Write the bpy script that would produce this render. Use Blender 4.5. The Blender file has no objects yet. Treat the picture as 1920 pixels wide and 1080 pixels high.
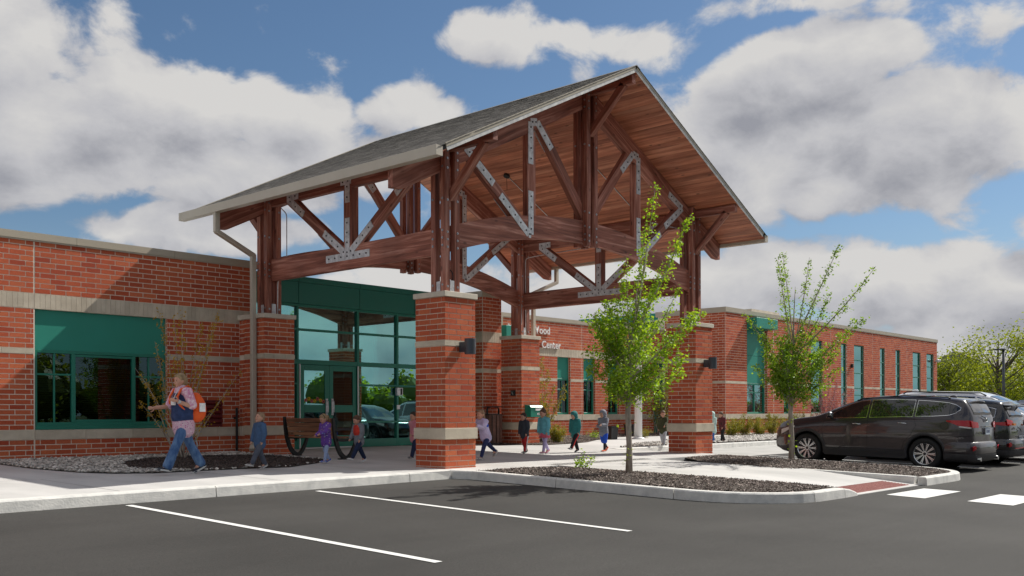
import bpy, bmesh, math, random
from mathutils import Vector, Matrix
from mathutils import noise as mnoise
random.seed(7)
SC = bpy.context.scene
COL = SC.collection
PI = math.pi
# ------------------------------------------------------------------ camera
cam = bpy.data.cameras.new("camera"); cam_o = bpy.data.objects.new("camera", cam); COL.objects.link(cam_o)
cam.sensor_width = 36.0; cam.lens = 36.0*1838.5/1920.0
cam.shift_y = 233.8/1920.0
cam.clip_start = 0.1; cam.clip_end = 3000
CAM = Vector((0, 0, 1.03)); CAM_YAW = math.radians(42.166)
cam_o.matrix_world = (Matrix.Translation(CAM) @ Matrix.Rotation(CAM_YAW-PI/2, 4, 'Z')
                      @ Matrix.Rotation(PI/2, 4, 'X') @ Matrix.Rotation(-0.00257, 4, 'Z'))
SC.camera = cam_o
# ------------------------------------------------------------------ sun
SUN_DIR = Vector((-0.700, 0.172, -0.700)).normalized()      # direction the light travels
sun = bpy.data.lights.new("sun", 'SUN'); sun.energy = 3.45; sun.angle = math.radians(0.55); sun.color = (1.0, 0.95, 0.87)
sun_o = bpy.data.objects.new("sun", sun); COL.objects.link(sun_o)
sun_o.rotation_euler = SUN_DIR.to_track_quat('-Z', 'Y').to_euler(); sun_o.location = (30, -10, 40)
# ------------------------------------------------------------------ view
SC.view_settings.view_transform = 'Standard'; SC.view_settings.look = 'None'
SC.view_settings.exposure = 0.68; SC.view_settings.gamma = 1.0; SC.view_settings.use_curve_mapping = False
SC.cycles.max_bounces = 6; SC.cycles.transparent_max_bounces = 16
SC.cycles.use_denoising = True
SC.cycles.sample_clamp_indirect = 4.0
# ------------------------------------------------------------------ world: blue sky with cumulus
W = bpy.data.worlds.new("World"); SC.world = W; W.use_nodes = True
wn = W.node_tree; wn.nodes.clear()
def cloud_group():
    g = bpy.data.node_groups.new("cloud_density", 'ShaderNodeTree')
    g.interface.new_socket("Dir", in_out='INPUT', socket_type='NodeSocketVector')
    g.interface.new_socket("Density", in_out='OUTPUT', socket_type='NodeSocketFloat')
    N, L = g.nodes, g.links
    gi = N.new('NodeGroupInput'); go = N.new('NodeGroupOutput')
    def M(op, a, b=None, c=None, clamp=False):
        n = N.new('ShaderNodeMath'); n.operation = op; n.use_clamp = clamp
        for i, v in enumerate((a, b, c)):
            if v is None: continue
            if isinstance(v, (int, float)): n.inputs[i].default_value = v
            else: L.new(v, n.inputs[i])
        return n.outputs[0]
    s = N.new('ShaderNodeSeparateXYZ'); L.new(gi.outputs[0], s.inputs[0])
    x, y, z = s.outputs
    h = M('SQRT', M('ADD', M('MULTIPLY', x, x), M('MULTIPLY', y, y)))
    # heading (clockwise from the street facade's normal) and slope of the sight line
    ct, st = math.cos(CAM_YAW), math.sin(CAM_YAW)
    f = M('ADD', M('MULTIPLY', x, ct), M('MULTIPLY', y, st)); r = M('SUBTRACT', M('MULTIPLY', x, st), M('MULTIPLY', y, ct))
    u = M('ARCTAN2', r, f); v = M('DIVIDE', z, M('MAXIMUM', h, 0.05))
    cv = N.new('ShaderNodeCombineXYZ'); L.new(u, cv.inputs[0]); L.new(v, cv.inputs[1])
    # warp
    wn_ = N.new('ShaderNodeTexNoise'); wn_.inputs['Scale'].default_value = 5.0; wn_.inputs['Detail'].default_value = 4; L.new(gi.outputs[0], wn_.inputs['Vector'])
    ws = N.new('ShaderNodeSeparateColor'); L.new(wn_.outputs['Color'], ws.inputs[0])
    uw = M('ADD', u, M('MULTIPLY', M('SUBTRACT', ws.outputs[0], 0.5), 0.13)); vw = M('ADD', v, M('MULTIPLY', M('SUBTRACT', ws.outputs[1], 0.5), 0.08))
    acc = None
    for (u0, v0, ru, rv, k) in CLOUDS:
        du = M('DIVIDE', M('SUBTRACT', uw, u0), ru); dv = M('DIVIDE', M('SUBTRACT', vw, v0), rv)
        d = M('SUBTRACT', 1.0, M('ADD', M('MULTIPLY', du, du), M('MULTIPLY', dv, dv)))
        d = M('MULTIPLY', M('MAXIMUM', d, -0.6), k)
        acc = d if acc is None else M('SMOOTH_MAX', acc, d, 0.15)
    # outside the part of the sky the layout covers, broken cloud goes on by noise, its cover raised for more ambient light
    n0 = N.new('ShaderNodeTexNoise'); n0.inputs['Scale'].default_value = 1.9; n0.inputs['Detail'].default_value = 2; L.new(gi.outputs[0], n0.inputs['Vector'])
    wide = M('MULTIPLY', M('SUBTRACT', n0.outputs[0], 0.38), 5.0)
    wide = M('MAXIMUM', M('MINIMUM', wide, 0.7), -0.7)
    inside = M('MULTIPLY', M('SUBTRACT', 0.68, M('ABSOLUTE', u)), 6.0, clamp=True)
    inside = M('MULTIPLY', inside, M('MULTIPLY', M('SUBTRACT', 0.55, v), 8.0, clamp=True))
    base = M('ADD', M('MULTIPLY', acc, inside), M('MULTIPLY', wide, M('SUBTRACT', 1.0, inside)))
    n1 = N.new('ShaderNodeTexNoise'); n1.inputs['Scale'].default_value = 11.0; n1.inputs['Detail'].default_value = 9; n1.inputs['Roughness'].default_value = 0.60; n1.inputs['Distortion'].default_value = 0.25
    mp = N.new('ShaderNodeMapping'); mp.inputs['Scale'].default_value = (1, 1, 1.5); L.new(gi.outputs[0], mp.inputs[0]); L.new(mp.outputs[0], n1.inputs['Vector'])
    vo = N.new('ShaderNodeTexVoronoi'); vo.feature = 'F1'; vo.inputs['Scale'].default_value = 15.0
    wa = N.new('ShaderNodeVectorMath'); wa.operation = 'MULTIPLY_ADD'; L.new(wn_.outputs['Color'], wa.inputs[0]); wa.inputs[1].default_value = (.12, .12, .12); L.new(mp.outputs[0], wa.inputs[2])
    L.new(wa.outputs[0], vo.inputs['Vector'])
    puff = M('SUBTRACT', 0.42, vo.outputs['Distance'])
    den = M('ADD', base, M('ADD', M('MULTIPLY', M('SUBTRACT', n1.outputs[0], 0.5), 2.6), M('MULTIPLY', puff, 0.75)))
    L.new(den, go.inputs[0])
    return g
def _uv(px, py):
    a = (px-960)/1838.5; b = (773.8-py)/1838.5
    return math.atan(a), b/math.sqrt(1+a*a)
CLOUDS = []
for (px, py, rx, ry, k) in (      # where the cumulus banks stand round the horizon (heading, height)
        (-40, 70, 170, 130, 1.5), (180, 50, 55, 70, .30), (-60, 250, 330, 140, 1.35), (300, 230, 200, 130, 1.35), (560, 210, 190, 75, 1.0), (790, 215, 120, 65, 1.0),
        (430, 330, 330, 80, 1.1), (640, 300, 300, 90, .9), (960, 60, 115, 80, 1.0), (1090, 75, 110, 45, .35), (1200, 100, 130, 45, .32), (1500, 150, 240, 95, 1.35), (1680, 260, 260, 140, 1.45), (1340, 290, 210, 170, 1.2),
        (1500, 5, 190, 30, .5), (1660, 30, 130, 35, .30), (1800, 70, 130, 60, .32), (1880, 300, 110, 50, .8), (1600, 360, 150, 55, 1.1),
        (1560, 520, 250, 75, 1.15), (1850, 560, 190, 70, 1.1), (1940, 440, 60, 40, .7), (1200, 560, 420, 100, 1.0), (420, 440, 260, 45, 1.0), (800, 560, 500, 80, .9), (1560, 640, 520, 60, .9), (200, 640, 600, 60, .6)):
    u0, v0 = _uv(px, py); CLOUDS.append((u0, v0, rx/1838.5, ry/1838.5, k))
CG = cloud_group()
def wN(t): return wn.nodes.new(t)
def wM(op, a, b=None, c=None, clamp=False):
    n = wN('ShaderNodeMath'); n.operation = op; n.use_clamp = clamp
    for i, v in enumerate((a, b, c)):
        if v is None: continue
        if isinstance(v, (int, float)): n.inputs[i].default_value = v
        else: wn.links.new(v, n.inputs[i])
    return n.outputs[0]
tc = wN('ShaderNodeTexCoord')
sky = wN('ShaderNodeTexSky'); sky.sky_type = 'NISHITA'; sky.sun_disc = False
to_sun = -SUN_DIR
sky.sun_elevation = math.asin(to_sun.z); sky.sun_rotation = math.atan2(to_sun.x, to_sun.y)
sky.air_density = 1.0; sky.dust_density = 0.6; sky.ozone_density = 1.6
SKY_STRENGTH = 0.066
g1 = wN('ShaderNodeGroup'); g1.node_tree = CG; wn.links.new(tc.outputs['Generated'], g1.inputs[0])
sh = wN('ShaderNodeVectorMath'); sh.operation = 'ADD'; wn.links.new(tc.outputs['Generated'], sh.inputs[0])
sh.inputs[1].default_value = (0.022, -0.006, 0.036)
g2 = wN('ShaderNodeGroup'); g2.node_tree = CG; wn.links.new(sh.outputs[0], g2.inputs[0])
alpha = wN('ShaderNodeMapRange'); alpha.interpolation_type = 'SMOOTHSTEP'; wn.links.new(g1.outputs[0], alpha.inputs[0])
alpha.inputs[1].default_value = 0.0; alpha.inputs[2].default_value = 0.50
thick = wM('MULTIPLY', wM('SUBTRACT', g1.outputs[0], 0.5), 0.30, clamp=True)
lit = wM('ADD', wM('MULTIPLY', wM('SUBTRACT', g1.outputs[0], g2.outputs[0]), 0.60), 0.60)
lit = wM('SUBTRACT', lit, wM('MULTIPLY', thick, 0.95), clamp=True)
ramp = wN('ShaderNodeValToRGB'); wn.links.new(lit, ramp.inputs[0])
e = ramp.color_ramp.elements; e[0].position = 0.0; e[0].color = (0.195, 0.20, 0.225, 1); e[1].position = 1.0; e[1].color = (0.415, 0.408, 0.40, 1)
m_ = ramp.color_ramp.elements.new(0.5); m_.color = (0.325, 0.325, 0.34, 1)
skyc = wN('ShaderNodeVectorMath'); skyc.operation = 'MULTIPLY'; wn.links.new(sky.outputs[0], skyc.inputs[0]); skyc.inputs[1].default_value = (SKY_STRENGTH*0.58, SKY_STRENGTH*0.69, SKY_STRENGTH*0.77)
mix = wN('ShaderNodeMix'); mix.data_type = 'RGBA'; wn.links.new(alpha.outputs[0], mix.inputs[0]); 
sp_ = wN('ShaderNodeSeparateXYZ'); wn.links.new(tc.outputs['Generated'], sp_.inputs[0])
hz = wN('ShaderNodeMapRange'); hz.interpolation_type = 'SMOOTHSTEP'; wn.links.new(sp_.outputs[2], hz.inputs[0]); hz.inputs[1].default_value = -.02; hz.inputs[2].default_value = .20; hz.inputs[3].default_value = .92; hz.inputs[4].default_value = 0.0
mh = wN('ShaderNodeMix'); mh.data_type = 'RGBA'; wn.links.new(hz.outputs[0], mh.inputs[0]); wn.links.new(skyc.outputs[0], mh.inputs[6]); mh.inputs[7].default_value = (.235, .285, .345, 1)
wn.links.new(mh.outputs[2], mix.inputs[6]); wn.links.new(ramp.outputs[0], mix.inputs[7])
bg = wN('ShaderNodeBackground'); wn.links.new(mix.outputs[2], bg.inputs[0]); bg.inputs[1].default_value = 1.0
wo = wN('ShaderNodeOutputWorld'); wn.links.new(bg.outputs[0], wo.inputs[0])
try:
    W.cycles.sampling_method = 'MANUAL'; W.cycles.sample_map_resolution = 512
except Exception: pass
# ------------------------------------------------------------------ helpers
WLOC = {}
def wloc(o): return WLOC.get(o.name, Vector((0, 0, 0)))
def register(o, parent=None, world=(0, 0, 0)):
    COL.objects.link(o)
    world = Vector(world)
    if parent is not None:
        o.parent = parent; o.location = world - wloc(parent)
    else: o.location = world
    WLOC[o.name] = world
    return o
def tag(o, label=None, cat=None, group=None, kind=None):
    if label: o['label'] = label
    if cat: o['category'] = cat
    if group: o['group'] = group
    if kind: o['kind'] = kind
    return o
def thing(name, label, cat, loc=(0, 0, 0), rz=0.0, group=None):
    o = bpy.data.objects.new(name, None); o.empty_display_size = 0.2
    register(o, None, loc); o.rotation_euler.z = rz
    return tag(o, label, cat, group)
class MB:
    def __init__(s): s.v = []; s.f = []; s.m = []; s.a = []
    def add(s, vs, fs, m=0, r=None):
        b = len(s.v); s.v.extend(tuple(v) for v in vs)
        if r is None: r = random.random()
        for f in fs: s.f.append(tuple(b+i for i in f)); s.m.append(m); s.a.append(r)
        return s
    def box(s, x0, x1, y0, y1, z0, z1, m=0, r=None):
        return s.add([(x0, y0, z0), (x1, y0, z0), (x1, y1, z0), (x0, y1, z0), (x0, y0, z1), (x1, y0, z1), (x1, y1, z1), (x0, y1, z1)],
              [(0, 3, 2, 1), (4, 5, 6, 7), (0, 1, 5, 4), (1, 2, 6, 5), (2, 3, 7, 6), (3, 0, 4, 7)], m, r)
    def bar(s, p0, p1, w, h, up=(0, 0, 1), m=0, r=None):
        p0 = Vector(p0); p1 = Vector(p1); d = (p1-p0).normalized(); up = Vector(up)
        a = d.cross(up).normalized(); b = a.cross(d).normalized(); a = a*w/2; b = b*h/2
        vs = [p+sa*a+sb*b for p in (p0, p1) for (sa, sb) in ((-1, -1), (1, -1), (1, 1), (-1, 1))]
        return s.add(vs, [(3, 2, 1, 0), (4, 5, 6, 7), (0, 1, 5, 4), (1, 2, 6, 5), (2, 3, 7, 6), (3, 0, 4, 7)], m, r)
    def tube(s, pts, rads, n=8, m=0, r=None, flat=1.0, cap=True):
        pts = [Vector(p) for p in pts]
        if isinstance(rads, (int, float)): rads = [rads]*len(pts)
        b = len(s.v); prev = None
        for i, p in enumerate(pts):
            d = (pts[min(i+1, len(pts)-1)]-pts[max(i-1, 0)])
            d = d.normalized() if d.length > 1e-9 else Vector((0, 0, 1))
            if prev is None:
                a = d.cross(Vector((0, 0, 1)) if abs(d.z) < 0.9 else Vector((1, 0, 0))).normalized()
            else:
                a = (prev-d*prev.dot(d)); a = a.normalized() if a.length > 1e-6 else d.orthogonal().normalized()
            prev = a; c = d.cross(a)
            for k in range(n):
                t = 2*PI*k/n; s.v.append(tuple(p+a*math.cos(t)*rads[i]+c*math.sin(t)*rads[i]*flat))
        if r is None: r = random.random()
        for i in range(len(pts)-1):
            for k in range(n):
                s.f.append((b+i*n+k, b+i*n+(k+1) % n, b+(i+1)*n+(k+1) % n, b+(i+1)*n+k)); s.m.append(m); s.a.append(r)
        if cap:
            s.f.append(tuple(b+k for k in range(n))[::-1]); s.m.append(m); s.a.append(r)
            s.f.append(tuple(b+(len(pts)-1)*n+k for k in range(n))); s.m.append(m); s.a.append(r)
        return s
    def prism(s, poly, vec, m=0, r=None):
        n = len(poly); vec = Vector(vec); poly = [Vector(p) for p in poly]
        vs = poly+[p+vec for p in poly]
        fs = [tuple(range(n))[::-1], tuple(range(n, 2*n))]+[(i, (i+1) % n, n+(i+1) % n, n+i) for i in range(n)]
        return s.add(vs, fs, m, r)
    def ell(s, c, rad, rot=None, nu=12, nv=8, m=0, r=None):
        c = Vector(c); b = []; fs = []
        rot = rot or Matrix.Identity(3)
        vs = [c+rot@Vector((0, 0, -rad[2]))]
        for j in range(1, nv):
            ph = -PI/2+PI*j/nv
            for i in range(nu):
                th = 2*PI*i/nu
                vs.append(c+rot@Vector((rad[0]*math.cos(ph)*math.cos(th), rad[1]*math.cos(ph)*math.sin(th), rad[2]*math.sin(ph))))
        vs.append(c+rot@Vector((0, 0, rad[2]))); top = len(vs)-1
        for i in range(nu): fs.append((0, 1+(i+1) % nu, 1+i)); fs.append((top, top-nu+i, top-nu+(i+1) % nu))
        for j in range(nv-2):
            for i in range(nu):
                a = 1+j*nu; fs.append((a+i, a+(i+1) % nu, a+nu+(i+1) % nu, a+nu+i))
        return s.add(vs, fs, m, r)
    def cyl(s, c, axis, rad, depth, n=16, m=0, r=None):
        c = Vector(c); a = Vector(axis).normalized()
        return s.tube([c-a*depth/2, c+a*depth/2], [rad, rad], n, m, r)
    def build(s, name, mats, parent=None, smooth=False, bevel=0.0, local=False, origin=(0, 0, 0), seg=1):
        me = bpy.data.meshes.new(name)
        o3 = Vector(origin)
        vs = s.v if o3.length == 0 else [(v[0]-o3.x, v[1]-o3.y, v[2]-o3.z) for v in s.v]
        me.from_pydata(vs, [], s.f)
        mats = mats if isinstance(mats, (list, tuple)) else [mats]
        for m in mats: me.materials.append(m)
        if len(mats) > 1: me.polygons.foreach_set('material_index', s.m)
        at = me.attributes.new('rnd', 'FLOAT', 'FACE'); at.data.foreach_set('value', s.a)
        if smooth: me.polygons.foreach_set('use_smooth', [True]*len(s.f))
        me.update()
        o = bpy.data.objects.new(name, me)
        if local:
            COL.objects.link(o)
            if parent is not None: o.parent = parent
        else: register(o, parent, origin)
        if bevel > 0:
            b = o.modifiers.new("bevel", 'BEVEL'); b.width = bevel; b.segments = seg; b.limit_method = 'ANGLE'
        return o
def copy_tree(o, parent=None):
    c = o.copy(); COL.objects.link(c); c.parent = parent
    for ch in list(o.children): copy_tree(ch, c)
    return c
# ---- ground heights (the site rises gently from the car park to the building)
def zg(Y):
    Y = min(max(Y, -10.0), 24.0)
    return -.15+.0266*(Y-12.7) if Y < 12.7 else -.15+.0176*(Y-12.7)
def zs(Y): return zg(Y)+.15
def sheet(name, poly, off, mat, parent=None, kind='structure', skirt=0.0, offf=None, label=None):
    bm = bmesh.new()
    vs = [bm.verts.new((x, y, 0)) for x, y in poly]; f = bm.faces.new(vs)
    if f.normal.z < 0: f.normal_flip()
    bmesh.ops.recalc_face_normals(bm, faces=bm.faces)
    for yb in (-10.0, 12.7, 24.0):
        bmesh.ops.bisect_plane(bm, geom=bm.verts[:]+bm.edges[:]+bm.faces[:], plane_co=(0, yb, 0), plane_no=(0, 1, 0))
    if skirt > 0:
        ed = [e for e in bm.edges if e.is_boundary]
        r = bmesh.ops.extrude_edge_only(bm, edges=ed)
        sk = [v for v in r['geom'] if isinstance(v, bmesh.types.BMVert)]
    else: sk = []
    sks = set(sk)
    for v in bm.verts:
        o = off if offf is None else offf(v.co.x, v.co.y)
        v.co.z = zg(v.co.y)+(o if v not in sks else o-skirt)
    bmesh.ops.recalc_face_normals(bm, faces=bm.faces)
    for f in bm.faces:
        if abs(f.normal.z) > .5 and f.normal.z < 0: f.normal_flip()
    me = bpy.data.meshes.new(name); bm.to_mesh(me); bm.free(); me.materials.append(mat)
    o = bpy.data.objects.new(name, me); register(o, parent)
    if parent is None: tag(o, kind=kind, label=label)
    return o
# ---- materials
def nodes(m):
    nt = m.node_tree; return nt, nt.nodes, nt.links
def principled(name, col, rough=0.6, metal=0.0, spec=None):
    m = bpy.data.materials.new(name); m.use_nodes = True
    b = m.node_tree.nodes['Principled BSDF']
    b.inputs['Base Color'].default_value = (*col, 1); b.inputs['Roughness'].default_value = rough; b.inputs['Metallic'].default_value = metal
    if spec is not None: b.inputs['Specular IOR Level'].default_value = spec
    return m
def noisy(name, c1, c2, scale=5.0, rough=0.7, metal=0.0, bump=0.0, stretch=(1, 1, 1), detail=6, bscale=None, pos=(0.35, 0.65), var=0.0, coat=0.0, rough2=None, objvar=False, bdist=0.01):
    """two-colour noise; var adds a per-piece brightness change from the 'rnd' attribute or object random"""
    m = bpy.data.materials.new(name); m.use_nodes = True
    nt, N, L = nodes(m); b = N['Principled BSDF']
    tc = N.new('ShaderNodeTexCoord'); mp = N.new('ShaderNodeMapping'); mp.inputs['Scale'].default_value = stretch
    L.new(tc.outputs['Object'], mp.inputs[0])
    n = N.new('ShaderNodeTexNoise'); n.inputs['Scale'].default_value = scale; n.inputs['Detail'].default_value = detail; n.inputs['Roughness'].default_value = 0.6
    L.new(mp.outputs[0], n.inputs['Vector'])
    r = N.new('ShaderNodeValToRGB'); r.color_ramp.elements[0].position = pos[0]; r.color_ramp.elements[1].position = pos[1]
    r.color_ramp.elements[0].color = (*c1, 1); r.color_ramp.elements[1].color = (*c2, 1); L.new(n.outputs[0], r.inputs[0])
    out = r.outputs[0]
    if var > 0:
        at = N.new('ShaderNodeAttribute'); at.attribute_name = 'rnd'; oi = N.new('ShaderNodeObjectInfo')
        ad = N.new('ShaderNodeMath'); ad.operation = 'ADD'; L.new(at.outputs['Fac'], ad.inputs[0])
        if objvar: L.new(oi.outputs['Random'], ad.inputs[1])
        else: ad.inputs[1].default_value = 0
        fr = N.new('ShaderNodeMath'); fr.operation = 'FRACT'; L.new(ad.outputs[0], fr.inputs[0])
        mr = N.new('ShaderNodeMapRange'); mr.inputs[3].default_value = 1-var; mr.inputs[4].default_value = 1+var; L.new(fr.outputs[0], mr.inputs[0])
        hs = N.new('ShaderNodeVectorMath'); hs.operation = 'SCALE'; L.new(out, hs.inputs[0]); L.new(mr.outputs[0], hs.inputs['Scale'])
        out = hs.outputs[0]
    L.new(out, b.inputs['Base Color'])
    b.inputs['Roughness'].default_value = rough; b.inputs['Metallic'].default_value = metal
    if rough2 is not None:
        rr = N.new('ShaderNodeMapRange'); rr.inputs[3].default_value = rough; rr.inputs[4].default_value = rough2; L.new(n.outputs[0], rr.inputs[0]); L.new(rr.outputs[0], b.inputs['Roughness'])
    if coat: b.inputs['Coat Weight'].default_value = coat
    if bump > 0:
        n2 = N.new('ShaderNodeTexNoise'); n2.inputs['Scale'].default_value = bscale or scale*4; n2.inputs['Detail'].default_value = 5
        L.new(mp.outputs[0], n2.inputs['Vector'])
        bu = N.new('ShaderNodeBump'); bu.inputs['Strength'].default_value = bump; bu.inputs['Distance'].default_value = bdist
        L.new(n2.outputs[0], bu.inputs['Height']); L.new(bu.outputs[0], b.inputs['Normal'])
    return m
def wood_mat(name, c1, c2, c3, rough=0.62, grain=11.0, sx=0.06, knots=True):
    m = bpy.data.materials.new(name); m.use_nodes = True
    nt, N, L = nodes(m); b = N['Principled BSDF']
    tc = N.new('ShaderNodeTexCoord'); oi = N.new('ShaderNodeObjectInfo'); at = N.new('ShaderNodeAttribute'); at.attribute_name = 'rnd'
    ad = N.new('ShaderNodeMath'); ad.operation = 'ADD'; L.new(oi.outputs['Random'], ad.inputs[0]); L.new(at.outputs['Fac'], ad.inputs[1])
    sc = N.new('ShaderNodeMath'); sc.operation = 'MULTIPLY'; L.new(ad.outputs[0], sc.inputs[0]); sc.inputs[1].default_value = 37.0
    va = N.new('ShaderNodeVectorMath'); va.operation = 'ADD'; L.new(tc.outputs['Object'], va.inputs[0]); L.new(sc.outputs[0], va.inputs[1])
    mp = N.new('ShaderNodeMapping'); mp.inputs['Scale'].default_value = (sx, 1, 1); L.new(va.outputs[0], mp.inputs[0])
    n1 = N.new('ShaderNodeTexNoise'); n1.inputs['Scale'].default_value = grain; n1.inputs['Detail'].default_value = 8; n1.inputs['Roughness'].default_value = 0.62; n1.inputs['Distortion'].default_value = 0.6; L.new(mp.outputs[0], n1.inputs['Vector'])
    r = N.new('ShaderNodeValToRGB'); el = r.color_ramp.elements; el[0].position = 0.30; el[0].color = (*c1, 1); el[1].position = 0.72; el[1].color = (*c3, 1)
    q = el.new(0.5); q.color = (*c2, 1); L.new(n1.outputs[0], r.inputs[0])
    out = r.outputs[0]
    n3 = N.new('ShaderNodeTexNoise'); n3.inputs['Scale'].default_value = 0.9; n3.inputs['Detail'].default_value = 3; L.new(va.outputs[0], n3.inputs['Vector'])
    mr = N.new('ShaderNodeMapRange'); mr.inputs[1].default_value = .3; mr.inputs[2].default_value = .7; mr.inputs[3].default_value = 0.78; mr.inputs[4].default_value = 1.2; L.new(n3.outputs[0], mr.inputs[0])
    fr = N.new('ShaderNodeMath'); fr.operation = 'FRACT'; L.new(sc.outputs[0], fr.inputs[0])
    m2 = N.new('ShaderNodeMapRange'); m2.inputs[3].default_value = 0.82; m2.inputs[4].default_value = 1.18; L.new(fr.outputs[0], m2.inputs[0])
    mu = N.new('ShaderNodeMath'); mu.operation = 'MULTIPLY'; L.new(mr.outputs[0], mu.inputs[0]); L.new(m2.outputs[0], mu.inputs[1])
    s1 = N.new('ShaderNodeVectorMath'); s1.operation = 'SCALE'; L.new(out, s1.inputs[0]); L.new(mu.outputs[0], s1.inputs['Scale']); out = s1.outputs[0]
    if knots:
        mk = N.new('ShaderNodeMapping'); mk.inputs['Scale'].default_value = (0.45, 1, 1); L.new(va.outputs[0], mk.inputs[0])
        vo = N.new('ShaderNodeTexVoronoi'); vo.inputs['Scale'].default_value = 4.2; L.new(mk.outputs[0], vo.inputs['Vector'])
        kr = N.new('ShaderNodeMapRange'); kr.inputs[1].default_value = .06; kr.inputs[2].default_value = .13; kr.inputs[3].default_value = 0.45; kr.inputs[4].default_value = 1.0; L.new(vo.outputs['Distance'], kr.inputs[0])
        s2 = N.new('ShaderNodeVectorMath'); s2.operation = 'SCALE'; L.new(out, s2.inputs[0]); L.new(kr.outputs[0], s2.inputs['Scale']); out = s2.outputs[0]
    L.new(out, b.inputs['Base Color']); b.inputs['Roughness'].default_value = rough
    bu = N.new('ShaderNodeBump'); bu.inputs['Strength'].default_value = 0.35; bu.inputs['Distance'].default_value = 0.004; L.new(n1.outputs[0], bu.inputs['Height']); L.new(bu.outputs[0], b.inputs['Normal'])
    return m
def glass_mat(name, tint, refl=(0.85, 0.95, 0.95), base=0.16, rough=0.004):
    m = bpy.data.materials.new(name); m.use_nodes = True
    nt, N, L = nodes(m); N.remove(N['Principled BSDF'])
    tr = N.new('ShaderNodeBsdfTransparent'); tr.inputs[0].default_value = (*tint, 1)
    gl = N.new('ShaderNodeBsdfGlossy'); gl.inputs['Color'].default_value = (*refl, 1); gl.inputs['Roughness'].default_value = rough
    n = N.new('ShaderNodeTexNoise'); n.inputs['Scale'].default_value = 0.8; n.inputs['Detail'].default_value = 1
    tc = N.new('ShaderNodeTexCoord'); L.new(tc.outputs['Object'], n.inputs['Vector'])
    bu = N.new('ShaderNodeBump'); bu.inputs['Strength'].default_value = 0.05; bu.inputs['Distance'].default_value = 0.02; L.new(n.outputs[0], bu.inputs['Height']); L.new(bu.outputs[0], gl.inputs['Normal'])
    lw = N.new('ShaderNodeFresnel'); lw.inputs['IOR'].default_value = 1.55
    mr = N.new('ShaderNodeMapRange'); mr.inputs[1].default_value = 0; mr.inputs[2].default_value = 1; mr.inputs[3].default_value = base; mr.inputs[4].default_value = 1.0; L.new(lw.outputs[0], mr.inputs[0])
    mx = N.new('ShaderNodeMixShader'); L.new(mr.outputs[0], mx.inputs[0]); L.new(tr.outputs[0], mx.inputs[1]); L.new(gl.outputs[0], mx.inputs[2])
    L.new(mx.outputs[0], N['Material Output'].inputs[0])
    return m
def brick_mat():
    m = bpy.data.materials.new("brick_red"); m.use_nodes = True
    nt, N, L = nodes(m); b = N['Principled BSDF']
    at = N.new('ShaderNodeAttribute'); at.attribute_name = 'rnd'; oi = N.new('ShaderNodeObjectInfo')
    ad = N.new('ShaderNodeMath'); ad.operation = 'ADD'; L.new(at.outputs['Fac'], ad.inputs[0]); L.new(oi.outputs['Random'], ad.inputs[1])
    fr = N.new('ShaderNodeMath'); fr.operation = 'FRACT'; L.new(ad.outputs[0], fr.inputs[0])
    r = N.new('ShaderNodeValToRGB'); el = r.color_ramp.elements
    el[0].position = 0; el[0].color = (0.38, 0.068, 0.033, 1); el[1].position = 1; el[1].color = (0.58, 0.150, 0.062, 1)
    for p, c in ((0.25, (0.46, 0.096, 0.042, 1)), (0.6, (0.50, 0.112, 0.049, 1)), (0.85, (0.52, 0.132, 0.060, 1))):
        q = el.new(p); q.color = c
    L.new(fr.outputs[0], r.inputs[0])
    ge = N.new('ShaderNodeNewGeometry')
    n = N.new('ShaderNodeTexNoise'); n.inputs['Scale'].default_value = 38; n.inputs['Detail'].default_value = 5; L.new(ge.outputs['Position'], n.inputs['Vector'])
    n2 = N.new('ShaderNodeTexNoise'); n2.inputs['Scale'].default_value = 1.1; n2.inputs['Detail'].default_value = 4; L.new(ge.outputs['Position'], n2.inputs['Vector'])
    mr = N.new('ShaderNodeMapRange'); mr.inputs[1].default_value = .3; mr.inputs[2].default_value = .7; mr.inputs[3].default_value = .86; mr.inputs[4].default_value = 1.12; L.new(n.outputs[0], mr.inputs[0])
    mr2 = N.new('ShaderNodeMapRange'); mr2.inputs[1].default_value = .3; mr2.inputs[2].default_value = .7; mr2.inputs[3].default_value = .90; mr2.inputs[4].default_value = 1.08; L.new(n2.outputs[0], mr2.inputs[0])
    mu = N.new('ShaderNodeMath'); mu.operation = 'MULTIPLY'; L.new(mr.outputs[0], mu.inputs[0]); L.new(mr2.outputs[0], mu.inputs[1])
    s = N.new('ShaderNodeVectorMath'); s.operation = 'SCALE'; L.new(r.outputs[0], s.inputs[0]); L.new(mu.outputs[0], s.inputs['Scale'])
    # pale bloom near the ground
    L.new(s.outputs[0], b.inputs['Base Color']); b.inputs['Roughness'].default_value = 0.85
    b.inputs['Specular IOR Level'].default_value = 0.25
    bu = N.new('ShaderNodeBump'); bu.inputs['Strength'].default_value = 0.5; bu.inputs['Distance'].default_value = 0.004; L.new(n.outputs[0], bu.inputs['Height']); L.new(bu.outputs[0], b.inputs['Normal'])
    return m
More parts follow.
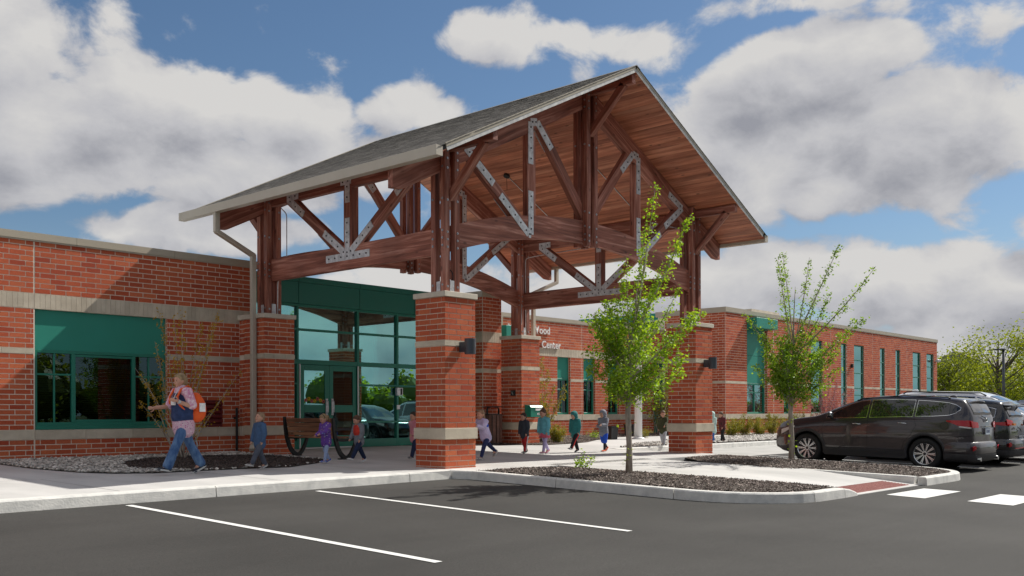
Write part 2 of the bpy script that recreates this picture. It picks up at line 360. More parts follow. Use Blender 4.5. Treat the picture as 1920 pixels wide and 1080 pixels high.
def leaf_mat(name, c1, c2, c3, trans=0.35):
    m = bpy.data.materials.new(name); m.use_nodes = True
    nt, N, L = nodes(m); N.remove(N['Principled BSDF'])
    at = N.new('ShaderNodeAttribute'); at.attribute_name = 'rnd'
    r = N.new('ShaderNodeValToRGB'); el = r.color_ramp.elements; el[0].position = 0; el[0].color = (*c1, 1); el[1].position = 1; el[1].color = (*c3, 1); q = el.new(.5); q.color = (*c2, 1)
    L.new(at.outputs['Fac'], r.inputs[0])
    d = N.new('ShaderNodeBsdfDiffuse'); L.new(r.outputs[0], d.inputs[0])
    t = N.new('ShaderNodeBsdfTranslucent'); hs = N.new('ShaderNodeVectorMath'); hs.operation = 'MULTIPLY'; L.new(r.outputs[0], hs.inputs[0]); hs.inputs[1].default_value = (1.35, 1.3, 0.5); L.new(hs.outputs[0], t.inputs[0])
    g = N.new('ShaderNodeBsdfGlossy'); g.inputs['Roughness'].default_value = 0.45; g.inputs['Color'].default_value = (.6, .6, .6, 1)
    mx = N.new('ShaderNodeMixShader'); mx.inputs[0].default_value = trans; L.new(d.outputs[0], mx.inputs[1]); L.new(t.outputs[0], mx.inputs[2])
    m2 = N.new('ShaderNodeMixShader'); m2.inputs[0].default_value = 0.05; L.new(mx.outputs[0], m2.inputs[1]); L.new(g.outputs[0], m2.inputs[2])
    L.new(m2.outputs[0], N['Material Output'].inputs[0]); return m
def paint_mat(name, col, rough=0.28, coat=0.9, metal=0.3):
    m = principled(name, col, rough, metal); b = m.node_tree.nodes['Principled BSDF']
    b.inputs['Coat Weight'].default_value = coat; b.inputs['Coat Roughness'].default_value = 0.03; return m
MT = {}
MT['brick'] = brick_mat()
MT['mortar'] = noisy("mortar", (.68, .60, .50), (.78, .71, .60), 14, .9, bump=.3)
MT['stone'] = noisy("cast_stone", (.46, .40, .31), (.60, .53, .42), 3.0, .85, bump=.25, bscale=60, var=.07, objvar=True)
MT['cap'] = noisy("cap_stone", (.52, .47, .39), (.66, .60, .50), 3.0, .85, bump=.25, bscale=60)
MT['coping'] = noisy("beige_metal", (.40, .355, .275), (.44, .39, .305), 1.5, .45)
MT['gutter'] = noisy("gutter_beige", (.50, .45, .37), (.55, .50, .415), 1.5, .42)
MT['green'] = noisy("green_metal", (.008, .17, .115), (.010, .19, .13), 1.2, .36)
MT['greenpanel'] = noisy("green_panel", (.012, .23, .165), (.014, .25, .185), .8, .48)
MT['greendark'] = principled("green_fascia", (.012, .17, .125), .38)
MT['wood'] = wood_mat("stained_timber", (.13, .040, .026), (.33, .115, .076), (.68, .35, .27))
MT['soffit'] = wood_mat("cedar_soffit", (.26, .080, .042), (.52, .185, .100), (.76, .36, .22), .55, 7.0, .05)
MT['bench_wood'] = wood_mat("bench_wood", (.13, .055, .03), (.27, .12, .062), (.46, .23, .12), .6, 9, .08)
MT['bin_wood'] = wood_mat("bin_slats", (.05, .018, .012), (.09, .035, .022), (.14, .055, .036), .6, 9, .08, False)
MT['galv'] = noisy("galvanised_steel", (.50, .52, .55), (.80, .82, .85), 11, .45, .15, bump=.15, detail=4)
MT['bolt'] = principled("bolt_steel", (.42, .43, .45), .35, .7)
MT['boltdark'] = principled("bolt_dark", (.06, .06, .065), .5, .5)
MT['shingle'] = noisy("asphalt_shingle", (.10, .093, .084), (.225, .21, .19), 8, .95, var=.30)
MT['white_edge'] = noisy("drip_edge", (.45, .45, .45), (.72, .71, .68), 7, .5)
MT['concrete'] = noisy("concrete", (.455, .45, .435), (.60, .59, .57), .9, .9, bump=.25, bscale=70, stretch=(1, .35, 1))
MT['kerb'] = noisy("kerb_concrete", (.52, .52, .50), (.72, .71, .67), 4.5, .9, bump=.5, bscale=45, pos=(.3, .62))
MT['pad'] = noisy("pad_concrete", (.38, .38, .36), (.46, .455, .43), 1.0, .9, bump=.2, bscale=60)
MT['black'] = principled("black_metal", (.010, .010, .011), .38)
MT['dark'] = principled("dark_plastic", (.015, .015, .016), .6)
MT['sconce'] = noisy("sconce_grey", (.055, .062, .078), (.070, .078, .095), 2, .4, .3)
MT['white'] = principled("white_paint_metal", (.75, .75, .74), .35)
MT['letter'] = principled("letter_white", (.80, .80, .78), .4)
MT['paper'] = principled("paper", (.72, .76, .70), .8)
MT['chrome'] = principled("chrome", (.75, .76, .78), .12, 1.0)
MT['interior'] = principled("interior_wall", (.60, .66, .62), .85)
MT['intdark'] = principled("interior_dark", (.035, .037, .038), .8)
MT['blind'] = principled("window_blind", (.16, .165, .16), .7); MT['brightening'] = principled("brightening_panel", (.62, .68, .64), .9)
MT['vent'] = principled("vent_red", (.13, .010, .012), .5)
MT['glass'] = glass_mat("window_glass", (.50, .76, .72), (.46, .90, .88), .50)
MT['glassd'] = glass_mat("window_glass_dim", (.42, .50, .48), (.62, .80, .82), .03)
MT['bark'] = noisy("bark", (.25, .21, .17), (.48, .42, .36), 14, .9, bump=.6, stretch=(1, 1, .25))
MT['barkdark'] = noisy("bark_dark", (.07, .055, .045), (.16, .13, .11), 14, .9, bump=.6, stretch=(1, 1, .3))
MT['leaf'] = leaf_mat("leaf_maple", (.12, .22, .015), (.25, .41, .03), (.46, .60, .05), .52)
MT['leaf2'] = leaf_mat("leaf_darker", (.10, .19, .014), (.22, .37, .03), (.40, .54, .045), .52)
MT['leafy'] = leaf_mat("leaf_yellow_green", (.13, .13, .012), (.22, .21, .018), (.40, .36, .04), .4)
MT['leafs'] = leaf_mat("shrub_leaf", (.12, .15, .012), (.26, .26, .02), (.42, .34, .035), .4)
MT['leafo'] = leaf_mat("leaf_ochre_bud", (.34, .20, .02), (.50, .32, .03), (.62, .44, .06), .35)
MT['leafp'] = leaf_mat("blossom_pink", (.30, .09, .17), (.40, .15, .26), (.45, .22, .20), .3)
MT['leafbg'] = leaf_mat("leaf_background", (.11, .15, .016), (.24, .29, .028), (.42, .46, .05), .5)
MT['grass'] = noisy("grass_ground", (.035, .06, .012), (.07, .10, .022), 3, .95)
MT['rubber'] = principled("tyre_rubber", (.014, .014, .015), .75)
MT['skin'] = principled("skin", (.56, .30, .21), .55)
MT['skin'].node_tree.nodes['Principled BSDF'].inputs['Subsurface Weight'].default_value = 0.05
# ------------------------------------------------------------------ asphalt
def asphalt_mat():
    m = bpy.data.materials.new("asphalt"); m.use_nodes = True
    nt, N, L = nodes(m); b = N['Principled BSDF']; tc = N.new('ShaderNodeTexCoord')
    n1 = N.new('ShaderNodeTexNoise'); n1.inputs['Scale'].default_value = 70; n1.inputs['Detail'].default_value = 6; n1.inputs['Roughness'].default_value = .8; L.new(tc.outputs['Object'], n1.inputs['Vector'])
    n2 = N.new('ShaderNodeTexNoise'); n2.inputs['Scale'].default_value = .45; n2.inputs['Detail'].default_value = 5; L.new(tc.outputs['Object'], n2.inputs['Vector'])
    mp = N.new('ShaderNodeMapping'); mp.inputs['Scale'].default_value = (.12, 1.6, 1); L.new(tc.outputs['Object'], mp.inputs[0])
    n3 = N.new('ShaderNodeTexNoise'); n3.inputs['Scale'].default_value = 1.2; n3.inputs['Detail'].default_value = 4; L.new(mp.outputs[0], n3.inputs['Vector'])
    r = N.new('ShaderNodeValToRGB'); el = r.color_ramp.elements; el[0].position = .32; el[0].color = (.022, .0215, .020, 1); el[1].position = .70; el[1].color = (.072, .069, .064, 1)
    L.new(n1.outputs[0], r.inputs[0])
    a = N.new('ShaderNodeMapRange'); a.inputs[1].default_value = .3; a.inputs[2].default_value = .7; a.inputs[3].default_value = .80; a.inputs[4].default_value = 1.20; L.new(n2.outputs[0], a.inputs[0])
    c = N.new('ShaderNodeMapRange'); c.inputs[1].default_value = .35; c.inputs[2].default_value = .65; c.inputs[3].default_value = .93; c.inputs[4].default_value = 1.06; L.new(n3.outputs[0], c.inputs[0])
    mu = N.new('ShaderNodeMath'); mu.operation = 'MULTIPLY'; L.new(a.outputs[0], mu.inputs[0]); L.new(c.outputs[0], mu.inputs[1])
    s = N.new('ShaderNodeVectorMath'); s.operation = 'SCALE'; L.new(r.outputs[0], s.inputs[0]); L.new(mu.outputs[0], s.inputs['Scale']); L.new(s.outputs[0], b.inputs['Base Color'])
    b.inputs['Roughness'].default_value = .88; b.inputs['Specular IOR Level'].default_value = .3
    bu = N.new('ShaderNodeBump'); bu.inputs['Strength'].default_value = .6; bu.inputs['Distance'].default_value = .006; L.new(n1.outputs[0], bu.inputs['Height']); L.new(bu.outputs[0], b.inputs['Normal'])
    return m
def worn_paint(name, col, under, k=.47):
    m = noisy(name, under, col, 26, .8, detail=8, pos=(k-.12, k), bump=.2); return m
MT['asphalt'] = asphalt_mat()
MT['line'] = worn_paint("line_paint", (.74, .74, .72), (.22, .22, .21), .40)
MT['crosswalk_paint'] = noisy("crosswalk_paint", (.55, .55, .53), (.74, .74, .72), 9, .8, stretch=(5, .5, 1), detail=6, pos=(.25, .5))
sheet("ground", [(-900, -900), (1200, -900), (1200, 1200), (-900, 1200)], -.06, MT['grass'])
sheet("road", [(-40, -60), (78, -60), (78, 16.3), (-40, 16.3)], -.002, MT['asphalt'], label="dark asphalt car park in front of the school")
for i, (x0, x1, y0, y1) in enumerate(((6.05, 6.15, 6.42, 12.25), (9.07, 9.17, 6.46, 12.28), (24.35, 24.45, 7.2, 12.7), (27.25, 27.35, 7.2, 12.7), (30.15, 30.25, 7.2, 12.7), (33.0, 33.1, 7.2, 12.7))):
    sheet("parking_line", [(x0, y0), (x1, y0), (x1, y1), (x0, y1)], .004, MT['line'])
for (y0, y1, sk) in ((5.56, 6.20, 0), (4.27, 4.95, 0), (2.98, 3.66, 0)):
    sheet("crosswalk_bar", [(15.83, y0), (17.58, y0+.01), (17.62, y1), (15.92, y1)], .004, MT['crosswalk_paint'])
# pavement
def slab(name, poly, lab, off=.144, offf=None, mat='concrete'):
    o = sheet(name, poly, off, MT[mat], skirt=.22, offf=offf); tag(o, label=lab); return o
RAMP_TOP, RAMP_BOT = 8.6, 6.55
def ramp_off(x, y):
    if y >= RAMP_TOP: return .144
    return max(.006, .006+(.138)*(y-RAMP_BOT)/(RAMP_TOP-RAMP_BOT))
slab("pavement", [(-30, 12.62), (12.3, 12.62), (12.3, 12.69), (21.45, 12.69), (21.45, 15.9), (24.3, 15.9), (26.4, 15.98), (26.4, 17.2), (27.6, 18.3), (34.5, 18.6), (34.5, 23.5), (-30, 23.5)],
     "pale concrete pavement along the front of the school")
slab("walkway", [(15.0, 6.5), (18.42, 6.5), (18.42, RAMP_TOP), (18.42, 12.688), (15.0, 12.688), (15.0, RAMP_TOP)], "concrete walkway ramp between the two mulch islands", offf=ramp_off)
_ = bpy.data.objects['walkway']
# the walkway sheet needs a fold where the ramp begins
bmw = bmesh.new(); bmw.from_mesh(_.data); bmesh.ops.bisect_plane(bmw, geom=bmw.verts[:]+bmw.edges[:]+bmw.faces[:], plane_co=(0, RAMP_TOP, 0), plane_no=(0, 1, 0))
bmw.to_mesh(_.data); bmw.free()
slab("walkway_apron", [(12.5, 12.36), (21.44, 12.36), (21.44, 12.687), (12.5, 12.687)], "concrete strip joining the walkway to the pavement")
sheet("concrete_pad", [(21.6, 12.9), (78, 12.9), (78, 15.75), (21.6, 15.75)], .003, MT['pad'], label="grey concrete apron at the head of the parking bays")
# kerbs: segments with open joints
def kerb(name, path, side, lab, width=.16, seg=2.4, hfun=None, mat='kerb'):
    """path = top outer edge; side=+1 means the kerb body lies left of travel"""
    pts = [Vector((x, y)) for x, y in path]
    # resample
    out = [pts[0]]
    for a, b in zip(pts, pts[1:]):
        n = max(1, int((b-a).length/.25))
        for i in range(1, n+1): out.append(a.lerp(b, i/n))
    pts = out; nn = []
    for i, p in enumerate(pts):
        d = (pts[min(i+1, len(pts)-1)]-pts[max(i-1, 0)]).normalized(); nn.append(Vector((-d.y, d.x))*side)
    root = thing(name, None, None, (pts[0].x, pts[0].y, zg(pts[0].y))); tag(root, label=lab, kind='structure')
    for k in ('category',):
        if k in root: del root[k]
    L = 0; start = 0; i = 1
    def emit(i0, i1):
        mb = MB(); n = i1-i0+1
        P = []
        for j in range(i0, i1+1):
            p = pts[j]; q = nn[j]
            if j == i0 and i0 > 0: p = p+(pts[j+1]-p).normalized()*.008
            if j == i1 and i1 < len(pts)-1: p = p-(p-pts[j-1]).normalized()*.008
            h = (hfun(p.x, p.y) if hfun else .15)
            z0 = zg(p.y)-.12; zt = zg(p.y)+h
            fo = -q*.022
            P.append([(p.x+fo.x, p.y+fo.y, z0), (p.x, p.y, zt-.022), (p.x+q.x*.018, p.y+q.y*.018, zt-.004), (p.x+q.x*.045, p.y+q.y*.045, zt), (p.x+q.x*width, p.y+q.y*width, zt), (p.x+q.x*width, p.y+q.y*width, z0)])
        vs = [v for r in P for v in r]; fs = []
        for a in range(n-1):
            for k in range(6): fs.append((a*6+k, a*6+(k+1) % 6, (a+1)*6+(k+1) % 6, (a+1)*6+k))
        fs.append((0, 1, 2, 3, 4, 5)); b = (n-1)*6; fs.append((b+5, b+4, b+3, b+2, b+1, b))
        mb.add(vs, fs); mb.build("kerb_stone", MT[mat], root)
    for i in range(1, len(pts)):
        L += (pts[i]-pts[i-1]).length
        if L >= seg and i < len(pts)-3: emit(start, i); start = i; L = 0
    emit(start, len(pts)-1)
    return root
def arc(cx, cy, r, a0, a1, n=10): return [(cx+r*math.cos(math.radians(a0+(a1-a0)*i/n)), cy+r*math.sin(math.radians(a0+(a1-a0)*i/n))) for i in range(n+1)]
kerb("kerb", [(-30, 12.40), (4, 12.41), (12.30, 12.63)], 1, "concrete kerb along the pavement beside the striped bays", width=.25, seg=3.6)
kerb("kerb", [(12.33, 12.66), (12.50, 12.3), (12.55, 10.9), (12.56, 8.6)]+arc(14.15, 8.05, 1.58, 178, 270, 10)+[(14.9, 6.46)], 1, "rounded concrete kerb round the mulch island nearest the camera", seg=2.2)
kerb("kerb", [(14.92, 6.462), (15.42, 6.475)], 1, "short dropped kerb block between the mulch island and the ramp", seg=5, hfun=lambda x, y: .145-.09*max(0, (x-15.05))/.37)
kerb("kerb", [(18.32, 8.9), (18.32, 6.62)], -1 if False else 1, "low side kerb of the ramp beside the second mulch island", width=.16, seg=4, hfun=lambda x, y: .15)
kerb("kerb", [(18.32, 6.40), (19.6, 6.40)]+arc(19.9, 7.95, 1.55, 270, 360, 9)+[(21.48, 9.2), (21.50, 12.55)], 1, "curved concrete kerb round the second mulch island by the dark car", seg=2.2)
kerb("kerb", [(21.5, 12.7), (21.5, 15.6)]+arc(21.9, 15.35, .4, 180, 90, 4)+[(26, 15.75), (78, 15.75)], 1, "concrete kerb at the head of the parking bays", seg=3.4)
# tactile plate with domes
tp = thing("tactile_plate", "brick red tactile paving plate at the foot of the ramp", "tactile paving", (16.85, 6.83, zg(6.83)))
def rz_(y): return zg(y)+ramp_off(0, y)
m = MB(); x0, x1, y0, y1 = 15.62, 18.05, 6.60, 7.12
m.add([(x0, y0, rz_(y0)+.004), (x1, y0, rz_(y0)+.004), (x1, y1, rz_(y1)+.004), (x0, y1, rz_(y1)+.004)], [(0, 1, 2, 3)])
MT['tactile'] = noisy("tactile_red", (.25, .065, .055), (.33, .10, .085), 6, .8)
MT['dome'] = noisy("dome_worn", (.34, .13, .11), (.50, .26, .22), 20, .8)
m.build("plate", MT['tactile'], tp)
m = MB(); nx = 41; ny = 9
for i in range(nx):
    for j in range(ny):
        x = x0+.03+i*(x1-x0-.06)/(nx-1); y = y0+.03+j*(y1-y0-.06)/(ny-1); z = rz_(y)+.0045; r = .017
        vs = [(x+r*math.cos(k*PI/3), y+r*math.sin(k*PI/3), z) for k in range(6)]+[(x+.6*r*math.cos(k*PI/3), y+.6*r*math.sin(k*PI/3), z+.008) for k in range(6)]
        m.add(vs, [(k, (k+1) % 6, 6+(k+1) % 6, 6+k) for k in range(6)]+[(6, 7, 8, 9, 10, 11)])
o = m.build("dome", MT['dome'], tp); tag(o, kind='stuff')
# ------------------------------------------------------------------ mulch and river stones
def inside(poly, x, y):
    c = False; j = len(poly)-1
    for i in range(len(poly)):
        xi, yi = poly[i]; xj, yj = poly[j]
        if (yi > y) != (yj > y) and x < (xj-xi)*(y-yi)/(yj-yi)+xi: c = not c
        j = i
    return c
def scatter(poly, n, fn, exclude=None):
    xs = [p[0] for p in poly]; ys = [p[1] for p in poly]; k = 0; tries = 0
    while k < n and tries < n*20:
        tries += 1; x = random.uniform(min(xs), max(xs)); y = random.uniform(min(ys), max(ys))
        if inside(poly, x, y) and not (exclude and inside(exclude, x, y)): fn(x, y); k += 1
MT['mulch_base'] = noisy("mulch_base", (.035, .026, .020), (.10, .078, .062), 30, .95, bump=.8, bscale=50, bdist=.02)
MT['chip'] = noisy("mulch_chip", (.10, .072, .058), (.40, .335, .30), 14, .9, var=.75)
MT['chip_dark'] = noisy("mulch_chip_dark", (.035, .025, .024), (.11, .082, .076), 9, .9, var=.5)
MT['pebble'] = noisy("river_stone", (.20, .18, .155), (.66, .63, .58), 7, .75, var=.6)
MT['pebble_base'] = noisy("pebble_base", (.06, .055, .05), (.16, .15, .14), 40, .95, bump=.8, bscale=60, bdist=.02)
def bed(name, poly, per_m2, lab, chip='chip', top=.13, mound=.05, size=(.018, .042), area=None):
    xs = [p[0] for p in poly]; ys = [p[1] for p in poly]
    sheet("soil", poly, top, MT['mulch_base'])
    mb = MB()
    A = 0
    for i in range(len(poly)):
        x1, y1 = poly[i-1]; x2, y2 = poly[i]; A += x1*y2-x2*y1
    A = abs(A)/2
    cx = sum(xs)/len(xs); cy = sum(ys)/len(ys)
    def edge(x, y):
        d = 9
        for i in range(len(poly)):
            a = Vector(poly[i-1]); b = Vector(poly[i]); p = Vector((x, y)); t = max(0, min(1, (p-a).dot(b-a)/max(1e-6, (b-a).length_squared))); d = min(d, (p-(a+(b-a)*t)).length)
        return d
    def put(x, y):
        h = mound*min(1, edge(x, y)/.6)
        z = zg(y)+top+.006+h*random.uniform(.75, 1)+random.uniform(-.006, .012)
        l = random.uniform(*size); w = l*random.uniform(.3, .6); t = random.uniform(.006, .014)
        ax = Vector((random.gauss(0, 1), random.gauss(0, 1), random.gauss(0, .45))).normalized(); ay = ax.cross(Vector((random.gauss(0, .5), random.gauss(0, .5), 1))).normalized(); az = ax.cross(ay)
        c = Vector((x, y, z)); ax = ax*l/2; ay = ay*w/2; az = az*t/2
        mb.add([c-ax-ay, c+ax-ay*.6, c+ax*.8+ay, c-ax*.9+ay, c+az*2-ax*.2], [(0, 1, 4), (1, 2, 4), (2, 3, 4), (3, 0, 4), (0, 3, 2, 1)])
    # mound surface as a fine grid so no gap shows through
    step = .22; mbs = MB(); nx = int((max(xs)-min(xs))/step)+1; ny = int((max(ys)-min(ys))/step)+1
    for i in range(nx):
        for j in range(ny):
            q = [(min(xs)+(i+a)*step, min(ys)+(j+b)*step) for a, b in ((0, 0), (1, 0), (1, 1), (0, 1))]
            if all(inside(poly, x, y) for x, y in q):
                mbs.add([(x, y, zg(y)+top+mound*min(1, edge(x, y)/.6)*.8) for x, y in q], [(0, 1, 2, 3)])
    if mbs.f: o = mbs.build("soil", MT['mulch_base']); tag(o, kind='structure')
    scatter(poly, int(A*per_m2), put)
    o = mb.build(name, MT[chip]); tag(o, label=lab, cat='mulch', kind='stuff'); return o
ISL1 = [(12.70, 12.44), (12.71, 8.6)]+arc(14.15, 8.05, 1.42, 178, 268, 6)+[(15.12, 6.64), (15.2, 7.4), (15.15, 8.8), (15.08, 10.1), (14.88, 11.5), (14.45, 12.15), (13.88, 12.44)]
ISL2 = [(18.50, 6.58), (19.6, 6.58)]+arc(19.9, 7.95, 1.38, 270, 355, 6)+[(21.31, 9.2), (21.33, 12.45), (19.7, 12.40), (18.95, 11.55), (18.3, 10.46), (18.12, 9.4), (18.13, 8.95), (18.49, 8.9)]
bed("mulch", ISL1, 620, "grey brown bark mulch filling the island nearest the camera", mound=.06)
bed("mulch", ISL2, 560, "grey brown bark mulch filling the second island beside the dark car", mound=.05)
bed("mulch", [(20.2, 19.45), (21.4, 18.2), (22.8, 18.35), (24.2, 18.75), (27.4, 20.5), (28.6, 20.9), (34.4, 20.3), (34.4, 22.82), (24.8, 22.82), (21.5, 19.7)], 160, "brown mulch bed along the lettered brick wall", top=.152, mound=.05)
GR = [(7.0, 19.86), (7.0, 17.55), (7.2, 16.2), (7.52, 15.6), (8.06, 15.3), (8.64, 15.3), (9.7, 15.27), (10.6, 15.1), (11.7, 15.75), (12.42, 16.3), (12.44, 19.5), (12.44, 19.86)]
ML = [(8.35, 15.75), (8.15, 16.4), (8.5, 17.3), (8.95, 18.15), (9.87, 18.94), (10.7, 19.0), (11.5, 18.9), (12.40, 18.5), (12.40, 16.30), (11.7, 15.76), (10.6, 15.11), (9.7, 15.28), (9.0, 15.31)]
sheet("pebble_ground", GR, .151, MT['pebble_base'])
ico = bmesh.new(); bmesh.ops.create_icosphere(ico, subdivisions=1, radius=1); ICV = [v.co.copy() for v in ico.verts]; ICF = [tuple(v.index for v in f.verts) for f in ico.faces]; ico.free()
def pebbles(poly, n, lab, excl=None, size=(.016, .040), top=.155):
    mb = MB()
    def put(x, y):
        r = random.uniform(*size); sx, sy, sz = r*random.uniform(.8, 1.4), r*random.uniform(.7, 1.1), r*random.uniform(.45, .75)
        a = random.uniform(0, PI); ca, sa = math.cos(a), math.sin(a); z = zg(y)+top+sz*.5+random.uniform(0, .02)
        mb.add([(x+ca*v.x*sx-sa*v.y*sy, y+sa*v.x*sx+ca*v.y*sy, z+v.z*sz) for v in ICV], ICF)
    scatter(poly, n, put, excl)
    o = mb.build("river_stones", MT['pebble'], smooth=True); tag(o, label=lab, cat='gravel', kind='stuff')
pebbles(GR, 7500, "grey river stones bedded under the large green framed window", ML)
ms = bed("mulch", ML, 420, "dark brown mulch round the bare shrub under the brick wall", chip='chip_dark', top=.158, mound=.03)
GV2 = [(22.2, 16.05), (24.6, 16.08), (27.0, 17.6), (25.0, 17.35)]
GV3 = [(26.5, 16.02), (60, 16.02), (60, 19.95), (34.6, 19.95), (34.6, 18.65), (27.7, 18.3), (26.5, 17.2)]
sheet("pebble_ground", GV3, .146, MT['pebble_base'])
sheet("pebble_ground", GV2, .149, MT['pebble_base'])
pebbles(GV2, 900, "small patch of pale river stones on the pavement behind the right pier", size=(.02, .04), top=.15)
pebbles([(26.5, 16.02), (37, 16.02), (37, 19.95), (34.6, 19.95), (34.6, 18.65), (27.7, 18.3), (26.5, 17.2)], 9000, "pale river stones in front of the tall brick wing", size=(.022, .05), top=.15)

MT['cut'] = principled("saw_cut", (.16, .155, .145), .95)
jn = MB()
def cut(x0, y0, x1, y1, w=.010, o=.1465):
    d = Vector((x1-x0, y1-y0)).normalized(); n = Vector((-d.y, d.x))*w/2; k = max(1, int(math.hypot(x1-x0, y1-y0)/1.0))
    for i in range(k):
        a = Vector((x0+(x1-x0)*i/k, y0+(y1-y0)*i/k)); b = Vector((x0+(x1-x0)*(i+1)/k, y0+(y1-y0)*(i+1)/k))
        jn.add([(p.x, p.y, zg(p.y)+o) for p in (a-n, b-n, b+n, a+n)], [(0, 1, 2, 3)])
for x in (-8, -5, -2, 1.0, 3.6, 6.2, 8.8, 11.4): cut(x, 12.70, x, 15.2)
for x in (15.6, 18.2, 20.8, 23.4): cut(x, 12.75, x, 20.2 if x < 20 else 18.0)
cut(-30, 15.25, 7.0, 15.25); cut(13.4, 16.4, 21, 16.4); cut(15.25, 12.7, 18.0, 12.7); cut(15.25, 10.6, 18.0, 10.6)
o = jn.build("pavement_joint", MT['cut']); tag(o, kind='structure', label="fine saw cut joints in the concrete pavement")
# ------------------------------------------------------------------ masonry helpers
_bm_cache = {}
def unit_box(name, sx, sy, sz, mat):
    key = (name, round(sx, 3), round(sy, 3), round(sz, 3), mat.name)
    if key not in _bm_cache:
        m = MB(); m.box(-sx/2, sx/2, -sy/2, sy/2, -sz/2, sz/2, r=0.0)
        me = bpy.data.meshes.new(name); me.from_pydata(m.v, [], m.f); me.materials.append(mat); _bm_cache[key] = me
    return _bm_cache[key]
def clip_rects(u0, u1, z0, z1, holes):
    rects = [(u0, u1, z0, z1)]
    for (a, b, c, d) in holes:
        out = []
        for (p, q, r, s) in rects:
            if q <= a+1e-4 or p >= b-1e-4 or s <= c+.02 or r >= d-.02: out.append((p, q, r, s)); continue
            if p < a: out.append((p, a, r, s))
            if q > b: out.append((b, q, r, s))
        rects = out
    return [r for r in rects if r[1]-r[0] > .025]
class Wall:
    """a vertical face: point(u, out) ; axis 'x' (faces -Y), 'y' (faces -X), or the opposite faces"""
    def __init__(s, axis, plane, sign): s.axis, s.plane, s.sign = axis, plane, sign
    def bounds(s, u0, u1, o0, o1):
        a, b = sorted((s.plane+s.sign*o0, s.plane+s.sign*o1))
        return (u0, u1, a, b) if s.axis == 'x' else (a, b, u0, u1)
COLLECT = []
def bricks(wall, u0, u1, z0, z1, holes=(), L=.3048, J=.017, rowh=.1016, phase=0.0, out=.005, start_row=0, hfix=None):
    n = max(1, round((z1-z0)/rowh)); h = (z1-z0)/n; res = []
    for k in range(n):
        za = z0+k*h+J/2; zb = z0+(k+1)*h-J/2; off = phase+(L*.345 if (k+start_row) % 2 else 0.0)
        u = u0-L+(off % L) if off % L > 0.02 else u0
        while u < u1-.02:
            a = max(u, u0)+J/2; b = min(u+L, u1)-J/2
            if b-a > .03:
                for r in clip_rects(a, b, za, zb, holes):
                    p, q = r[0], r[1]
                    if p > a+1e-4: p += .003
                    if q < b-1e-4: q -= .003
                    if q-p > .03: res.append((p, q, za, zb))
            u += L
    return [(wall, r, out+random.choice((0, 0, 0, .0012, -.0012))) for r in res]
def stones(wall, u0, u1, z0, z1, L=.61, J=.006, out=.01, holes=()):
    res = []; n = max(1, round((u1-u0)/L)); l = (u1-u0)/n
    for k in range(n):
        a_, b_ = u0+k*l+J/2, u0+(k+1)*l-J/2
        for r in clip_rects(a_, b_, z0+J/2, z1-J/2, holes):
            p = r[0]+(.006 if r[0] > a_+1e-4 else 0); q = r[1]-(.006 if r[1] < b_-1e-4 else 0); res.append((wall, (p, q, r[2], r[3]), out))
    return res
def emit_pieces(parent, items, mat, name, budget, in_depth=.05, visible=None):
    """nearest `budget` pieces are objects of their own, the others one mesh"""
    def dist(it):
        w, r, o = it; b = w.bounds(r[0], r[1], 0, o); c = Vector(((b[0]+b[1])/2, (b[2]+b[3])/2, (r[2]+r[3])/2)); return (c-CAM).length
    items = sorted(items, key=dist); single = items[:budget]; rest = items[budget:]
    for w, r, o in single:
        b = w.bounds(r[0], r[1], -in_depth, o)
        me = unit_box(name, b[1]-b[0], b[3]-b[2], r[3]-r[2], mat)
        ob = bpy.data.objects.new(name, me); register(ob, parent, ((b[0]+b[1])/2, (b[2]+b[3])/2, (r[2]+r[3])/2))
    if rest:
        m = MB()
        for w, r, o in rest:
            b = w.bounds(r[0], r[1], -in_depth, o); m.box(b[0], b[1], b[2], b[3], r[2], r[3])
        ob = m.build(name, mat, parent); tag(ob, kind='stuff')
# ------------------------------------------------------------------ the school
school = thing("school_building", "single storey red brick school with green windows, pale stone bands and beige coping", "building", (20, 22, .15))
core = MB()
BR = []; ST = []; SD = []        # bricks, sill/thin band stones, soldier stones
def close_wall(nb, nst, nsd, label=None):
    global core, BR, ST, SD
    w = core.build("brick_wall", MT['mortar'], school)
    if label: w['label'] = label
    emit_pieces(w, BR, MT['brick'], "brick", nb); emit_pieces(w, ST, MT['stone'], "band_stone", nst); emit_pieces(w, SD, MT['stone'], "soldier_stone", nsd)
    core = MB(); BR = []; ST = []; SD = []
YW = 19.85
def shell(x0, x1, z0, z1, y0, y1, holes): # solid front wall with openings; plane y0 front, y1 back
    us = sorted(set([x0, x1]+[v for h in holes for v in (h[0], h[1])])); zs_ = sorted(set([z0, z1]+[v for h in holes for v in (h[2], h[3])]))
    for i in range(len(us)-1):
        for j in range(len(zs_)-1):
            a, b, c, d = us[i], us[i+1], zs_[j], zs_[j+1]; mx, mz = (a+b)/2, (c+d)/2
            if any(h[0] < mx < h[1] and h[2] < mz < h[3] for h in holes): continue
            core.box(a, b, y0, y1, c, d)
YE_ = 20.35
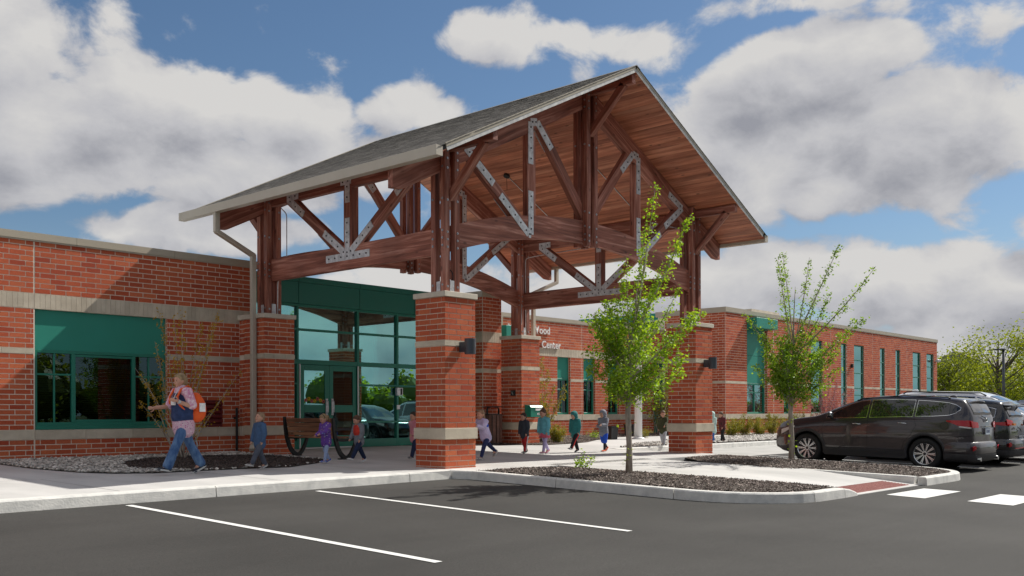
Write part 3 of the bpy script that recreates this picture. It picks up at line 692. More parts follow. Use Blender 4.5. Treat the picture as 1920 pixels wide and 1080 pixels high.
# --- left wall (faces the street)
HL = [(7.975, 10.76, .715, 3.095)]
LX0, LX1 = -6.0, 12.97
shell(LX0, LX1, -.1, 4.43, YW, YW+.35, HL)
wl = Wall('x', YW, -1)
def joint_split(u0, u1, js):
    e = [u0]+[j for j in js if u0 < j < u1]+[u1]
    return [(e[i]+(.008 if i else 0), e[i+1]-(.008 if i < len(e)-2 else 0)) for i in range(len(e)-1)]
for (a, b) in joint_split(LX0, LX1, (1.9, 7.965)):
    BR += bricks(wl, a, b, .018, .523, HL, phase=.1); ST += stones(wl, a, b, .523, .715, .92, out=.018)
    BR += bricks(wl, a, b, .715, 2.205, HL, phase=.1, rowh=.1); ST += stones(wl, a, b, 2.205, 2.315, .61, holes=HL)
    BR += bricks(wl, a, b, 2.315, 3.095, HL, phase=.1); BR += bricks(wl, a, b, 3.395, 4.43, HL, phase=.0)
    SD += stones(wl, a, b, 3.095, 3.395, .1015, out=.007)
# end of the left wall (turns back to the entrance) and the low pilaster by the downspout
core.box(12.55, 12.98, 19.62, 19.852, -.1, 3.17)
wp = Wall('x', 19.62, -1); BR += bricks(wp, 12.55, 12.98, .018, .523); BR += bricks(wp, 12.55, 12.98, .73, 2.26); BR += bricks(wp, 12.55, 12.98, 2.36, 3.17); ST += stones(wp, 12.53, 12.99, .53, .725, .5, out=.02); ST += stones(wp, 12.55, 12.98, 2.26, 2.36, .5)
wps = Wall('y', 12.55, -1); BR += bricks(wps, 19.628, 19.84, .018, .523); BR += bricks(wps, 19.628, 19.84, .73, 2.26); BR += bricks(wps, 19.628, 19.84, 2.36, 3.17)
mcap = MB(); mcap.box(12.50, 13.02, 19.57, 19.84, 3.17, 3.285)
for hx, sg in ((10.76, -1), (7.975, 1)): BR += bricks(Wall('y', hx, sg), YW+.004, YW+.058, .72, 3.09, out=.003)
close_wall(190, 40, 70)
# --- pilaster right of the entrance
PX0, PX1 = 20.60, 21.40
core.box(PX0, PX1, YW-.05, 24.0, -.1, 4.43)
wq = Wall('x', YW-.05, -1)
for z0, z1 in ((.018, .523), (.715, 2.205), (2.315, 3.095), (3.395, 4.43)): BR += bricks(wq, PX0, PX1, z0, z1)
ST += stones(wq, PX0-.01, PX1+.01, .523, .715, .8, out=.02); ST += stones(wq, PX0, PX1, 2.205, 2.315, .4); SD += stones(wq, PX0, PX1, 3.095, 3.395, .1)
for xx, sg in ((PX0, -1), (PX1, 1)):
    wq2 = Wall('y', xx, sg); y1_ = 20.3 if sg < 0 else 23.9
    for z0, z1 in ((.018, .523), (.715, 2.205), (2.315, 3.095), (3.395, 4.43)): BR += bricks(wq2, YW-.04, y1_, z0, z1)
    SD += stones(wq2, YW-.04, y1_, 3.095, 3.395, .1); ST += stones(wq2, YW-.04, y1_, .523, .715, .8, out=.02)
close_wall(50, 10, 12)
# --- lettered wall
YS = 22.85; SX0, SX1 = 24.72, 34.8
HS = [(27.70, 28.47, .955, 3.075), (29.25, 29.99, .955, 3.075), (30.80, 31.54, .955, 3.075), (33.95, 34.8, -.1, 3.075)]
shell(SX0, SX1, -.1, 4.33, YS, YS+.35, HS)
wsn = Wall('x', YS, -1)
for (a, b) in joint_split(SX0, SX1, (29.16,)):
    BR += bricks(wsn, a, b, .05, .75, HS); ST += stones(wsn, a, b, .75, .95, .8, out=.02, holes=HS)
    BR += bricks(wsn, a, b, .955, 2.175, HS); ST += stones(wsn, a, b, 2.175, 2.275, .6, holes=HS)
    BR += bricks(wsn, a, b, 2.275, 3.075, HS); SD += stones(wsn, a, b, 3.075, 3.36, .1); BR += bricks(wsn, a, b, 3.36, 4.33, HS)
core.box(SX0-.17, SX0-.002, YS-.04, YS+.5, -.1, 4.40)       # beige end trim of the lettered wall
core.box(21.40, SX0-.17, 23.9, 24.2, -.1, 4.2)
BR += bricks(Wall('x', 23.9, -1), 21.42, SX0-.18, .05, 4.2)
for (hx0, hx1, hz0, hz1) in HS[:3]:
    BR += bricks(Wall('y', hx1, -1), YS+.004, YS+.088, hz0, hz1, out=.004); BR += bricks(Wall('y', hx0, 1), YS+.004, YS+.088, hz0, hz1, out=.004)
close_wall(60, 20, 28)
# --- tall wing on the right
YR = 20.0; RX0, RX1 = 34.8, 59.0; ZR = 5.05
HR = [(36.55, 38.32, .955, 4.90), (39.81, 40.35, .955, 3.9), (42.49, 43.70, .955, 4.35), (45.75, 46.40, .955, 4.36), (47.27, 48.50, .955, 4.36), (50.55, 51.21, .955, 4.36), (52.65, 53.32, .955, 4.36), (55.15, 56.36, .955, 4.36), (57.28, 58.45, .955, 4.36)]
shell(RX0, RX1, -.1, ZR, YR, YR+.35, HR)
core.box(RX0, RX0+.35, YR+.35, 23.2, -.1, ZR); core.box(RX1-.35, RX1, YR+.35, 30, -.1, ZR)
wr_ = Wall('x', YR, -1)
for (a, b) in joint_split(RX0, RX1, (38.9, 44.6, 49.6, 54.3)):
    BR += bricks(wr_, a, b, .05, .75, HR); ST += stones(wr_, a, b, .75, .95, .9, out=.02)
    BR += bricks(wr_, a, b, .955, 2.185, HR); ST += stones(wr_, a, b, 2.185, 2.285, .6, holes=HR)
    BR += bricks(wr_, a, b, 2.285, ZR, HR)
wrs = Wall('y', RX0, -1)
BR += bricks(wrs, YR+.005, YS, .05, .75); ST += stones(wrs, YR-.01, YS, .75, .95, .9, out=.02); BR += bricks(wrs, YR+.005, YS, .955, 2.185); ST += stones(wrs, YR+.005, YS, 2.185, 2.285, .6); BR += bricks(wrs, YR+.005, YS, 2.285, ZR)
for (hx0, hx1, hz0, hz1) in HR:
    BR += bricks(Wall('y', hx1, -1), YR+.004, YR+(.128 if hx0 < 37 else .054), hz0, hz1, out=.004); BR += bricks(Wall('y', hx0, 1), YR+.004, YR+(.128 if hx0 < 37 else .054), hz0, hz1, out=.004)
close_wall(0, 0, 0)
# low end cap, trim at the corner of the lettered wall
mcap.build("cap_stone", MT['cap'], school, bevel=.004)
mt = MB(); mt.box(SX0-.21, SX0-.001, YS-.05, YS+.55, 3.0, 4.42); mt.build("corner_trim", MT['coping'], school)
mt = MB(); mt.box(24.62, 24.98, 22.55, 22.79, 3.60, 4.02); mt.build("canopy_end", MT['greenpanel'], school, bevel=.01)
# beige coping, in lengths
def coping(x0, x1, y, z, h=.15, d=.5, o=.04, n=3):
    l = (x1-x0)/n
    for i in range(n):
        m = MB(); a, b = x0+i*l+.003, x0+(i+1)*l-.003
        m.box(a, b, y-o, y+d, z+.012, z+h); m.box(a, b, y-o+.012, y+d-.01, z-.02, z+.0119)
        m.build("coping", MT['coping'], school)
coping(LX0, 8.79, YW, 4.43, n=4); coping(8.79, 13.06, YW, 4.43, n=2)
coping(PX0-.05, PX1+.05, YW-.05, 4.43, n=1, d=4.2)
coping(SX0-.2, SX1, YS, 4.33, n=3); coping(RX0-.04, 36.5, YR, ZR, n=1, d=3.3, h=.20, o=.05); coping(36.5, RX1+.04, YR, ZR, n=5, h=.17)
# --- windows: frame part with mullions and panes as its own pieces
def framed(parent, name, x0, x1, z0, z1, y, t=.055, depth=.10, mat='green'):
    m = MB(); yb = y+depth
    m.box(x0, x0+t, y, yb, z0, z1); m.box(x1-t, x1, y, yb, z0, z1)
    m.box(x0+t, x1-t, y, yb, z0, z0+t); m.box(x0+t, x1-t, y, yb, z1-t, z1)
    return m.build(name, MT[mat], parent, bevel=.004)
def bar(parent, name, x0, x1, z0, z1, y0, y1, mat='green', bevel=.003):
    m = MB(); m.box(x0, x1, y0, y1, z0, z1); return m.build(name, MT[mat], parent, bevel=bevel)
def pane(parent, x0, x1, z0, z1, y, mat='glass'):
    m = MB(); m.box(x0, x1, y, y+.012, z0, z1); return m.build("glass_pane", MT[mat], parent)
def blind(parent, x0, x1, z0, z1, y, n=None):
    m = MB(); n = n or int((z1-z0)/.045)
    for k in range(n):
        z = z0+(k+.5)*(z1-z0)/n; m.bar((x0, y, z), (x1, y, z), .034, .003, (0, .55, 1))
    o = m.build("blind", MT['blind'], parent); tag(o, kind='stuff'); return o
# large window in the left wall
wx0, wx1 = 7.985, 10.75; yf = YW+.06
wroot = framed(school, "window", wx0, wx1, .80, 2.30, yf, .06, .10); tag(wroot, label="wide green window with a fixed centre pane between two side casements")
bar(wroot, "sill", wx0-.002, wx1+.002, .718, .80, YW-.012, yf+.1)
bar(wroot, "sill", wx0+.02, wx1-.02, .80, .835, yf-.03, yf-.001)
hp = MB(); hp.box(wx0, wx1, yf+.01, yf+.06, 2.302, 3.092); hp.build("green_panel", MT['greenpanel'], wroot)
for (a, b) in ((8.72, 8.80), (10.00, 10.07)): bar(wroot, "mullion", a, b, .86, 2.24, yf-.004, yf+.09)
for (a, b, c) in ((8.05, 8.72, 1), (10.07, 10.69, 1)):
    bar(wroot, "muntin", (a+b)/2-.018, (a+b)/2+.018, .86, 2.235, yf+.025, yf+.07)
    bar(wroot, "muntin", a, (a+b)/2-.0185, 1.80, 1.836, yf+.025, yf+.07); bar(wroot, "muntin", (a+b)/2+.0185, b, 1.80, 1.836, yf+.025, yf+.07)
    for (p, q, r, s) in ((a, (a+b)/2-.018, .86, 1.80), ((a+b)/2+.018, b, .86, 1.80), (a, (a+b)/2-.018, 1.836, 2.235), ((a+b)/2+.018, b, 1.836, 2.235)):
        pane(wroot, p, q, r, s, yf+.045, 'glassd')
for z in (.862, 2.185): bar(wroot, "frame", 8.80, 10.0, z, z+.05, yf+.01, yf+.08)
pane(wroot, 8.80, 10.0, .912, 2.185, yf+.05, 'glassd')
blind(wroot, 8.06, 10.68, .92, 2.23, yf+.20)
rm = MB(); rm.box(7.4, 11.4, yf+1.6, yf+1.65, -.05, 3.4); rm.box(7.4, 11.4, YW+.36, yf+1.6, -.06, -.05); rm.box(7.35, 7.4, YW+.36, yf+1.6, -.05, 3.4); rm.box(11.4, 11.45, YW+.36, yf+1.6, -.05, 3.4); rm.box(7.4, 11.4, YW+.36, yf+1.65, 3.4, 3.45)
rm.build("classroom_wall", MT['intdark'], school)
# lettered wall windows
for (x0, x1) in ((27.71, 28.46), (29.26, 29.98), (30.81, 31.53)):
    y = YS+.09
    w = framed(school, "window", x0, x1, .96, 2.29, y, .07, .09)
    m = MB(); m.box(x0, x1, y+.015, y+.06, 2.291, 3.07); m.build("green_panel", MT['greenpanel'], w)
    xm = (x0+x1)/2; bar(w, "muntin", xm-.02, xm+.02, 1.03, 2.22, y+.02, y+.07); bar(w, "muntin", x0+.07, xm-.0205, 1.86, 1.90, y+.02, y+.07); bar(w, "muntin", xm+.0205, x1-.07, 1.86, 1.90, y+.02, y+.07)
    for p, q in ((x0+.07, xm-.02), (xm+.02, x1-.07)):
        pane(w, p, q, 1.03, 1.86, y+.045, 'glassd'); pane(w, p, q, 1.90, 2.22, y+.045, 'glassd')
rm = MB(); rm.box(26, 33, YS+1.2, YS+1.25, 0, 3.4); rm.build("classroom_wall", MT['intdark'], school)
d = framed(school, "side_door", 33.97, 34.78, .16, 3.06, YS+.10, .08, .08); bar(d, "door_rail", 34.05, 34.70, 2.25, 2.35, YS+.12, YS+.17); pane(d, 34.05, 34.70, 1.2, 2.25, YS+.14); pane(d, 34.05, 34.70, 2.35, 2.98, YS+.14); bar(d, "door_panel", 34.05, 34.70, .24, 1.2, YS+.13, YS+.16)
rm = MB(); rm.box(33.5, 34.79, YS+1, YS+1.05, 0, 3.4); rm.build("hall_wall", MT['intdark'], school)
# wing: green bay with hood
y = YR+.13
w = framed(school, "window", 36.56, 38.31, .96, 2.24, y, .07, .09)
m = MB(); m.box(36.56, 38.31, y+.015, y+.06, 2.245, 3.385); m.box(36.56, 38.31, y+.015, y+.06, 3.395, 4.88); m.build("green_panel", MT['greenpanel'], w)
bar(w, "mullion", 37.40, 37.46, 1.03, 2.17, y+.01, y+.08); bar(w, "muntin", 36.63, 37.399, 1.83, 1.88, y+.02, y+.07); bar(w, "muntin", 37.461, 38.24, 1.83, 1.88, y+.02, y+.07)
for p, q in ((36.63, 37.40), (37.46, 38.24)): pane(w, p, q, 1.03, 1.83, y+.045); pane(w, p, q, 1.88, 2.17, y+.045)
m = MB(); m.box(36.56, 38.40, YR-.45, YR+.12, 4.50, 4.93); m.build("window_hood", MT['greenpanel'], school, bevel=.01)
m = MB(); m.box(37.7, 40.2, YR+.4, YR+1.4, 5.0, 5.42); m.build("roof_curb", MT['cap'], school)
# wing: tall slot windows
for (x0, x1, z0, z1) in HR[1:]:
    y = YR+.055
    w = framed(school, "window", x0+.01, x1-.01, z0+.005, z1-.005, y, .055, .09)
    zt = z1-.075; n = 4; hs = [z0+.075, 1.86, 2.2, 2.95, 3.60] if z1 > 4 else [z0+.075, 1.86, 2.2, 3.0]
    hs = hs+[zt]
    for i in range(len(hs)-1):
        a = hs[i]+(.025 if i else 0); b = hs[i+1]-(.025 if i < len(hs)-2 else 0); pane(w, x0+.065, x1-.065, a, b, y+.03)
        if i: bar(w, "muntin", x0+.065, x1-.065, hs[i]-.025, hs[i]+.025, y-.02, y+.08)
m = MB(); m.box(36, 58.6, YR+1.3, YR+1.35, -.1, 4.9); m.build("classroom_wall", MT['interior'], school)
for (x0, x1, z0, z1) in HR:
    m = MB(); m.box(x0+.03, x1-.03, YR+.30, YR+.305, z0+.04, min(z1, 4.35)-.05); m.build("brightening_panel", MT['brightening'], school)  # pale panels added behind the wing's panes to brighten the dark glass
# teal roof screen seen over the lettered wall
m = MB(); m.box(36.0, 36.3, 23.5, 28.4, 4.2, 5.36); m.box(36.3, 44, 28.2, 28.4, 4.2, 5.36); m.build("roof_screen", MT['greenpanel'], school)
m = MB()
for yy in (27.2, 26.6): m.tube([(36.6, yy, 4.6), (36.6, yy, 6.25)], .02, 6)
m.tube([(36.6, 27.2, 6.25), (36.6, 26.0, 6.25)], .02, 6); m.tube([(36.6, 27.2, 5.9), (36.6, 26.0, 5.9)], .015, 6); m.tube([(36.6, 26.0, 4.6), (36.6, 26.0, 6.25)], .02, 6)
m.build("roof_ladder_rail", MT['galv'], school)
# flat roofs
m = MB(); m.box(LX0, 12.9, YW+.36, 30, 4.15, 4.25); m.box(12.9, 20.55, YE_+.52, 30, 4.15, 4.25); m.box(21.45, 34.7, YS+.36, 30, 4.15, 4.24); m.box(35.2, 58.6, YR+.36, 30, 4.9, 4.97); m.build("flat_roof", MT['pad'], school)
m = MB(); m.box(LX0, LX0+.3, YW+.36, 30, -.1, 4.43); m.build("end_wall", MT['brick'], school)
# wall details on the wing
for (nm, x, z, lab) in (("floodlight", 46.9, 3.30, "small black wall light between slot windows"),):
    m = MB(); m.box(x-.06, x+.06, YR-.12, YR-.012, z-.11, z+.08); m.box(x-.05, x+.05, YR-.012, YR+.0, z-.05, z+.05); o = m.build(nm, MT['dark'], bevel=.02, origin=(x, YR, z)); tag(o, label="small black wall light between two slot windows of the brick wing", cat="wall light")
sl = thing("security_light", "twin headed white security light near the far corner of the brick wing", "wall light", (58.75, YR-.01, 3.98))
for dx in (-.14, .14):
    m = MB(); m.ell((58.75+dx, YR-.16, 3.98), (.085, .10, .085)); m.build("lamp_head", MT['galv'], sl, smooth=True)
m = MB(); m.box(58.68, 58.82, YR-.08, YR-.008, 3.9, 4.03); m.build("bracket", MT['galv'], sl)
# louvred vent in the left wall
v = MB(); vx0, vx1, vz0, vz1 = 11.60, 12.09, .74, 1.33; yv = YW-.035
v.box(vx0, vx0+.035, yv, YW-.009, vz0, vz1); v.box(vx1-.035, vx1, yv, YW-.009, vz0, vz1); v.box(vx0+.035, vx1-.035, yv, YW-.009, vz0, vz0+.03); v.box(vx0+.035, vx1-.035, yv, YW-.009, vz1-.03, vz1); v.box(vx0+.035, vx1-.035, YW-.012, YW-.0085, vz0+.03, vz1-.03)
vo = v.build("wall_vent", MT['vent'], school, bevel=.003)
for k in range(5):
    z = vz0+.07+k*.105; m = MB(); m.bar((vx0+.036, YW-.028, z+.02), (vx1-.036, YW-.028, z+.02), .03, .065, (0, -.55, .5)); m.build("louvre_blade", MT['vent'], vo)
# ------------------------------------------------------------------ glazed entrance
YE = 20.35
cw = thing("x", None, None); bpy.data.objects.remove(cw)
fr = MB(); ZB = .135
cols = [(12.99, 13.06), (14.50, 14.56), (16.405, 16.475), (17.775, 17.845), (19.16, 19.23), (20.53, 20.60)]
for a, b in cols: fr.box(a, b, YE, YE+.13, ZB, 3.76)
rows_full = [(3.70, 3.76), (3.10, 3.155), (2.26, 2.375)]
spans = [(cols[i][1], cols[i+1][0]) for i in range(len(cols)-1)]
for i, (a, b) in enumerate(spans):
    for (z0, z1) in rows_full: fr.box(a, b, YE+.003, YE+.128, z0, z1)
    if i != 1:
        for (z0, z1) in ((1.745, 1.795), (.77, .82), (ZB, .345)): fr.box(a, b, YE+.003, YE+.128, z0, z1)
ent = fr.build("entrance_screen", MT['green'], school, bevel=.004)
for i, (a, b) in enumerate(spans):
    zz = [(3.155, 3.70), (2.375, 3.10)]+([] if i == 1 else [(1.795, 2.26), (.82, 1.745), (.345, .77)])
    for (z0, z1) in zz: pane(ent, a, b, z0, z1, YE+.06)
for i, (x0, x1) in enumerate(((12.985, 14.53), (14.54, 16.465), (16.475, 18.40), (18.41, 20.59))):
    m = MB(); m.box(x0, x1, YE-.03, YE+.2, 3.765, 4.30); m.build("fascia_panel", MT['greendark'], school, bevel=.004)
    m = MB(); m.box(x0, x1, YE-.055, YE+.25, 4.305, 4.44); m.build("fascia_cap", MT['greendark'], school, bevel=.004)
m = MB(); m.box(12.99, 20.6, YE+.2, YE+.5, 3.7, 4.44); m.build("fascia_backing", MT['greendark'], school)
# double doors
for k, (x0, x1, hx) in enumerate(((14.62, 15.50, 15.42), (15.52, 16.40, 15.60))):
    m = MB(); yd = YE+.03; t = .12; zt = 2.255
    m.box(x0, x0+t, yd, yd+.05, .17, zt); m.box(x1-t, x1, yd, yd+.05, .17, zt)
    for (z0, z1) in ((.17, .46), (1.05, 1.24), (2.11, zt)): m.box(x0+t, x1-t, yd, yd+.05, z0, z1)
    dr = m.build("door", MT['green'], school, bevel=.004); tag(dr, label="left leaf with a flower garland notice on its upper pane" if k == 0 else "right leaf with dark clear panes")
    pane(dr, x0+t, x1-t, 1.24, 2.11, yd+.02, 'glassd' if k else 'glass'); pane(dr, x0+t, x1-t, .46, 1.05, yd+.02, 'glassd')
    m = MB(); m.box(hx-.03, hx+.03, yd-.03, yd-.004, .98, 1.40); m.tube([(hx, yd-.03, 1.02), (hx, yd-.085, 1.06), (hx, yd-.085, 1.32), (hx, yd-.03, 1.36)], .012, 8); m.build("door_handle", MT['galv'], dr, bevel=.003)
m = MB()
m.box(14.57, 14.60, YE-.012, YE+.02, .16, 2.26); m.box(16.412, 16.44, YE-.012, YE+.0, .16, 2.26); m.box(14.60, 16.40, YE-.03, YE+.08, .138, .165)
m.build("door_trim", MT['white'], school)
m = MB(); m.box(14.605, 14.62, YE+.02, YE+.07, .17, 2.257); m.box(15.501, 15.519, YE+.04, YE+.07, .17, 2.257); m.build("door_stop", MT['green'], school)
# garland notice taped inside the left door leaf
nt_ = thing("door_notice", "paper notice with a garland of yellow and pink paper flowers on the left door", "notice", (15.06, YE+.025, 1.3))
m = MB(); m.box(14.76, 15.36, YE+.062, YE+.066, 1.25, 1.75); m.build("notice_paper", MT['paper'], nt_)
MT['petal_y'] = principled("petal_yellow", (.75, .50, .02), .8); MT['petal_p'] = principled("petal_pink", (.62, .16, .14), .8); MT['paper_green'] = principled("paper_green", (.05, .16, .03), .8)
for k in range(7):
    x = 14.80+k*.09; z = 1.36+.035*math.sin(k*1.9); m = MB(); yy = YE+.044
    for q in range(8):
        a = q*PI/4; m.cyl((x+.03*math.cos(a), yy, z+.03*math.sin(a)), (0, 1, 0), .018, .003, 6, 0)
    m.cyl((x, yy-.003, z), (0, 1, 0), .016, .004, 8, 1)
    m.build("paper_flower", [MT['petal_y' if k % 2 else 'petal_p'], MT['intdark']], nt_)
m = MB()
for k in range(22):
    x = 14.78+random.random()*.56; z = 1.31+random.random()*.12; m.box(x-.03, x+.03, YE+.053, YE+.055, z-.012, z+.012)
m.build("paper_leaf", MT['paper_green'], nt_)
# intercom on the mullion
ic = thing("intercom", "grey door intercom and card reader on the green mullion right of the doors", "intercom", (17.81, YE, 1.6))
m = MB(); m.box(17.72, 17.93, YE-.08, YE-.002, 1.51, 1.72); m.build("call_box", MT['galv'], ic, bevel=.006)
m = MB(); m.box(17.84, 17.90, YE-.086, YE-.081, 1.53, 1.70); m.build("face_plate", MT['dark'], ic)
m = MB(); m.box(17.76, 17.87, YE-.03, YE-.002, 1.13, 1.25); m.build("card_reader", MT['white'], ic, bevel=.006)
m = MB(); m.box(17.785, 17.845, YE-.034, YE-.031, 1.16, 1.22); m.build("reader_pad", MT['galv'], ic)
# entrance hall behind the glass
m = MB()
m.box(12.6, 20.9, 24.4, 24.5, .1, 3.7); m.box(12.55, 12.6, YE+.5, 24.5, .1, 3.7); m.box(20.9, 20.95, YE+.5, 24.5, .1, 3.7)
m.build("hall_wall", MT['interior'], school)
m = MB(); m.box(12.55, 20.95, YE+.14, 24.5, .05, .12); m.build("hall_floor", MT['pad'], school)
m = MB(); m.box(12.55, 20.95, YE+.5, 24.5, 3.7, 3.75); m.build("hall_ceiling", MT['interior'], school)
m = MB()
for x in (15.2, 18.9): m.box(x, x+.35, 22.3, 22.65, .12, 3.7)
m.box(13.6, 15.0, 22.0, 22.1, .12, 2.1); m.box(16.6, 17.4, 23.3, 24.2, .12, 1.1)
m.build("hall_partition", MT['intdark'], school)
# ------------------------------------------------------------------ raised lettering
sign = thing("wall_lettering", "white raised lettering reading Vi... Wood, E... Center on the brick wall", "sign", (26.2, YS-.03, 3.85))
def letters(txt, x, z, size, name="letter"):
    for ch in txt:
        if ch == ' ': x += size*.28; continue
        cu = bpy.data.curves.new("letter", 'FONT'); cu.body = ch; cu.size = size; cu.extrude = .018; cu.offset = size*.012; cu.resolution_u = 4
        tmp = bpy.data.objects.new("tmp", cu); COL.objects.link(tmp); dg = bpy.context.evaluated_depsgraph_get()
        me = bpy.data.meshes.new_from_object(tmp.evaluated_get(dg)); xs = [v.co.x for v in me.vertices]
        bpy.data.objects.remove(tmp)
        me.materials.clear(); me.materials.append(MT['letter'])
        o = bpy.data.objects.new(name, me); register(o, sign, (x-min(xs), YS-.045, z)); o.rotation_euler = (PI/2, 0, 0)
        x += max(xs)-min(xs)+size*.07
    return x
letters("Vi", 24.98, 3.86, .36); letters("Wood", 26.24, 3.86, .36)
letters("E", 24.98, 3.36, .36); letters("Center", 26.78, 3.36, .36)
# ------------------------------------------------------------------ entrance canopy
canopy = thing("entrance_canopy", "gabled timber truss canopy on four brick piers in front of the school doors", "canopy", (17.25, 16.3, .06))
XC = 17.25; XA, XD = 12.925, 21.575; YF, YB = 13.40, 19.20
def Lo(d): return 7.80-.5*abs(d)          # underside of rafters
def Un(d): return 8.285-.495*abs(d)       # underside of the boarding
def timber(name, p0, p1, w, h, up=(0, 0, 1), parent=None, bevel=.006, mat='wood', ends=None):
    """a straight timber in its own frame: local X along it, so the grain follows"""
    p0 = Vector(p0); p1 = Vector(p1); d = p1-p0; L = d.length; d.normalize(); up = Vector(up)
    a = up.cross(d).normalized(); b = d.cross(a).normalized()
    m = MB(); m.box(0, L, -w/2, w/2, -h/2, h/2, r=0.0)
    me_o = m.build(name, MT[mat], None, bevel=bevel, local=True)
    M = Matrix((d, a, b)).transposed().to_4x4(); M.translation = p0
    me_o.parent = parent; me_o.matrix_local = Matrix.Translation(-wloc(parent)) @ M
    return me_o
def timber_poly(name, poly, origin, ax, az, th, parent, mat='wood', bevel=.006):
    """flat shaped timber: polygon (s,t) in the plane of ax (grain) and az, thickness th"""
    ax = Vector(ax).normalized(); az = Vector(az).normalized(); ay = az.cross(ax).normalized(); az = ax.cross(ay).normalized()
    m = MB(); n = len(poly)
    m.add([(s, -th/2, t) for s, t in poly]+[(s, th/2, t) for s, t in poly], [tuple(range(n)), tuple(range(n, 2*n))[::-1]]+[((i+1) % n, i, n+i, n+(i+1) % n) for i in range(n)], r=0.0)
    o = m.build(name, MT[mat], None, bevel=bevel, local=True)
    bm = bmesh.new(); bm.from_mesh(o.data); bmesh.ops.recalc_face_normals(bm, faces=bm.faces); bm.to_mesh(o.data); bm.free()
    M = Matrix((ax, ay, az)).transposed().to_4x4(); M.translation = Vector(origin)
    o.parent = parent; o.matrix_local = Matrix.Translation(-wloc(parent)) @ M
    return o
# --- brick piers
def pier(x0, y0, singles, sconce=False):
    x1, y1 = x0+.81, y0+.81; g = zs(y0)-.2
    m = MB(); m.box(x0+.012, x1-.012, y0+.012, y1-.012, g, 3.175)
    p = m.build("brick_pier", MT['mortar'], canopy)
    F = [(Wall('x', y0+.012, -1), x0+.0, x1-.0, 0.0), (Wall('y', x0+.012, -1), y0, y1, .1), (Wall('x', y1-.012, 1), x0, x1, .0), (Wall('y', x1-.012, 1), y0, y1, .1)]
    vis = []; hid = []
    for i, (w, a, b, ph) in enumerate(F):
        lst = []
        for z0, z1, sr in ((.541-.1016*7, .541, 0), (.747, 2.265, 0), (2.373, 3.175, 1)):
            lst += bricks(w, a, b, z0, z1, phase=ph, start_row=sr, out=.009)
        (vis if i < 2 else hid).extend([q for q in lst if q[1][3] > g+.02])
    emit_pieces(p, vis, MT['brick'], "brick", singles, in_depth=.045); emit_pieces(p, hid, MT['brick'], "brick", 0, in_depth=.045)
    m = MB(); m.box(x0-.025, x1+.025, y0-.025, y1+.025, .541, .747); m.build("band_stone", MT['stone'], p, bevel=.006)
    m = MB()
    for (a, b) in ((x0-.003, x0+.25), (x0+.256, x0+.56), (x0+.566, x1+.003)): m.box(a, b, y0-.003, y1+.003, 2.272, 2.366)
    m.build("band_stone", MT['stone'], p)
    m = MB(); cx, cy = (x0+x1)/2, (y0+y1)/2
    b0, b1 = .43, .435
    vs = [(cx+sx*.435, cy+sy*.435, z) for z in (3.176, 3.275) for sx, sy in ((-1, -1), (1, -1), (1, 1), (-1, 1))]+[(cx, cy, 3.30)]
    m.add(vs, [(0, 3, 2, 1), (0, 1, 5, 4), (1, 2, 6, 5), (2, 3, 7, 6), (3, 0, 4, 7), (4, 5, 8), (5, 6, 8), (6, 7, 8), (7, 4, 8)]); m.build("cap_stone", MT['cap'], p, bevel=.006)
    return p
pier(12.52, 12.995, 175); pier(21.165, 12.995, 125); pier(12.52, 18.795, 0 if False else 120); pier(21.165, 18.795, 120)
# --- posts: clusters of four planks with steel between
def cluster(cx, cy, z0, ztop, nm="post", bolts_z=(), tops=None):
    for sx in (-1, 1):
        for sy in (-1, 1):
            x, y = cx+sx*.131, cy+sy*.131
            zt = ztop if not callable(ztop) else ztop(x)
            o = timber(nm, (x, y, z0), (x, y, zt), .128, .128, (0, 1, 0), canopy)
    m = MB()
    for z in bolts_z:
        for s in (-1, 1):
            m.cyl((cx+s*.131, cy-.200, z), (0, 1, 0), .023, .014, 10, 0); m.cyl((cx+s*.131, cy-.208, z), (0, 1, 0), .012, .012, 6, 0)
            m.cyl((cx-.200, cy+s*.131, z+.03), (1, 0, 0), .023, .014, 10, 0); m.cyl((cx-.208, cy+s*.131, z+.03), (1, 0, 0), .012, .012, 6, 0)
            m.cyl((cx+s*.131, cy+.200, z), (0, 1, 0), .026, .014, 8, 0)
    if m.f: o = m.build("bolts", MT['bolt'], canopy); tag(o, kind='stuff')
PB = (3.40, 4.14, 4.28, 4.42, 5.02, 5.62, 5.80, 5.94)
for cx in (XA, XD):
    for cy in (YF, YB):
        cluster(cx, cy, 3.29, lambda x: Un(x-XC)-.005, bolts_z=PB)
        m = MB(); m.box(cx-.055, cx+.055, cy-.185, cy+.185, 3.295, 3.52); m.box(cx-.185, cx-.056, cy-.05, cy+.05, 3.295, 3.50); m.box(cx+.056, cx+.185, cy-.05, cy+.05, 3.295, 3.50); m.build("post_shoe", MT['galv'], canopy)
KB = (4.80, 4.92, 5.10, 5.42, 6.9, 7.72, 7.88, 8.02)
for cy in (YF, YB): cluster(XC, cy, 4.69, 8.19, "king_post", KB)
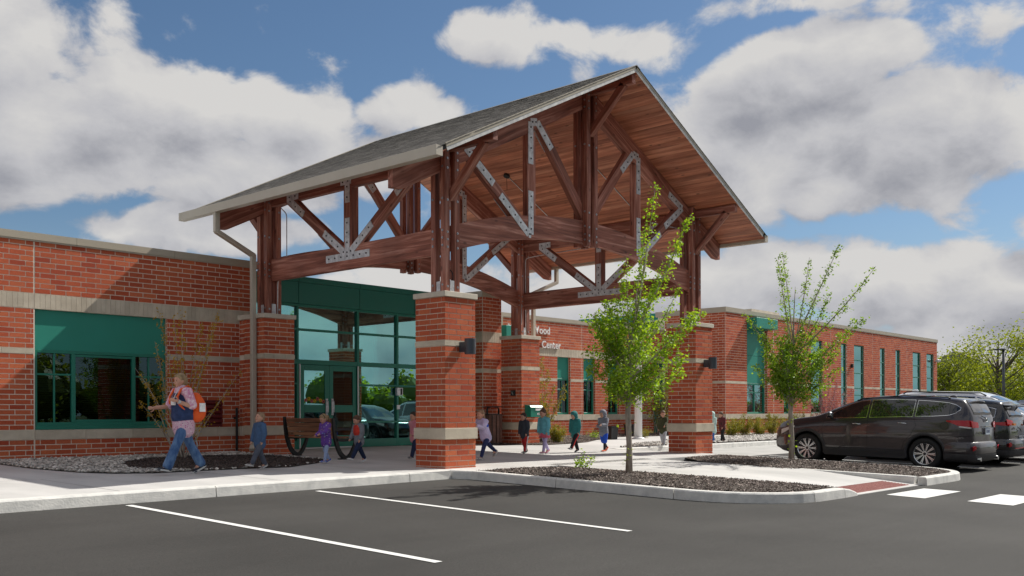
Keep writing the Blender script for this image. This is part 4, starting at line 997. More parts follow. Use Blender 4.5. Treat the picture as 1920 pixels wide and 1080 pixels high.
# --- gable trusses
TH = .132
def arch(d): return 4.765-.0375*d*d
def gable_truss(cy, front):
    # arched bottom chord in two halves
    for s in (-1, 1):
        n = 14; a, b = .0, 4.325
        poly = [(XC+s*(a+(b-a)*i/n)-XC, arch(a+(b-a)*i/n)) for i in range(n+1)]+[(s*(a+(b-a)*i/n), arch(a+(b-a)*i/n)+.49) for i in range(n, -1, -1)]
        timber_poly("arched_chord", [(s*p[0]*1.0 if s > 0 else p[0], p[1]) for p in poly], (XC, cy, 0), (1, 0, 0), (0, 0, 1), TH, canopy)
    # rafters with cut tails (overhang shaped)
    for s in (-1, 1):
        sl = Vector((s*1.0, 0, -.5)).normalized()
        pts = [(0.0, 7.80), (5.07, Lo(5.07)), (5.44, Lo(5.44)+.0), (5.69, 5.065), (5.69, Un(5.69)-.004), (0.0, Un(0)-.004)]
        org = Vector((XC, cy, 8.04)); ax = sl; az = Vector((s*.5, 0, 1)).normalized() if False else Vector((.5*s, 0, 1)).normalized()
        loc = []
        for d, z in pts:
            v = Vector((s*d, 0, z-8.04)); loc.append((v.dot(ax), v.dot(az)))
        timber_poly("rafter", loc, org, ax, az, TH-.002, canopy)
    # web
    for s in (-1, 1):
        xv = s*1.905
        timber("web_post", (XC+xv, cy, arch(1.905)+.46), (XC+xv, cy, Lo(1.905)+.02), .125, .272, (1, 0, 0), canopy)
        timber("web_brace", (XC+s*.12, cy, 5.36), (XC+s*1.62, cy, 7.08), .125, .225, (0, 0, 1), canopy)
        timber("web_brace", (XC+s*2.02, cy, 4.80), (XC+s*3.72, cy, 6.06), .125, .225, (0, 0, 1), canopy)
    # steel plates both sides, V shaped
    sides = (-1, 1)
    def vplate(pts_center, w, side):
        """L or V plate through centre line points"""
        y = cy+side*(TH/2+.006)
        m = MB(); c = [Vector((p[0], 0, p[1])) for p in pts_center]
        k = 0
        for a, b in zip(c, c[1:]):
            d = (b-a).normalized(); nrm = Vector((d.z, 0, -d.x))*w/2
            e = .0006*k
            m.prism([(a+nrm)+Vector((0, y-.006-e, 0)), (b+nrm)+Vector((0, y-.006-e, 0)), (b-nrm)+Vector((0, y-.006-e, 0)), (a-nrm)+Vector((0, y-.006-e, 0))], (0, .012+2*e, 0)); k += 1
        o = m.build("connector_plate", MT['galv'], canopy)
        mb = MB()
        for a, b in zip(c, c[1:]):
            L = (b-a).length; n = max(2, int(L/.2))
            for i in range(n):
                p = a.lerp(b, (i+.5)/n); mb.cyl((p.x, y+side*.010, p.z), (0, 1, 0), .018, .016, 8)
        q = mb.build("plate_bolts", MT['boltdark'], o); tag(q, kind='stuff')
    for side in sides:
        for s in (-1, 1):
            xv = XC+s*1.905
            vplate([(xv+s*.03, 6.18), (xv+s*.03, Lo(1.9)+.20), (xv-s*.18, Lo(1.9)+.24), (XC+s*1.26, 6.62)], .155, side)
            vplate([(xv+s*.03, 5.62), (xv+s*.03, 4.72), (xv+s*.10, 4.72), (XC+s*2.86, 5.38)], .155, side)
            vplate([(XC+s*3.06, 5.58), (XC+s*3.84, 6.14), (XC+s*3.24, 6.40)], .155, side)
gable_truss(YF, True); gable_truss(YB, False)
# --- side trusses
def side_truss(cx):
    timber("side_chord", (cx, YF, 4.285), (cx, YB, 4.285), TH, .49, (0, 0, 1), canopy)
    timber("side_plate", (cx, YF+.0, 5.925), (cx, YB, 5.925), TH, .39, (0, 0, 1), canopy)
    ym = 16.26
    timber("web_post", (cx, ym, 4.50), (cx, ym, 5.76), .272, .125, (1, 0, 0), canopy)
    for s in (-1, 1):
        timber("web_brace", (cx, ym+s*.16, 4.42), (cx, ym+s*2.22, 5.88), .125, .225, (0, 0, 1), canopy)
    for side in (-1, 1):
        x = cx+side*(TH/2+.006); m = MB(); mb = MB()
        def leg(a, b, w, e=0):
            a = Vector((x, a[0], a[1])); b = Vector((x, b[0], b[1])); d = (b-a).normalized(); n = Vector((0, d.z, -d.y))*w/2; o = Vector((-.006-e, 0, 0))
            m.prism([a+n+o, b+n+o, b-n+o, a-n+o], (.012+2*e, 0, 0))
            k = max(2, int((b-a).length/.2))
            for i in range(k):
                p = a.lerp(b, (i+.5)/k); mb.cyl((x+side*.010, p.y, p.z), (1, 0, 0), .018, .016, 8)
        leg((ym-.72, 4.30), (ym+.72, 4.30), .155); leg((ym, 4.28), (ym, 5.10), .155, .0006)
        leg((ym+.02, 4.33), (ym+.80, 4.88), .155, .0012); leg((ym-.02, 4.33), (ym-.80, 4.88), .155, .0018)
        o = m.build("connector_plate", MT['galv'], canopy); q = mb.build("plate_bolts", MT['boltdark'], o); tag(q, kind='stuff')
        m = MB(); mb = MB()
        for s in (-1, 1):
            m = MB(); mb = MB(); leg((ym+s*1.52, 5.38), (ym+s*2.10, 5.80), .155); leg((ym+s*2.14, 5.83), (ym+s*1.72, 5.83), .155, .0006)
            o = m.build("connector_plate", MT['galv'], canopy); q = mb.build("plate_bolts", MT['boltdark'], o); tag(q, kind='stuff')
        m = MB(); mb = MB(); leg((ym, 5.42), (ym, 5.86), .155, .001); leg((ym-.12, 5.86), (ym+.22, 5.86), .12, .0016)
        o = m.build("connector_plate", MT['galv'], canopy); q = mb.build("plate_bolts", MT['boltdark'], o); tag(q, kind='stuff')
side_truss(XA); side_truss(XD)
# --- outriggers, ridge beam and knee braces
for cx, zc, hh in ((XA, 6.045, .185), (XD, 6.045, .185), (XC, 8.15, .22)):
    timber("ridge_beam" if cx == XC else "outrigger", (cx, 12.09, zc), (cx, 20.42, zc), .128, hh, (0, 0, 1), canopy)
    for yb, s in ((YF, -1), (YB, 1)):
        timber("knee_brace", (cx, yb+s*.12, zc-.98), (cx, yb+s*1.06, zc-.07), .128, .15, (0, 0, 1), canopy)
        m = MB(); m.cyl((cx, yb+s*.98, zc-.175), (0, .68*s, -.7) if False else (0, s*.70, -.72), .03, .02, 10); m.build("brace_bolt", MT['boltdark'], canopy)
# --- roof deck, boards, shingles
Y0, Y1 = 12.05, 20.47
DEP = 5.70
for s in (-1, 1):
    sl = Vector((s*1.0, 0, -.495)).normalized(); nr = Vector((s*.495, 0, 1)).normalized()
    # tongue and groove boards on the underside
    n = 45; Lr = DEP/ sl.x*s if False else DEP/abs(sl.x)
    bw = Lr/n
    m = MB(); m.box(0, Y1-Y0, -bw/2+.0028, bw/2-.0028, 0, .02, r=0.0)
    me = bpy.data.meshes.new("soffit_board"); me.from_pydata(m.v, [], m.f); me.materials.append(MT['soffit'])
    for k in range(n):
        c = Vector((XC, Y0, Un(0)))+sl*((k+.5)*bw)
        o = bpy.data.objects.new("soffit_board", me); COL.objects.link(o); o.parent = canopy
        ax = Vector((0, 1, 0)); az = nr; ay = az.cross(ax)
        M = Matrix((ax, ay, az)).transposed().to_4x4(); M.translation = c+nr*random.uniform(0, .0012)
        o.matrix_local = Matrix.Translation(-wloc(canopy)) @ M
    m = MB(); a = Vector((XC, 0, Un(0)))+nr*.0235; b = a+sl*Lr; t = nr*.075
    P = [a, b, b+t, a+t]
    m.prism([(p.x, Y0+.002, p.z) for p in P], (0, Y1-Y0-.004, 0)); m.build("roof_deck", MT['intdark'], canopy)
    # shingle courses, each tab a slightly tilted slab
    m = MB(); nc = 44; ex = (Lr+.05)/nc; base = Vector((XC, 0, Un(0)))+nr*.100
    for k in range(nc):
        s0 = k*ex; s1 = min(s0+ex*1.25, Lr+.06); y = Y0-.04-(.11 if k % 2 else 0)-random.random()*.05
        while y < Y1+.02:
            w = random.uniform(.16, .34); ya = max(y, Y0-.035); yb = min(y+w-.006, Y1+.02)
            if yb > ya+.01:
                j = random.uniform(0, .004); p0 = base+sl*s0+nr*(.001); p1 = base+sl*s1+nr*(.006+j*.6); r = random.random()
                q0 = p0+nr*.002; q1 = p1+nr*.004
                m.add([(p0.x, ya, p0.z), (p1.x, ya, p1.z), (p1.x, yb, p1.z), (p0.x, yb, p0.z), (q0.x, ya, q0.z), (q1.x, ya, q1.z), (q1.x, yb, q1.z), (q0.x, yb, q0.z)],
                      [(4, 5, 6, 7), (1, 2, 6, 5), (0, 4, 5, 1), (3, 2, 6, 7)], r=r)
            y += w
    o = m.build("shingle", MT['shingle'], canopy); tag(o, kind='stuff')
    # rake edges front and back: beige board over a pale metal drip edge
    for yy, sgn in ((Y0, -1), (Y1, 1)):
        m = MB(); a = Vector((XC, 0, Un(0)+.02)); b = a+sl*(Lr-.12)
        y0_ = yy+sgn*.001; P = [a+nr*.035, b+nr*.035, b+nr*.104, a+nr*.104]
        m.prism([(p.x, y0_, p.z) for p in P], (0, sgn*.022, 0)); m.build("rake_board", MT['coping'], canopy)
        m = MB(); P = [a-nr*.03, b-nr*.03, b+nr*.0345, a+nr*.0345]
        m.prism([(p.x, y0_, p.z) for p in P], (0, sgn*.014, 0)); m.build("drip_edge", MT['white_edge'], canopy)
m = MB(); m.add([(XC-.14, Y0-.04, 8.345), (XC, Y0-.04, 8.42), (XC+.14, Y0-.04, 8.345), (XC-.14, Y1+.02, 8.345), (XC, Y1+.02, 8.42), (XC+.14, Y1+.02, 8.345), (XC, Y0-.04, 8.40), (XC, Y1+.02, 8.40)],
            [(0, 1, 4, 3), (1, 2, 5, 4), (0, 6, 1), (1, 6, 2)]); m.build("ridge_cap", MT['shingle'], canopy)
# --- gutters and downspouts
for s in (-1, 1):
    x0 = XC+s*5.70; x1 = XC+s*5.852
    a, b = sorted((x0, x1)); m = MB()
    m.box(a, b, 12.03, 20.49, 5.39, 5.402); m.box(x1-.006 if s > 0 else x1, x1 if s > 0 else x1+.006, 12.03, 20.49, 5.402, 5.565); m.box(x0 if s > 0 else x0-.006, x0+.006 if s > 0 else x0, 12.03, 20.49, 5.402, 5.555)
    m.box(a+.006, b-.006, 12.03, 12.036, 5.402, 5.56); m.box(a+.006, b-.006, 20.484, 20.49, 5.402, 5.56)
    for k in range(1, 9): m.box(a+.01, b-.01, 12.03+k*.94-.012, 12.03+k*.94+.012, 5.53, 5.54)
    m.build("gutter", MT['gutter'], canopy)
    def X(v): return XC+s*(XC-v)
    m = MB(); w, h = .118, .095
    P = [(X(11.47), 19.02, 5.39), (X(11.47), 19.02, 4.98), (X(12.44), 19.11, 4.58), (X(12.44), 19.11, .32), (X(12.34), 19.03, .21)]
    for i, (p, q) in enumerate(zip(P, P[1:])):
        p = Vector(p); q = Vector(q); d = (q-p).normalized()
        m.bar(p-d*(.0 if i == 0 else .02), q+d*(.02 if i < 3 else 0), w if True else h, h, (0, 1, 0) if abs(d.z) > .9 else (0, 0, 1))
    m.build("downspout", MT['gutter'], canopy, bevel=.008)
# --- conduits and small lights
def conduit(name, pts, r=.011, mat='galv', parent=canopy):
    # round the corners
    P = [Vector(p) for p in pts]; out = [P[0]]
    for i in range(1, len(P)-1):
        a, b, c = P[i-1], P[i], P[i+1]; k = min(.09, (b-a).length*.4, (c-b).length*.4)
        p = b+(a-b).normalized()*k; q = b+(c-b).normalized()*k
        for t in (0, .33, .66, 1): out.append((1-t)**2*p+2*t*(1-t)*b+t*t*q)
    out.append(P[-1]); m = MB(); m.tube(out, r, 8); return m.build(name, MT[mat], parent, smooth=True)
conduit("conduit", [(XA+.08, YB-.21, 3.30), (XA+.08, YB-.22, 4.05), (XA+.27, YB-.30, 4.3), (XA+.27, YB-.30, 5.6), (XA+.27, YB-.05, 5.78)])
conduit("conduit", [(XA+.03, YF-.17, 3.30), (XA+.02, YF-.18, 3.70), (XA-.02, YF+.05, 3.8)], .010, 'dark')
conduit("conduit", [(XD-.0, YB-.212, 3.30), (XD+.0, YB-.212, 5.55), (XD+.22, YB-.5, 5.62), (XD+.05, YF+.95, 5.66)])
conduit("conduit", [(XD-.18, YB-.212, 3.60), (XD-.18, YB-.212, 4.2)], .010)
conduit("conduit", [(XD-.17, YF+.3, 5.74), (XD-.6, YF+.35, 5.74), (XD-1.2, YF+.35, 5.74)], .011)
for yy in (14.85, 17.53):
    conduit("conduit", [(XC+1.95, yy, Un(1.95)-.02), (XC+4.2, yy, Un(4.2)-.02)], .012, 'white')
m = MB(); m.cyl((XC+1.92, 17.53, Un(1.92)-.03), (.45, 0, 1), .085, .06, 14); m.tube([(XC+1.92, 17.53, Un(1.92)-.05), (XC+1.90, 17.50, Un(1.92)-.42)], .006, 6); m.build("junction_box", MT['dark'], canopy)
# --- wall sconces on the street piers
def sconce(px, lab):
    t = thing("wall_sconce", lab, "wall light", (px, 12.98, 2.25), group=None)
    m = MB(); m.box(px-.065, px+.065, 12.83, 12.978, 2.16, 2.345); m.build("bracket", MT['sconce'], t, bevel=.004)
    m = MB(); c = Vector((px+.005, 12.755, 2.26)); m.tube([c+Vector((0, 0, -.145)), c+Vector((0, 0, .145))], .105, 24); m.build("lamp_cylinder", MT['sconce'], t, smooth=False, bevel=.004, seg=2)
sconce(12.93, "grey cylinder wall light on the brick pier nearest the kerb")
sconce(21.57, "grey cylinder wall light on the right hand brick pier beside the tree")
# ------------------------------------------------------------------ vehicles
def lerp_curve(pts, x):
    if x <= pts[0][0]: return pts[0][1]
    for (a, b), (c, d) in zip(pts, pts[1:]):
        if x <= c:
            t = (x-a)/(c-a) if c > a else 0; return b+(d-b)*t
    return pts[-1][1]
def smooth_curve(pts):
    """monotone cubic through the points"""
    n = len(pts); m = []
    for i in range(n):
        if i == 0: m.append((pts[1][1]-pts[0][1])/(pts[1][0]-pts[0][0]))
        elif i == n-1: m.append((pts[-1][1]-pts[-2][1])/(pts[-1][0]-pts[-2][0]))
        else:
            a = (pts[i][1]-pts[i-1][1])/(pts[i][0]-pts[i-1][0]); b = (pts[i+1][1]-pts[i][1])/(pts[i+1][0]-pts[i][0])
            m.append(0 if a*b <= 0 else 2*a*b/(a+b))
    def f(x):
        if x <= pts[0][0]: return pts[0][1]
        if x >= pts[-1][0]: return pts[-1][1]
        for i in range(n-1):
            if x <= pts[i+1][0]:
                h = pts[i+1][0]-pts[i][0]; t = (x-pts[i][0])/h
                return (2*t**3-3*t*t+1)*pts[i][1]+(t**3-2*t*t+t)*h*m[i]+(-2*t**3+3*t*t)*pts[i+1][1]+(t**3-t*t)*h*m[i+1]
    return f
MT['paint_dark'] = paint_mat("paint_dark_plum", (.024, .018, .024), .35, 1.0, .0)
MT['paint_black'] = paint_mat("paint_black", (.008, .008, .010), .22, 1.0, .1)
MT['paint_white'] = paint_mat("paint_silver_white", (.74, .76, .80), .3, .9, .0)
MT['paint_silver'] = paint_mat("paint_silver", (.34, .37, .42), .3, .9, .5)
MT['cladding'] = principled("grey_cladding", (.035, .034, .038), .55)
MT['carglass'] = principled("car_glass_tinted", (.012, .014, .017), .03); MT['carglass'].node_tree.nodes['Principled BSDF'].inputs['Coat Weight'].default_value = 1.0
MT['carglass_c'] = glass_mat("car_glass_clear", (.45, .55, .52), (.85, .95, .95), .16)
MT['lamp_red'] = principled("lamp_red", (.42, .010, .014), .12); MT['lamp_clear'] = principled("lamp_clear", (.68, .66, .66), .12); MT['amber'] = principled("lamp_amber", (.75, .22, .02), .15)
MT['alloy'] = principled("alloy_bright", (.62, .63, .66), .25, .85); MT['alloy_dark'] = principled("alloy_dark", (.05, .05, .055), .4, .6)
MT['seam'] = principled("panel_gap", (.003, .003, .003), .8)
MT['plate'] = noisy("number_plate", (.45, .55, .66), (.68, .72, .75), 8, .5); MT['plate_txt'] = principled("plate_digits", (.03, .05, .14), .6)
MT['seat'] = principled("car_seat", (.22, .19, .16), .8)
class Car:
    """local frame: x forward from the rear axle, y to the car's left, z up from the ground"""
    def __init__(s, spec):
        s.sp = spec; s.top = smooth_curve(spec['top']); s.belt = lambda x: min(lerp_curve(spec['belt'], x), s.top(x)-.035)
        s.x0, s.x1 = spec['top'][0][0], spec['top'][-1][0]; s.hw = spec['hw']; s.zb = smooth_curve(spec['under'])
    def wid(s, x):
        a = (x-s.x0)/.55; b = (s.x1-x)/.75; k = 1.0
        if a < 1: k = min(k, 1-.20*(1-max(a, 0))**2.6)
        if b < 1: k = min(k, 1-.26*(1-max(b, 0))**2.3)
        return s.hw*k
    def roofw(s, x):
        g = max(0, min(1, (s.top(x)-s.belt(x))/.48)); w = s.wid(x)
        return (w-.07)*(1-g)+(s.sp['roofw'])*g
    def ring(s, x):
        w = s.wid(x); zt = s.top(x); zb = s.zb(x); be = s.belt(x); rw = min(s.roofw(x), w-.04); g = max(0, min(1, (zt-be)/.48))
        zr = be+(zt-be)*(.86 if g > .1 else .75)
        zm = lambda t: zb+(be-zb)*t
        return [(0, zb), (w-.16, zb), (w-.05, zm(.05)), (w-.022, zm(.16)), (w-.018, zm(.30)), (w-.002, zm(.45)), (w+.004, zm(.62)), (w-.004, zm(.80)), (w-.018, zm(.93)), (w-.035, be),
                (rw+(w-.05-rw)*.62, be+(zr-be)*.42), (rw+(w-.05-rw)*.22, be+(zr-be)*.80), (rw-.005, zr), (rw-.05, zr+(zt-zr)*.45), (rw-.16, zr+(zt-zr)*.74), (rw*.5, zt-.012), (0, zt)]
    def side(s, x, z):
        r = s.ring(x)[2:13]
        for (a, b), (c, d) in zip(r, r[1:]):
            if b <= z <= d and d > b: return a+(c-a)*(z-b)/(d-b)
        return r[0][0] if z < r[0][1] else r[-1][0]
    def over(s, x, y):
        r = s.ring(x)[12:]; y = abs(y)
        for (a, b), (c, d) in zip(r, r[1:]):
            if c <= y <= a and a > c: return b+(d-b)*(a-y)/(a-c)
        return r[-1][1] if y < .05 else r[0][1]
    def stations(s):
        n = 64; return [s.x0+(s.x1-s.x0)*(.5-.5*math.cos(PI*i/n))*.35+(s.x1-s.x0)*(i/n)*.65 for i in range(n+1)]
    def body(s):
        m = MB(); xs = s.stations(); vs = []; fs = []
        R = [s.ring(x) for x in xs]; k = len(R[0]); full = 2*k-2
        for x, r in zip(xs, R):
            # front and rear faces lean: lower points pull in at the ends
            for i in list(range(k))+list(range(k-2, 0, -1)):
                pass
            row = [(x, y, z) for (y, z) in r]+[(x, -y, z) for (y, z) in r[-2:0:-1]]
            out = []
            for (X, y, z) in row:
                t = (X-s.x0)/.45
                if t < 1: X = X+(.10*(abs(y)/s.hw)**3+(.05 if z < .42 else 0))*(1-t)
                t = (s.x1-X)/.6
                if t < 1: X = X-(.22*(abs(y)/s.hw)**2.5+.07*max(0, (.45-z)/.3))*(1-t)
                out.append((X, y, z))
            vs += out
        for i in range(len(xs)-1):
            for j in range(full): fs.append((i*full+j, i*full+(j+1) % full, (i+1)*full+(j+1) % full, (i+1)*full+j))
        fs.append(tuple(range(full))[::-1]); fs.append(tuple(range((len(xs)-1)*full, len(xs)*full)))
        m.add(vs, fs); return m
    def side_patch(s, xa, xb, lo, hi, off, sgn, nx=14, nz=6, dx=None):
        m = MB(); vs = []
        for i in range(nx+1):
            x = xa+(xb-xa)*i/nx; a, b = lo(x), hi(x)
            for j in range(nz+1):
                z = a+(b-a)*j/nz; X = x
                t = (X-s.x0)/.45; y = s.side(x, z)
                if t < 1: X = X+(.10*(abs(y)/s.hw)**3)*(1-t)
                t = (s.x1-X)/.6
                if t < 1: X = X-(.22*(abs(y)/s.hw)**2.5)*(1-t)
                vs.append((X, sgn*(y+off), z))
        m.add(vs, [(i*(nz+1)+j, i*(nz+1)+j+1, (i+1)*(nz+1)+j+1, (i+1)*(nz+1)+j) for i in range(nx) for j in range(nz)]); return m
    def top_patch(s, xa, xb, wfun, off, nx=10, ny=14):
        m = MB(); vs = []
        for i in range(nx+1):
            x = xa+(xb-xa)*i/nx; w = wfun(x)
            for j in range(ny+1):
                y = -w+2*w*j/ny; z = s.over(x, y)+off; X = x
                t = (X-s.x0)/.45
                if t < 1: X = X+(.10*(abs(y)/s.hw)**3)*(1-t)-off*1.0
                vs.append((X, y, z))
        m.add(vs, [(i*(ny+1)+j, (i+1)*(ny+1)+j, (i+1)*(ny+1)+j+1, i*(ny+1)+j+1) for i in range(nx) for j in range(ny)]); return m
def wheel(parent, x, y, r, spokes, sgn, rimr=None):
    w = bpy.data.objects.new("wheel", None); COL.objects.link(w); w.parent = parent; w.location = (x, y, r)
    rimr = rimr or r*.70
    m = MB(); prof = [(rimr-.01, -.10), (rimr+.01, -.11), (r-.05, -.118), (r-.015, -.095), (r, -.05), (r, .05), (r-.015, .095), (r-.05, .118), (rimr+.01, .11), (rimr-.01, .10)]
    n = 36; vs = []; fs = []
    for i in range(n):
        a = 2*PI*i/n
        for (q, t) in prof: vs.append((q*math.cos(a), t, q*math.sin(a)))
    k = len(prof)
    for i in range(n):
        for j in range(k-1): fs.append((i*k+j, ((i+1) % n)*k+j, ((i+1) % n)*k+j+1, i*k+j+1))
    m.add(vs, fs); m.build("tyre", MT['rubber'], w, smooth=True, local=True)
    m = MB(); o = sgn*.085
    # rim lip
    vs = []; fs = []; pr = [(rimr, o), (rimr-.012, o+sgn*.012), (rimr-.026, o), (rimr-.032, o-sgn*.11)]
    for i in range(n):
        a = 2*PI*i/n
        for (q, t) in pr: vs.append((q*math.cos(a), t, q*math.sin(a)))
    for i in range(n):
        for j in range(3): fs.append((i*4+j, ((i+1) % n)*4+j, ((i+1) % n)*4+j+1, i*4+j+1))
    m.add(vs, fs, 0)
    m.cyl((0, o-sgn*.03, 0), (0, 1, 0), .055, .05, 16, 0); m.cyl((0, o-.002*sgn, 0), (0, 1, 0), .032, .01, 12, 1)
    for i in range(spokes):
        a = 2*PI*i/spokes
        for da, mt, th in ((-.045, 0, .017), (.045, 0, .017), (0, 1, .006)):
            a2 = a+da*.55; c, sn = math.cos(a2), math.sin(a2); a1 = a+da*1.7; c1, s1 = math.cos(a1), math.sin(a1)
            m.bar((.045*c, o-sgn*(.030 if mt else .022), .045*sn), ((rimr-.02)*c1, o-sgn*(.03 if mt else .006), (rimr-.02)*s1), th*1.25, .022, (0, 1, 0), mt)
    m.build("rim", [MT['alloy'], MT['alloy_dark']], w, local=True)
    m = MB(); m.cyl((0, -sgn*.0, 0), (0, 1, 0), rimr-.034, .05, 24); m.build("brake_disc", MT['alloy_dark'], w, local=True)
    return w
def boolean(o, cutter):
    md = o.modifiers.new("b", 'BOOLEAN'); md.operation = 'DIFFERENCE'; md.object = cutter; md.solver = 'EXACT'
    dg = bpy.context.evaluated_depsgraph_get(); me = bpy.data.meshes.new_from_object(o.evaluated_get(dg)); o.modifiers.remove(md); o.data = me
def build_car(spec, label, cat, loc, rz, name="parked_car"):
    c = Car(spec); t = thing(name, label, cat, (0, 0, 0), 0)
    P = spec['paint']; wr = spec['wr']; wb = spec['wb']
    body = c.body().build("body", [MT[P], MT['seam']], t, local=True)
    bm = bmesh.new(); bm.from_mesh(body.data); bmesh.ops.recalc_face_normals(bm, faces=bm.faces); bm.to_mesh(body.data); bm.free()
    cut = MB()
    for x in (0, wb):
        cut.cyl((x, c.hw, wr), (0, 1, 0), wr+.045, .62, 40); cut.cyl((x, -c.hw, wr), (0, 1, 0), wr+.045, .62, 40)
    co = cut.build("cut", MT['seam'], None, local=True)
    bm = bmesh.new(); bm.from_mesh(co.data); bmesh.ops.recalc_face_normals(bm, faces=bm.faces); bm.to_mesh(co.data); bm.free()
    bpy.context.view_layer.update(); boolean(body, co); bpy.data.objects.remove(co)
    for p in body.data.polygons: p.use_smooth = True
    try: body.data.set_sharp_from_angle(angle=math.radians(38))
    except Exception: pass
    # arch lining
    m = MB()
    for x in (0, wb):
        for sg in (-1, 1):
            n = 20; vs = []; R = wr+.044
            for i in range(n+1):
                a = PI*(-.12+1.24*i/n)
                for yy in (c.hw-.30, c.hw-.03): vs.append((x+R*math.cos(a), sg*yy, wr+R*math.sin(a)))
            m.add(vs, [(2*i, 2*i+1, 2*i+3, 2*i+2) for i in range(n)])
            m.cyl((x, sg*(c.hw-.30), wr), (0, 1, 0), R, .01, 24)
    m.box(-.6, wb+.5, -c.hw+.3, c.hw-.3, .20, .34); m.build("underbody", MT['seam'], t, local=True)
    # cladding: arch lips and sill
    if spec.get('clad', True):
        for x in (0, wb):
            for sg in (-1, 1):
                m = MB(); n = 26; vs = []; a0, a1 = math.radians(-14), math.radians(194)
                for i in range(n+1):
                    a = a0+(a1-a0)*i/n
                    for R, o in ((wr+.04, -.05), (wr+.042, .010), (wr+.105, .008), (wr+.115, -.004)):
                        X = x+R*math.cos(a); Z = wr+R*math.sin(a); vs.append((X, sg*(c.side(X, max(Z, .2))+o), Z))
                m.add(vs, [(4*i+j, 4*i+j+1, 4*i+j+5, 4*i+j+4) for i in range(n) for j in range(3)])
                m.build("wheel_arch_trim", MT['cladding'], t, smooth=True, local=True)
        for sg in (-1, 1):
            m = c.side_patch(wr+.08, wb-wr-.08, lambda x: .235, lambda x: .42, .009, sg, 12, 3)
            m.build("sill_cladding", MT['cladding'], t, smooth=True, local=True)
    # glass
    for sg in (-1, 1):
        for i, (xa, xb, lo, hi, mt) in enumerate(spec['windows']):
            L_ = (lambda x, f=lo: lerp_curve(f, x)); H_ = (lambda x, f=hi: lerp_curve(f, x))
            if spec.get('trim', True):
                k = .016
                m = c.side_patch(xa-k, xb+k, lambda x: L_(min(max(x, xa), xb))-k, lambda x: H_(min(max(x, xa), xb))+k, .0022, sg, 22, 3)
                m.build("window_trim", MT['chrome'], t, smooth=True, local=True)
                m = c.side_patch(xa-k*.3, xb+k*.3, lambda x: L_(min(max(x, xa), xb))-k*.2, lambda x: H_(min(max(x, xa), xb))+k*.3, .0036, sg, 22, 3)
                m.build("window_seal", MT['seam'], t, smooth=True, local=True)
            m = c.side_patch(xa, xb, L_, H_, .006, sg, 22, 5); m.build("side_window", MT['carglass'], t, smooth=True, local=True)
    for (xa, xb, wf, nm) in spec['screens']:
        m = c.top_patch(xa-.02, xb+.02, lambda x: wf(x)+.018, .0022); m.build("screen_seal", MT['seam'], t, smooth=True, local=True)
        m = c.top_patch(xa, xb, wf, .005); m.build(nm, MT['carglass'], t, smooth=True, local=True)
    # panel gaps and handles
    def seam(pts, sg, w=.006):
        m = MB()
        for (a, b) in zip(pts, pts[1:]):
            n = max(1, int(math.hypot(b[0]-a[0], b[1]-a[1])/.05))
            for i in range(n):
                p = (a[0]+(b[0]-a[0])*i/n, a[1]+(b[1]-a[1])*i/n); q = (a[0]+(b[0]-a[0])*(i+1)/n, a[1]+(b[1]-a[1])*(i+1)/n)
                d = Vector((q[0]-p[0], q[1]-p[1])).normalized(); nx, nz = -d.y*w/2, d.x*w/2
                vs = [(X, sg*(c.side(X, Z)+.0025), Z) for X, Z in ((p[0]+nx, p[1]+nz), (q[0]+nx, q[1]+nz), (q[0]-nx, q[1]-nz), (p[0]-nx, p[1]-nz))]
                m.add(vs, [(0, 1, 2, 3)])
        m.build("door_gap", MT['seam'], t, local=True)
    for sg in (-1, 1):
        for pts in spec['seams']: seam(pts, sg)
        for hx, hz in spec['handles']:
            y = c.side(hx, hz); m = MB()
            m.tube([(hx-.105, sg*(y+.0), hz-.004), (hx-.09, sg*(y+.030), hz), (hx, sg*(y+.038), hz+.004), (hx+.09, sg*(y+.030), hz+.004), (hx+.105, sg*y, hz)], .011, 8)
            m.build("door_handle", MT['chrome'], t, smooth=True, local=True)
        mx, mz = spec['mirror']; y = c.side(mx, mz)
        m = MB(); m.ell((mx-.02, sg*(y+.15), mz+.09), (.065, .10, .075), nu=14, nv=10); m.build("mirror", MT[P], t, smooth=True, local=True)
        m = MB(); m.bar((mx, sg*(y-.02), mz+.02), (mx, sg*(y+.10), mz+.05), .06, .04); m.build("mirror_arm", MT['dark'], t, local=True)
        m = MB(); m.ell((mx-.07, sg*(y+.15), mz+.09), (.02, .085, .062), nu=12, nv=8); m.build("mirror_glass", MT['chrome'], t, smooth=True, local=True)
    # lamps
    for sg in (-1, 1):
        for (nm, xa, xb, lo, hi, mt) in spec['lamps']:
            m = c.side_patch(xa, xb, lambda x, f=lo: lerp_curve(f, x), lambda x, f=hi: lerp_curve(f, x), .010, sg, 12, 4); m.build(nm, MT[mt], t, smooth=True, local=True)
    spec['extra'](c, t, P)
    for sg, y in ((1, c.hw-.125), (-1, -(c.hw-.125))):
        wheel(t, 0, y, wr, spec['spokes'], sg); wheel(t, wb, y, wr, spec['spokes'], sg)
    t.location = loc; t.rotation_euler.z = rz
    # pitch with the slope of the site
    return t
